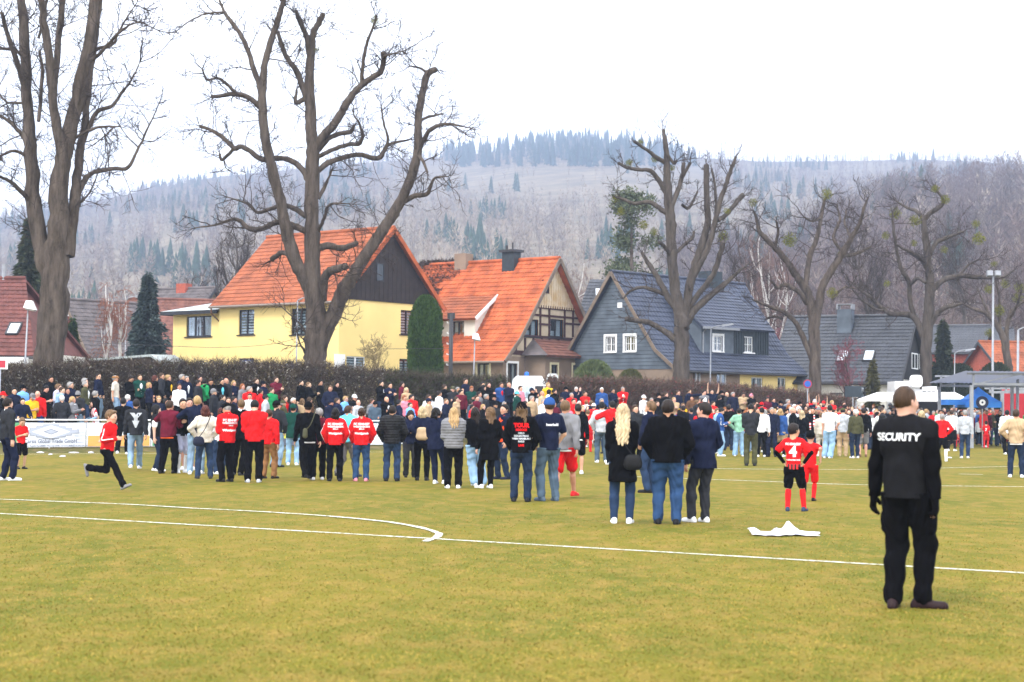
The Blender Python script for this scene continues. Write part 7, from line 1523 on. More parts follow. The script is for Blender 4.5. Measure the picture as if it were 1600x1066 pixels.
SKIN = [(.50, .27, .18), (.56, .32, .22), (.46, .24, .155), (.60, .36, .26)]
LBL = {}
def setcol(o, c): o.color = (*c, 1)
def add_child(name, me, root, col, loc=None, rot=None):
    o = bpy.data.objects.new(name, me); COL.objects.link(o); o.parent = root; setcol(o, col)
    if loc is not None or rot is not None:
        m = Matrix.Identity(4)
        if rot is not None: m = Matrix(rot.tolist()).to_4x4()
        if loc is not None: m.translation = Vector(loc)
        o.matrix_local = m
    return o
PEOPLE = []
def person(x, y, z, height, yaw, pose='stand', top='jacket', tc='k', bot='trousers', bc='k', hair='short', hc='br', hat=None, hatc='k', fem=False, kid=False, shoes='w', res=.016, big=1.0, group=None, extra=(), skin=None, label=None, glasses=False, feet=True, inner=None):
    J = skel(pose, kid, fem); s = height/((J['HO'][2]+.245*J['hk']) if POSES[pose].get('hz') is None else 1.80); wob = random.uniform(.97, 1.03)*(1+.10*(big-1)*2)
    root = bpy.data.objects.new('person', body_mesh(pose, kid, fem, res)); COL.objects.link(root); root.location = (x, y, z); root.rotation_euler = (0, 0, math.radians(yaw)); root.scale = (s*wob, s*wob, s)
    sk = skin or random.choice(SKIN); setcol(root, tuple(q*random.uniform(.92, 1.05) for q in sk)); root['category'] = 'person'
    if group: root['group'] = group
    J = dict(J)
    t = add_child(top, top_mesh(top, pose, kid, fem, res, big), root, PAL[tc][1]); b = add_child({'wide': 'jeans', 'cargo': 'cargo_trousers'}.get(bot, bot), bottom_mesh(bot, pose, kid, fem, res, big), root, PAL[bc][1])
    hl = None; HR, HO, hk = J['HR'], J['HO'], J['hk']
    if hair != 'bald':
        hl = add_child('hair', hair_mesh(hair), root, HAIRC[hc][1], HO, HR*hk)
    if hat: add_child({'cap': 'cap', 'capb': 'cap', 'flat': 'flat_cap', 'pom': 'bobble_hat'}.get(hat, 'beanie'), hat_mesh(hat), root, PAL[hatc][1], HO, HR*hk*1.01)
    if glasses: add_child('sunglasses', glasses_mesh(), root, (.01, .01, .01), HO, HR*hk)
    if feet:
        for n in 'lr': add_child('shoe', shoe_mesh(pose, n, kid, fem), root, PAL[shoes][1])
    for e in extra:
        if e == 'scarf': add_child('scarf', scarf_mesh(), root, (1, 1, 1), HO+np.array([0, 0, -.015]), HR)
        elif e.startswith('socks'):
            for n in 'lr': add_child('sock', sock_mesh(pose, n, kid, fem), root, PAL[e.split(':')[1]][1])
        elif e.startswith('sleeves'): add_child('undershirt_sleeves', sleeve_mesh(pose, kid, fem), root, PAL[e.split(':')[1]][1])
        elif e.startswith('backpack'): add_child('backpack', bag_mesh('backpack'), root, PAL[e.split(':')[1]][1], J['chs']+np.array([0, .22, -.17]), None)
        elif e.startswith('sling') or e.startswith('handbag'):
            kd, cc = e.split(':'); side = -1 if kd.endswith('r') else 1; kind = 'sling' if kd.startswith('sling') else 'handbag'
            p = J['pel']+(np.array([.10*side, .20, .12]) if kind == 'sling' else np.array([.16*side, .17, -.02])); add_child('crossbody_bag' if kind == 'sling' else 'handbag', bag_mesh(kind), root, PAL[cc][1], p, None)
            a = J['Sl' if side < 0 else 'Sr']*.75+J['nck']*.25+np.array([0, .02, .07]); pts = [p+np.array([0, 0, .06]), (p+a)/2+np.array([0, .13 if kind == 'sling' else .12, -.02]), a+np.array([0, .05, .0]), a+np.array([0, -.06, .01]), (p+a)/2+np.array([-.02*side, -.24, -.08])]
            v, f = tube_np(catmull([tuple(q) for q in pts], 6), np.full(25, .010), 5); add_child('strap', newmesh('strap', v, f, OM['shiny']), root, PAL[cc][1])
        elif e == 'stripetop': t.data = t.data.copy(); t.data.materials[0] = OM['shirtstripe']
        elif e.startswith('hem'):
            cc = e.split(':')[1]; g = SDF((-.3, -.3, .80), (.3, .3, 1.0), .012); up = J['up']; g.cap(J['pel']-up*.06, J['wst'], .152*big+.034, .138*big+.03, .05, (1, .80, 1)); g.cut((0, 0, 1), .892); g.cut((0, 0, -1), -.855); V, Q = g.mesh(); add_child('hem_band', newmesh('hem_band', V, Q, OM['cloth']), root, PAL[cc][1])
        elif e.startswith('collar'):
            cc = e.split(':')[1]; g = SDF(J['nck']-.16, J['nck']+.16, .008); g.cap(J['nck']+np.array([0, .005, -.02]), J['nck']+np.array([0, 0, .05]), .078, .070, .01); g.cut((0, 0, 1), J['nck'][2]+.062); V, Q = g.mesh(); add_child('collar', newmesh('collar', V, Q, OM['cloth']), root, PAL[cc][1])
        elif e.startswith('print'):
            back_print(root, t, e[6:])
        elif e.startswith('stripe'):
            cc = e.split(':')[1]
            for n in 'lr':
                S, E, W_ = J['S'+n], J['E'+n], J['W'+n]; o = np.array([1 if n == 'l' else -1, 0, 0]); off = .085; pts = [S*.8+E*.2+o*off*.9+np.array([0, 0, .03]), S*.4+E*.6+o*off*.9, E+o*.074, E*.4+W_*.6+o*.066, W_+o*.055]
                v, f = tube_np(catmull([tuple(q) for q in pts], 6), np.full(25, .012), 6); add_child('sleeve_stripe', newmesh('sleeve_stripe', v, f, OM['cloth']), root, PAL[cc][1])
        elif e.startswith('legstripe'):
            cc = e.split(':')[1]
            for n in 'lr':
                H, K_, A = J['H'+n], J['K'+n], J['A'+n]; o = np.array([1 if n == 'l' else -1, 0, 0]); pts = [H+o*.112, H*.5+K_*.5+o*.098, K_+o*.080, A+o*.070]; v, f = tube_np(catmull([tuple(q) for q in pts], 6), np.full(19, .011), 6); add_child('leg_stripe', newmesh('leg_stripe', v, f, OM['cloth']), root, PAL[cc][1])
        elif e == 'gloves':
            for n, s_ in (('l', 1), ('r', -1)):
                w_ = J['W'+n]; g = SDF(w_-.16, w_+.16, .0055); hand_prims(g, J, n, s_, .62); g.disp(lambda X, Y, Z: -.0055+0*X*Y*Z); V, Q = g.mesh(); add_child('glove', newmesh('glove', V, Q, OM['cloth']), root, (.003, .003, .0035))
        elif e == 'redshoe': [setcol(c_, (.014, .004, .005)) for c_ in root.children if c_.name.startswith('shoe')][:1]
        elif e in ('vestk', 'orangevest', 'vest2'):
            vo = add_child('vest', top_mesh('vest', pose, kid, fem, res, big*(1.03 if e != 'vest2' else 1.07)), root, {'vestk': (.012, .012, .014), 'orangevest': (.65, .07, .02), 'vest2': (.0085, .0085, .0098)}[e])
            if e == 'vest2': t = vo
        elif e == 'skirt': add_child('skirt', bottom_mesh('skirt', pose, kid, fem, res), root, PAL['be'][1])
        elif e == 'redhem':
            g = SDF((-.3, -.3, .80), (.3, .3, 1.08), .010); up = J['up']; g.cap(J['pel']-up*.06, J['wst'], .150*.9+.022, .138*.9+.022, .05, (1.02, .92, 1)); g.cut((0, 0, 1), .985); g.cut((0, 0, -1), -.875); V, Q = g.mesh(); add_child('hem_band', newmesh('hem_band', V, Q, stripemat('red_black_hem', (.010, .010, .012), (.55, .012, .014), 14, 'X')), root, (1, 1, 1))
        elif e == 'phone': m = MB(); m.bar(J['Wl']+np.array([-.02, -.07, .06]), J['Wl']+np.array([-.02, -.07, .20]), .075, .01, (0, 1, 0)); add_child('phone', newmesh('phone', np.concatenate(m.v), m.f, OM['shoe'], None, False), root, (.02, .02, .02))
    if inner: t_in = add_child('shirt', top_mesh('tshirt', pose, kid, fem, res), root, PAL[inner][1])
    PEOPLE.append((root, dict(x=x, y=y, label=label, top=top, tc=tc, bot=bot, bc=bc, hair=hair, hc=hc, hat=hat, hatc=hatc, fem=fem, kid=kid, pose=pose, yaw=yaw, extra=extra, glasses=glasses))); return root
def back_print(root, t, spec, front=False):
    """spec: lines 'text|size|height|colour' joined with ';' projected onto the garment"""
    me = t.data; bv = BVHTree.FromPolygons([v.co for v in me.vertices], [list(p.vertices) for p in me.polygons])
    for line in spec.split(';'):
        tx, size, zz, cc = line.split('|')[:4]; bold = float(line.split('|')[4]) if line.count('|') > 3 else .004; v, f = text_mesh(tx, float(size), bold)
        import bmesh
        bm = bmesh.new(); vs = [bm.verts.new(q) for q in v]
        for q in f:
            try: bm.faces.new([vs[i] for i in q])
            except ValueError: pass
        for _ in range(2):
            ed = [e_ for e_ in bm.edges if e_.calc_length() > .02]
            if ed: bmesh.ops.subdivide_edges(bm, edges=ed, cuts=1)
        bmesh.ops.triangulate(bm, faces=bm.faces[:])
        sgn = -1 if front else 1
        for q in bm.verts:
            z = q.co.y+float(zz); x = q.co.x if front else -q.co.x
            hit = bv.ray_cast(Vector((x, .6*sgn, z)), Vector((0, -sgn, 0))); y = hit[0].y if hit[0] else .15*sgn; q.co = Vector((x, y+.006*sgn, z))
        nm = bpy.data.meshes.new('back_print'); bm.to_mesh(nm); bm.free(); nm.materials.append(OM['cloth']); add_child('back_print', nm, root, PAL[cc][1])
# ================================================================ THE CAST
GP = 'people scattered over the pitch'; GB = 'spectators on the bank behind the rail'
def parse(tok, d):
    a = tok.split(':'); return a[0], (a[1] if len(a) > 1 else d)
TOPS = dict(jk='jacket', hd='hoodie', ts='tshirt', sw='sweater', ct='coat', pf='puffer', js='jersey', lo='long', vs='vest'); BOTS = dict(p='trousers', j='jeans', s='shorts', l='leggings', w='wide', c='cargo', sk='skirt')
HAIRS = dict(s='short', c='crop', l='long', v='vlong', b='bob', u='bun', t='pony', q='curly', z='bald')
PRINT_CLUB = 'print:FC EINHEIT|.075|1.395|w|.004;WERNIGERODE|.055|1.33|w|.003;1918 e.V.|.035|1.275|w;Wernigerode|.062|1.17|w|.005'
def pitchman(px, foot, head, yaw, pose, top, bot, hair, label, opts='', extra=(), res=.014, big=1.0, skin=None, h=None, hat=None):
    g = G(px, foot); H = P(px, head, g.y).z; t, tc = parse(top, 'k'); b, bc = parse(bot, 'k'); hr, hc = parse(hair, 'br'); ht, htc = parse(hat, 'k') if hat else (None, 'k')
    o = opts.split(); sh = next((q[3:] for q in o if q.startswith('sh=')), 'w')
    # yaw is given against the line of sight
    yw = yaw-math.degrees(math.atan2(g.x, g.y))
    if h: H = h
    if pose == 'run': H *= 1.04
    person(g.x, g.y, 0.0, H, yw, pose, TOPS[t], tc, BOTS[b], bc, HAIRS[hr], hc, ht, htc, 'f' in o, 'kid' in o, sh, res, big, GP, extra, skin, label, 'sg' in o, inner=next((q[3:] for q in o if q.startswith('in=')), None))
A_ = pitchman
A_(1412, 950, 604, 158, 'guard', 'sw:k', 'c:k', 'c:br', 'broad security guard in black with white back lettering, standing alone in front at right', 'sh=k', ('gloves', 'redshoe', 'vest2', 'print:SECURITY|.084|1.375|w|.002'), .009, 1.0, SKIN[3])
A_(1043, 819, 625, 180, 'pockets', 'jk:k', 'j:bj', 's:d', 'heavy man in black jacket and blue jeans, middle of the near trio', 'sh=k', (), .011, 1.22)
A_(1096, 816, 629, 215, 'slouch', 'lo:n', 'j:dg', 's:d', 'man in navy hooded jacket and charcoal jeans, right of the near trio', 'sh=w', (), .011, 1.02)
A_(972, 818, 631, 178, 'phone', 'ct:k', 'l:j', 'v:pb', 'woman with long pale blond hair, black coat and handbag, left of the near trio', 'f sh=w', ('handbagr:k',), .011)
A_(1240, 799, 662, 172, 'boyhips', 'js:r', 's:k', 's:d', 'boy in red and black number 4 jersey with hands on hips', 'kid sh=j', ('print:FC EINHEIT|.062|1.40|w|.004;4|.30|1.24|w|.014;WERNIGERODE|.04|1.07|w|.002', 'sleeves:k', 'socks:r', 'redhem'), .010)
A_(1266, 783, 684, 176, 'chase', 'js:r', 's:r', 'c:d', 'child in red kit and black beanie running away beside the number 4 boy', 'kid sh=k', ('socks:r',), .011, h=1.28, hat='beanie:k')
A_(166, 768, 655, 62, 'run', 'jk:r', 'p:k', 's:lbr', 'boy in red track jacket and black trousers running to the right', 'kid sh=g', ('stripe:w',), .010, h=1.50)
A_(10, 751, 622, 112, 'relaxed', 'jk:dg', 'p:n', 's:d', 'young man in dark jacket with light hood and white sneakers at the left edge', 'sh=w', ('collar:w',))
A_(32, 733, 652, 25, 'phone', 'js:r', 's:k', 's:lbr', 'small boy in dark red jersey holding paper before the rail at left', 'kid sh=k', ())
A_(150, 703, 626, -75, 'lean', 'ts:w', 'j:j', 's:d', 'man in red and white striped shirt leaning to the rail', 'sh=k', ('stripetop', 'sleeves:lb'))
A_(211, 735, 624, 178, 'walk', 'jk:dg', 'j:lj', 's:d', 'man in grey-black jacket with white splash print and pale jeans', 'sh=w', ('print:Y|.30|1.30|lg|.03;V|.2|1.15|lg|.02',), .013)
A_(191, 712, 622, 170, 'walk', 'sw:k', 'p:k', 's:k', 'dark clad walker half hidden behind the splash print jacket', 'sh=w')
A_(243, 736, 633, 80, 'relaxed', 'ts:w', 'j:dj', 'l:k', 'woman with long black hair and white sleeves, left of the maroon sweater', 'f sh=w', ('vestk',))
A_(262, 740, 626, 152, 'hug', 'sw:m', 'p:k', 's:br', 'stocky man in maroon sweater with orange hem embracing a friend', 'sh=k', ('hem:o',), .013, 1.15)
A_(283, 739, 623, 15, 'hug', 'sw:k', 's:lav', 's:d', 'laughing man in black sweater and pale shorts hugged by the maroon sweater', 'sh=w', ('socks:w',))
A_(294, 735, 622, -35, 'look', 'ts:k', 's:lav', 's:d', 'man in black tee behind the hugging pair', 'sh=w')
A_(306, 741, 619, 175, 'hug', 'jk:n', 'j:lj', 's:bl', 'blond man in navy track jacket with white sleeve stripe', 'sh=w', ('stripe:w',))
A_(319, 748, 634, 184, 'hips', 'jk:cr', 'j:j', 'b:rd', 'woman in cream jacket with navy crossbody bag and reddish hair', 'f sh=dg', ('handbag:n',), .013)
A_(344, 741, 638, 200, 'relaxed', 'sw:w', 'j:j', 'b:rd', 'woman in white top half hidden beside the cream jacket', 'f sh=w')
A_(354, 753, 630, 212, 'phone', 'jk:r', 'p:k', 's:g', 'man in red club jacket and black cap turned to the right', 'sh=k', (PRINT_CLUB,), .012, 1.04, hat='cap:k')
A_(373, 743, 624, 165, 'slouch', 'ts:k', 'p:k', 's:lbr', 'man in black tee with white collar between the red tops', 'sh=dg', ('collar:w',))
A_(396, 754, 625, 180, 'phone', 'hd:r', 'p:k', 's:k', 'man in plain bright red hoodie and black trousers', 'sh=lg', (), .012, 1.06)
A_(419, 748, 640, 150, 'relaxed', 'jk:r', 'p:tan', 's:br', 'teenager in red jacket and tan trousers behind the red hoodie', 'sh=k')
A_(431, 730, 627, 140, 'pockets', 'jk:dg', 'j:lj', 's:d', 'man in charcoal jacket, black cap and faded jeans', 'sh=k', (), hat='cap:k')
A_(457, 727, 632, 176, 'pockets', 'lo:dgn', 'j:lb', 's:d', 'man in dark green hooded jacket and pale jeans', 'sh=w', (), hat='capb:dgn')
A_(480, 751, 629, 190, 'walk', 'hd:k', 'p:k', 'c:d', 'man in black hoodie and cap with small grey-green sling bag', 'sh=k', ('sling:ol', 'hem:w'), .012, 1.04, hat='capb:k')
A_(497, 750, 638, 186, 'relaxed', 'jk:m', 'p:k', 's:g', 'grey haired woman in maroon jacket behind the sling bag man', 'f sh=w')
A_(523, 752, 638, 181, 'pockets', 'jk:r', 'p:k', 'b:k', 'person in red club jacket, short black hair and black trousers', 'f sh=k', (PRINT_CLUB, 'stripe:w'), .012)
A_(542, 748, 634, 150, 'walk', 'jk:c', 'c:g', 's:br', 'walker in turquoise jacket and grey trousers between two red club jackets', 'sh=dg')
A_(564, 752, 638, 180, 'pockets', 'jk:r', 'j:bj', 'u:br', 'woman in red club jacket and jeans with hair in a bun', 'f sh=pk', (PRINT_CLUB,), .012, 1.04)
A_(612, 752, 634, 178, 'pockets', 'pf:k', 'j:j', 's:d', 'man in black quilted jacket with red scarf and blue jeans', 'sh=k', ('collar:r',), .012)
A_(640, 746, 641, 10, 'phone', 'jk:n', 'p:dg', 'b:d', 'smiling dark haired woman in navy jacket facing the camera', 'f sh=k', ('handbag:dg',))
A_(659, 751, 635, 178, 'behind', 'sw:n', 'l:k', 'b:pb', 'woman with pale blond bob and beige backpack', 'f sh=k', ('backpack:be',), .012)
A_(683, 756, 638, 160, 'slouchr', 'lo:n', 'l:n', 'b:k', 'dark haired woman in navy jacket with white sneakers', 'f sh=w')
A_(708, 763, 637, 181, 'phone', 'pf:sil', 'p:k', 'l:bl', 'woman in grey quilted jacket with long golden hair', 'f sh=w', (), .011, 1.08)
A_(744, 759, 645, 188, 'slouchr', 'jk:k', 'w:lb', 'l:d', 'girl in black jacket and wide pale blue jeans', 'f sh=w', (), .013, h=1.66)
A_(762, 763, 637, 205, 'slouch', 'ct:k', 'l:k', 'l:lbr', 'woman in long black coat with wavy light brown hair', 'f sh=w', (), .012)
A_(787, 749, 632, -62, 'relaxed', 'jk:n', 'j:dj', 's:k', 'bearded man in navy and orange jacket facing left', 'sh=n', ('orangevest',))
A_(814, 784, 630, 178, 'pockets', 'hd:k', 'j:dj', 'l:lbr', 'long haired man in black hoodie with red and white tour print and cap', 'sh=k', ('print:TOUR|.10|1.38|r|.008;MMXXIII|.055|1.30|r|.004;OSLO|.045|1.24|lg|.003;BERLIN PRAG|.045|1.19|lg|.003;WIEN HAMBURG|.045|1.14|lg|.003;PARIS|.045|1.09|lg|.003;LIVE|.055|1.02|r|.004',), .011, 1.05, hat='cap:k')
A_(857, 783, 623, 205, 'pockets', 'ts:n', 'j:gj', 's:br', 'man in navy tee, blue cap and grey-blue jeans', 'sh=gj', ('print:hoerhold|.06|1.33|w|.003',), .011, 1.03, hat='cap:b')
A_(882, 779, 626, 165, 'walk', 'hd:g', 's:r', 's:lbr', 'man in grey hoodie and red shorts striding away', 'sh=r', ('hem:w',), .011)
A_(902, 741, 634, 181, 'relaxed', 'sw:k', 's:k', 's:d', 'man in black sweater and black shorts with white hem', 'sh=w', ('hem:w',), h=1.78)
A_(918, 706, 640, 175, 'relaxed', 'js:r', 's:r', 's:lbr', 'player in red kit with number 14 on the back', 'sh=r', ('print:14|.26|1.24|w|.012', 'socks:r'))
A_(940, 723, 628, 184, 'pockets', 'hd:lg', 'j:gj', 's:k', 'man in pale grey hoodie and jeans behind the grey hoodie walker', 'sh=w')
A_(957, 726, 627, 196, 'hug', 'jk:r', 'p:k', 's:k', 'man in bright red track jacket left of the blond woman', 'sh=w', ('stripe:w',))
A_(992, 727, 633, 12, 'relaxed', 'jk:dg', 'p:k', 's:br', 'man in open charcoal jacket facing the camera behind the blond woman', 'sh=w', ())
A_(1016, 770, 627, -115, 'pockets', 'jk:n', 'j:j', 's:lbr', 'fair man in blue jacket in profile behind the heavy man', 'sh=k', (), .013)
A_(1125, 713, 637, 95, 'phone', 'jk:b', 'j:lb', 's:k', 'man in blue track jacket with white stripe and pale jeans', 'sh=w', ('stripe:w',))
A_(1138, 704, 633, 170, 'relaxed', 'jk:k', 'j:dj', 's:d', 'man in black jacket left of the mint green shirt', 'sh=k')
A_(1155, 713, 638, 172, 'hips', 'hd:mint', 'w:lb', 's:d', 'man in mint green overshirt and pale jeans', 'sh=w')
A_(1173, 728, 631, 180, 'phone', 'sw:dg', 'p:ol', 's:k', 'man in charcoal sweater and dark olive trousers', 'sh=k', (), .013, 1.04)
A_(1190, 714, 637, 181, 'relaxed', 'sw:w', 'p:k', 's:k', 'man in white longsleeve and black trousers with white side stripe', 'sh=w', ('legstripe:w',))
A_(1206, 714, 637, -10, 'relaxed', 'jk:n', 'p:n', 's:g', 'man in navy jacket and dark trousers left of the blond in blue', 'sh=k')
A_(1219, 714, 639, 165, 'relaxed', 'lo:b', 'l:k', 'b:bl', 'blond woman in blue jacket over beige skirt', 'f sh=w', ('skirt',))
A_(1239, 713, 637, 80, 'relaxed', 'jk:k', 'p:k', 'z', 'bald man in black jacket turned right behind the boys', 'sh=k')
A_(1253, 713, 642, 172, 'relaxed', 'jk:k', 'j:dj', 'l:pb', 'curly pale blond woman in black jacket behind the boys', 'f sh=k')
A_(1270, 711, 637, 2, 'pockets', 'jk:k', 'j:j', 's:d', 'man in black jacket wearing a red and white scarf', 'sh=br', ('scarf',), .013)
A_(1283, 713, 645, 175, 'relaxed', 'jk:cr', 'p:cr', 's:lbr', 'person in cream clothes behind the white tee', 'f sh=w')
A_(1295, 716, 633, 168, 'slouch', 'ts:w', 'w:lb', 's:d', 'man in white tee and pale blue jeans', 'sh=w', (), .013)
A_(1317, 713, 638, 182, 'phone', 'hd:lg', 'c:be', 's:d', 'man in grey hoodie, cap and beige cargo trousers', 'sh=be', (), .013, hat='capb:ol')
A_(1337, 716, 640, 200, 'relaxed', 'jk:ol', 'j:dj', 's:w', 'white haired person in dark camouflage jacket', 'f sh=w')
A_(1349, 714, 638, 190, 'relaxed', 'hd:k', 's:g', 's:d', 'man in black fur-hooded jacket and grey shorts beside the guard', 'sh=br')
A_(1440, 730, 642, 172, 'relaxed', 'jk:k', 'j:lj', 'l:pb', 'woman with straight pale hair and black jacket right of the guard', 'f sh=w')
A_(1453, 702, 655, 180, 'relaxed', 'js:r', 's:r', 's:k', 'child in red kit between the pale haired woman and red longsleeve', 'kid sh=r', ('socks:r',))
A_(1472, 721, 647, 180, 'hips', 'sw:r', 's:k', 's:g', 'grey haired man in red longsleeve and black shorts, hands on hips', 'sh=w', ('socks:w',), .013)
A_(1487, 705, 641, 165, 'relaxed', 'sw:w', 's:k', 's:br', 'man in white longsleeve and black knee socks', 'sh=w', ('socks:k',))
A_(1508, 716, 641, 182, 'relaxed', 'hd:lg', 'j:j', 's:g', 'grey haired man in light grey hoodie and blue jeans by the tent', 'sh=w', ('collar:r',), .013)
A_(1497, 700, 658, 175, 'relaxed', 'js:r', 's:r', 's:k', 'small child in red kit behind the grey hoodie near the tent', 'kid sh=k', ('socks:r',))
A_(1530, 697, 653, 165, 'walk', 'sw:w', 'p:k', 's:br', 'child in white top and black trousers before the canopy', 'kid sh=k', ())
A_(1541, 700, 658, 178, 'relaxed', 'js:r', 's:r', 's:k', 'child in red kit standing right of the white top child', 'kid sh=r', ('socks:r', 'print:7|.24|1.24|w|.012'))
A_(1552, 696, 641, 15, 'crossed', 'jk:ol', 'j:j', 's:g', 'man in olive jacket facing the camera under the canopy', 'sh=k')
A_(1563, 697, 641, -15, 'crossed', 'jk:k', 'j:dj', 's:k', 'man in black jacket beside the olive jacket under the canopy', 'sh=k')
A_(1588, 746, 640, 178, 'hips', 'jk:be', 'j:dj', 's:br', 'man in beige jacket and dark jeans at the right edge', 'sh=w', ('hem:w',), .012, 1.05)
A_(1574, 713, 641, 185, 'walk', 'jk:w', 'p:k', 's:k', 'walker in white jacket and dark trousers left of the beige jacket', 'sh=w')
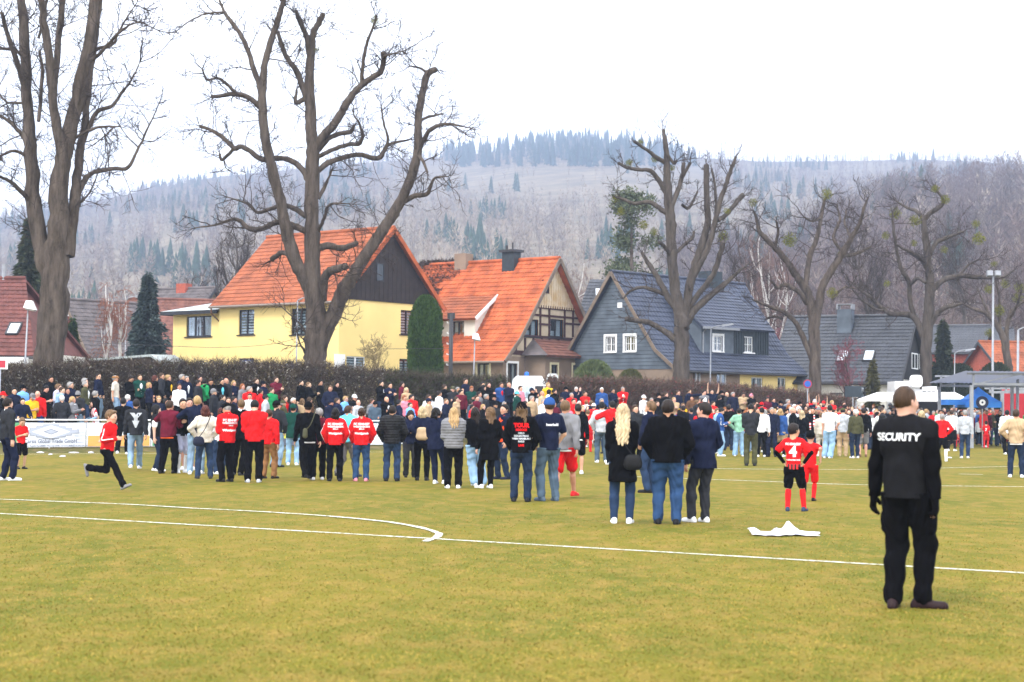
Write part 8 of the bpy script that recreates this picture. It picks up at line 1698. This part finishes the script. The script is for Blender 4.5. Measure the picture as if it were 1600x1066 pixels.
# ---- the bank: x, head top, yaw, pose, top, bottom, hair, extras
BANK = """8 613 20 stand jk:k j:dj s:d cap:r|22 606 30 stand jk:n p:k s:k|35 622 15 lean jk:n j:dj s:k|37 602 60 relaxed pf:sb p:k s:d cap:k|51 615 30 phone js:y p:k s:d cap:g|60 611 160 relaxed jk:r j:b z|72 602 40 phone ts:k p:k s:k|80 588 20 relaxed jk:k p:k s:k|93 600 60 stand hd:lav j:j s:lbr
98 605 45 stand hd:lb j:lj s:br|98 618 200 pockets jk:dg p:n s:w|106 606 50 stand jk:n p:k s:d|111 597 60 relaxed jk:n j:dj s:g|115 620 60 clap jk:g p:k b:bl scarf|123 612 150 relaxed jk:dg j:lj s:d beanie:g|134 596 70 stand jk:ol j:j c:g in=w|134 591 60 stand jk:k p:k s:g|150 611 120 relaxed hd:k p:k s:g|154 583 70 pockets sw:n j:lj s:d sg
181 587 70 relaxed ts:cr s:lj s:g flat:tan|195 626 180 stand jk:dg j:j s:d cap:k|201 617 165 stand jk:b p:k s:w|204 587 40 phone hd:k p:k s:d|219 585 20 crossed jk:dgn p:k s:br in=w|234 598 70 crossed jk:n p:k v:bl|243 587 80 stand jk:k p:k b:rd|253 583 75 stand jk:dg p:k s:br|264 586 60 stand jk:k p:k s:bl in=y|281 600 15 stand hd:w p:k s:br
285 585 50 relaxed jk:n p:k s:g|292 588 40 stand jk:n p:k s:g in=w|313 587 50 stand jk:k p:k s:d|311 594 60 stand sw:dg p:k s:d|320 592 120 stand jk:gn p:k s:d|329 591 30 phone jk:k p:k s:d|335 608 80 relaxed jk:dg j:dj s:g cap:g|347 592 20 stand jk:k p:k s:k in=c|354 591 40 stand jk:dg p:k z|366 595 20 crossed jk:n p:k b:bl
379 600 50 stand jk:g p:k l:gi|391 604 30 stand jk:r p:k s:g|390 615 20 stand ts:w p:k s:d|401 591 40 relaxed jk:k p:k q:br in=w|413 596 50 stand jk:n p:k s:d cap:k|248 619 30 stand ts:n j:lj s:bl sg|260 623 70 stand ts:k p:k l:k|349 617 60 relaxed jk:dg j:j s:d|358 621 10 stand jk:k p:k s:br|367 620 70 stand jk:n p:k s:d
408 608 60 stand jk:r p:k s:k|416 617 80 relaxed jk:lg j:j s:k cap:dg|425 606 30 stand jk:gn p:k s:br|432 589 40 clap jk:m p:k q:br|446 618 60 stand ts:r j:j s:br|444 627 80 clap jk:ol p:k s:g cap:ol|459 622 70 stand jk:n p:k s:w|471 594 60 stand jk:k p:k c:d|483 597 70 clap jk:k p:k c:lbr|501 594 75 pockets sw:k p:k s:k
517 603 10 stand jk:n j:dj s:lbr|527 597 20 stand jk:k p:k l:k|475 623 180 stand jk:be p:k b:lbr|485 621 70 stand jk:br p:k b:br|518 625 30 stand jk:n p:k s:d cap:n|528 622 60 clap jk:n p:k s:br|541 619 40 clap sw:sb j:j s:bl sg|555 617 30 stand jk:k p:k s:d cap:w|561 625 50 stand hd:lg p:k z|583 623 60 stand jk:g p:k s:br
586 628 20 stand jk:gj j:j s:k cap:k|605 620 40 crossed jk:k p:k z in=w|596 595 60 clap jk:k j:dj s:k in=w|610 598 30 clap jk:n j:dj s:k|629 597 60 stand jk:m j:dj b:d|636 606 30 stand jk:be p:k b:pb|633 618 50 stand hd:pk p:k s:gi|644 617 30 stand jk:r p:k s:d|624 625 100 stand jk:n p:k s:k|642 629 60 stand jk:sb p:k s:br
672 617 30 stand jk:w p:k s:br|671 623 80 stand hd:be p:k s:d cap:n|687 611 70 stand sw:w p:k s:d|695 601 60 stand jk:k p:k s:br|698 623 70 stand jk:n p:k c:lbr|708 604 30 crossed jk:dg p:k s:g cap:ol|716 605 40 stand jk:g p:k s:g|721 609 20 stand hd:m p:k s:k|714 620 60 stand jk:be p:k l:br|728 591 60 pockets vs:n p:k s:br
737 603 15 phone sw:dgn p:k s:gi|755 597 50 stand jk:k p:k s:d|764 598 30 clap jk:k p:k c:br|757 602 60 stand jk:k p:k l:k|750 612 60 stand jk:g p:k s:d|746 618 50 stand sw:m p:k s:br|761 616 70 stand jk:dg p:k s:g|774 617 20 stand jk:k p:k s:d cap:k|784 598 10 stand jk:b p:k s:br in=r|796 598 40 clap jk:n p:k z|736 625 90 stand jk:gj p:k s:d
739 634 60 stand ts:r p:k s:k|756 632 60 stand jk:k p:k b:bl|775 629 50 stand jk:dg p:k s:k cap:k|789 628 40 stand jk:n p:k s:g|814 603 60 stand sw:pk p:k s:br|809 612 50 stand jk:dgn p:k s:d cap:c|832 607 60 face jk:k p:k s:k cap:n|833 619 40 stand jk:be p:k s:g|848 611 60 stand jk:be p:k z|857 598 30 stand jk:y p:k s:bl
859 609 60 stand jk:w p:k l:k|867 608 50 stand jk:k p:k s:k|878 621 60 stand jk:dg p:k s:br|885 605 20 stand jk:n p:k s:d cap:k|901 605 10 face jk:n p:k s:w|894 614 20 clap jk:r p:k c:g|897 623 40 stand sw:r p:k s:br|915 612 30 clap hd:r p:k c:br|906 627 20 stand ts:r p:k s:w|917 625 160 stand jk:w p:k s:gi
925 626 170 stand jk:n p:k s:lbr|930 631 175 stand js:r s:r s:d cap:w|941 606 10 stand jk:b j:b s:w|941 623 40 stand jk:k p:k s:g|958 607 40 clap jk:n p:k s:d sg|974 605 0 clap jk:r p:k s:g in=w|867 628 30 stand jk:m p:k s:br|850 624 60 stand jk:w p:k c:g|822 627 30 stand jk:dg p:k b:br|890 634 40 stand jk:pk p:k b:d
1006 618 50 stand jk:w p:k s:k cap:w|1031 615 40 stand jk:k p:k s:k cap:k|1042 613 50 stand jk:k p:k s:br in=w|1054 621 20 clap jk:be p:k s:bl|1060 610 40 relaxed sw:n p:k s:br|1077 608 60 point jk:n j:dj s:br|1101 610 20 stand vs:g p:k s:d in=w|1113 606 20 cheer jk:n p:k s:d|1128 611 40 stand jk:k p:k s:k cap:k|1136 613 60 stand jk:dg p:k z
1147 613 30 stand jk:n p:k s:g|1125 618 150 stand jk:k p:k s:d|1162 613 20 phone jk:be p:k s:br|1175 616 30 clap jk:k p:k s:k pom:pk|1018 622 50 stand jk:br p:k s:g|1028 627 20 stand jk:k p:k s:br|1090 625 60 stand jk:dg p:k s:lbr|1102 624 20 stand jk:w p:k s:w cap:w|1067 630 40 stand hd:y p:k s:lbr|1116 627 40 stand jk:r p:k s:d|1140 632 20 stand sw:m p:k s:br
1200 621 30 stand jk:m p:k s:k|1209 622 40 clap jk:n p:k s:br|1222 627 20 stand jk:n p:k s:d cap:k|1232 624 30 stand vs:g p:k s:g in=w|1251 628 60 stand jk:k p:k s:k cap:k|1262 629 30 stand jk:dg p:k s:d|1191 629 150 clap hd:r p:k s:d cap:r|1283 629 20 cheer sw:r p:k s:d|1180 630 40 stand jk:m p:k l:br|1296 630 20 stand jk:r p:k s:br|1242 632 40 face jk:k p:k s:w|1272 624 0 cheer jk:r p:k s:k"""
nb = 0
for tk in BANK.replace('\n', '|').split('|'):
    q = tk.split(); px, hd_, yaw, pose = float(q[0]), float(q[1]), float(q[2]), q[3]; pose = random.choice(['relaxed', 'slouch', 'slouchr', 'look', 'pockets', 'stand']) if pose == 'stand' else pose; t, tc = parse(q[4], 'k'); b, bc = parse(q[5], 'k'); hr, hc = parse(q[6], 'br'); rest = q[7:]
    fem = hr in 'lvbut'; h = random.uniform(1.62, 1.72) if fem else random.uniform(1.74, 1.86); ht = None; htc = 'k'; ex = []; sg = False; inn = None
    for e in rest:
        if e == 'scarf': ex.append(e)
        elif e == 'sg': sg = True
        elif e.startswith('in='): inn = e[3:]
        else: ht, htc = parse(e, 'k')
    best = None; Yb = bl_pt(px).y
    for k in range(52):
        Y = Yb+.75+k*.115; X = (px-800)/F*Y; zt = P(px, hd_, Y).z; zz = float(bank(X, Y)); er = abs(zz+h-zt)-.004*k*0
        if best is None or er < best[0]: best = (er, X, Y, zz, zt-zz)
    er, X, Y, zz, hh = best; H = min(max(hh, h*.93), h*1.06); 
    if 'cheer' in pose: H = h
    person(X, Y, zz, H, yaw-math.degrees(math.atan2(X, Y))+random.uniform(-8, 8), pose, TOPS[t], tc, BOTS[b], bc, HAIRS[hr], hc, ht, htc, fem, False, random.choice('kwgk'), .019, random.choice((1, 1, 1.1)) if not fem else 1, GB, tuple(ex), None, None, sg)
    if inn:   # open jacket showing the shirt front
        r_ = PEOPLE[-1][0]; J = skel(pose, False, fem); g = SDF((-.2, -.4, .8), (.2, 0, 1.6), .014)
        me = cached(('front', pose, fem), lambda: (lambda vq: newmesh('shirt_front', vq[0], vq[1], OM['cloth']))((lambda g: (g.cap(J['pel']+J['up']*.02+np.array([0, -.045, 0]), J['chs']+np.array([0, -.055, 0]), .10, .11, .05, (.62, 1, 1)), g.cap(J['chs']+np.array([0, -.05, 0]), J['nck']+np.array([0, -.02, -.01]), .11, .05, .05, (.62, 1, 1)), g.mesh())[2])(SDF(bbox(J)[0], bbox(J)[1], .014))))
        add_child('shirt_front', me, r_, PAL[inn][1])
    nb += 1
# ---- the dense far crowd: standing on the pitch edge and the low bank at right
spots = [(p[1]['x'], p[1]['y']) for p in PEOPLE]; FT = ['k']*9+['r']*9+['n']*4+['dg']*4+['g']*3+['w']*4+['lg']*2+['m']*2+['b']*2+['be', 'br', 'gn', 'y', 'lb', 'ol']; FH = ['k', 'd', 'd', 'br', 'br', 'lbr', 'bl', 'g', 'w', 'gi']
def crowd_person(X, Y, zz, stand_):
    fem = random.random() < .28; kid = False; hr = random.choice(['long', 'bob', 'pony', 'long', 'bun']) if fem else random.choice(['short', 'short', 'crop', 'short', 'curly', 'bald'])
    pose = random.choice(['stand', 'relaxed', 'slouch', 'slouchr', 'pockets', 'clap', 'crossed', 'look', 'lookr', 'phone', 'face', 'hips']); top = random.choice(['jacket', 'jacket', 'hoodie', 'sweater', 'tshirt', 'puffer']); tc = random.choice(FT); hat = random.choice([None]*5+['cap', 'capb', 'beanie']); yaw = random.choice([random.uniform(-60, 80), random.uniform(130, 230)]) if stand_ == 'pitch' else random.uniform(-40, 80)
    person(X, Y, zz, random.uniform(1.60, 1.72) if fem else random.uniform(1.70, 1.86), yaw, pose, top, tc, random.choice(['jeans', 'trousers', 'trousers']), random.choice(['k', 'j', 'dj', 'lj', 'k', 'dg']), hr, random.choice(FH), hat, random.choice(['k', 'r', 'w', 'n', 'g']), fem, kid, random.choice('kwwg'), .019, 1.0 if fem else random.choice((1, 1, 1.1)), 'crowd gathered at the far right of the pitch' if stand_ == 'pitch' else GB, ('scarf',) if random.random() < .14 else ())
want = 300-len(PEOPLE); n = 0; tries = 0
while n < want and tries < 20000:
    tries += 1; onp = n < want*.60; px = random.triangular(850, 1640, 1330) if onp else random.triangular(1215, 1640, 1430)
    Yb = bl_pt(px).y
    Y = random.uniform(max(64, Yb-26), Yb-.6) if onp else random.uniform(Yb+.7, Yb+5.5)
    X = (px-800)/F*Y
    if any((X-a)**2+(Y-b)**2 < .40 for a, b in spots): continue
    if onp and px > 1400 and Y < 72: continue
    spots.append((X, Y)); crowd_person(X, Y, 0 if onp else float(bank(X, Y)), 'pitch' if onp else 'bank'); n += 1
# everybody farther back, merged: too many to single out
mass = []
def merge_crowd(k):
    V, Fq, C_, nn = [], [], [], 0
    for i in range(k):
        for _ in range(60):
            px = random.triangular(960, 1660, 1420); Yb = bl_pt(px).y; Y = random.choice([random.uniform(Yb-9, Yb-.5), random.uniform(Yb+.7, Yb+6)]); X = (px-800)/F*Y
            if all((X-a)**2+(Y-b)**2 > .30 for a, b in spots): break
        spots.append((X, Y)); zz = 0 if Y < Yb else float(bank(X, Y)); s = random.uniform(.90, 1.03); a = random.uniform(-1.2, 1.4); ca, sa = math.cos(a)*s, math.sin(a)*s; pose = random.choice(['stand', 'relaxed', 'pockets', 'clap']); J = skel(pose)
        for me, c in ((body_mesh(pose, False, False, .019), random.choice(SKIN)), (top_mesh('jacket', pose, False, False, .019), PAL[random.choice(FT)][1]), (bottom_mesh('trousers', pose, False, False, .019), PAL[random.choice(['k', 'dj', 'j'])][1]), (hair_mesh(random.choice(['short', 'crop', 'bob'])), HAIRC[random.choice(FH)][1])):
            v, q = cached(('np', me.name), lambda: (np.array([x.co[:] for x in me.vertices]), np.array([list(p.vertices) for p in me.polygons])))
            if me.name.startswith('hair'): v = (v*J['hk'])@J['HR'].T+J['HO']
            w_ = np.stack([v[:, 0]*ca-v[:, 1]*sa+X, v[:, 0]*sa+v[:, 1]*ca+Y, v[:, 2]*s+zz], 1); V.append(w_); Fq.append(q+nn); nn += len(w_); C_.append(np.tile(np.array(c), (len(w_), 1)))
    return mkmesh('crowd', np.concatenate(V), np.concatenate(Fq), mat_tint('crowd_cloth', .9, .1, .1, 4), None, True, col=np.concatenate(C_))
tag(merge_crowd(130), kind='stuff')
# ---- labels
ZN = [(-99, 55, 'near the left street lamp'), (55, 125, 'in front of the double trunk'), (125, 200, 'right of the double trunk'), (200, 265, 'left below the yellow annex'), (265, 350, 'below the yellow annex window'), (350, 440, 'below the yellow house'), (440, 540, 'by the big lime trunk'), (540, 640, 'below the dark boarded gable'), (640, 700, 'below the thuja'), (700, 790, 'below the timbered house'), (790, 870, 'by the white van'), (870, 960, 'right of the white van'), (960, 1040, 'below the slate gable'), (1040, 1110, 'by the knobbly tree'), (1110, 1165, 'below the slate dormer'), (1165, 1255, 'below the yellow wall'), (1255, 1330, 'by the mistletoe tree'), (1330, 1400, 'left of the food stall'), (1400, 1500, 'before the white awning'), (1500, 1700, 'by the blue tent')]
PH = dict(clap='clapping', crossed='arms folded', phone='hands together in front', cheer='arms raised', hips='hands on hips', face='hand at the face', point='arm stretched out', pockets='hands in pockets', lean='leaning forward', walk='walking')
HN = dict(short='', crop='close-cropped ', long='long-haired ', vlong='long-haired ', bob='', bun='', pony='ponytailed ', curly='curly ', bald='bald ')
labs = {}
for o, d in PEOPLE:
    if d['label']: o['label'] = d['label']; continue
    px = 800+F*d['x']/d['y']; zn = next((z for a, b, z in ZN if a <= px < b), 'at the far right'); col = HAIRC[d['hc']][0]
    who = ('bald man' if d['hair'] == 'bald' and not d['hat'] else f"{HN[d['hair']]}{'woman' if d['fem'] else 'man'}") if not d['fem'] or d['hair'] not in ('bob', 'bun') else f"{'bob' if d['hair'] == 'bob' else 'bun'}-haired woman"
    hat = f" and {PAL[d['hatc']][0]} {dict(cap='cap', capb='cap', flat='flat cap', pom='bobble hat').get(d['hat'], 'beanie')}" if d['hat'] else ''
    gn = {'tshirt': 'tee', 'puffer': 'quilted jacket'}.get(d['top'], d['top']); ph = PH.get(d['pose'], '')
    if 'scarf' in d['extra']: hat += ' and striped scarf'
    l = f"{who} in {PAL[d['tc']][0]} {gn}{hat}{', '+ph if ph else ''}, {zn}"
    if len(l.replace('-', ' ').split()) > 13: l = f"{who} in {PAL[d['tc']][0]} {gn}{hat}, {zn}"
    labs.setdefault(l, []).append((px, o, d))
ORD = ['leftmost', 'second from left', 'third from left', 'fourth from left', 'fifth from left', 'sixth from left']
final = {}
for l, L in labs.items():
    if len(L) == 1: L[0][1]['label'] = l; continue
    hs = [HAIRC[d['hc']][0] for _, _, d in L]
    if len(set(hs)) == len(hs) and not any(d['hat'] or d['hair'] == 'bald' for _, _, d in L):
        for (_, o, d), h in zip(L, hs): o['label'] = f"{h.replace(' ', '-')}-haired " + l if not l.startswith(('bob', 'bun', 'long')) else l.replace(' in ', f' with {h} hair in ', 1)
    else:
        for i, (_, o, d) in enumerate(sorted(L, key=lambda q: q[0])): o['label'] = (ORD[i] if i < len(ORD) else 'rightmost')+' '+l
# ================================================================ HAZE (real air)
hm = bpy.data.materials.new('haze_air'); hm.use_nodes = True; t = hm.node_tree; t.nodes.clear()
ho = t.nodes.new('ShaderNodeOutputMaterial'); pv_ = t.nodes.new('ShaderNodeVolumePrincipled'); pv_.inputs['Color'].default_value = (.365, .445, .615, 1)
pv_.inputs['Density'].default_value = 0.00060; pv_.inputs['Anisotropy'].default_value = 0.0; t.links.new(pv_.outputs[0], ho.inputs['Volume'])
m = MB(); m.box(-1900, 2100, -160, 2420, -3, 420); hz = m.build('haze', hm); hz['kind'] = 'stuff'
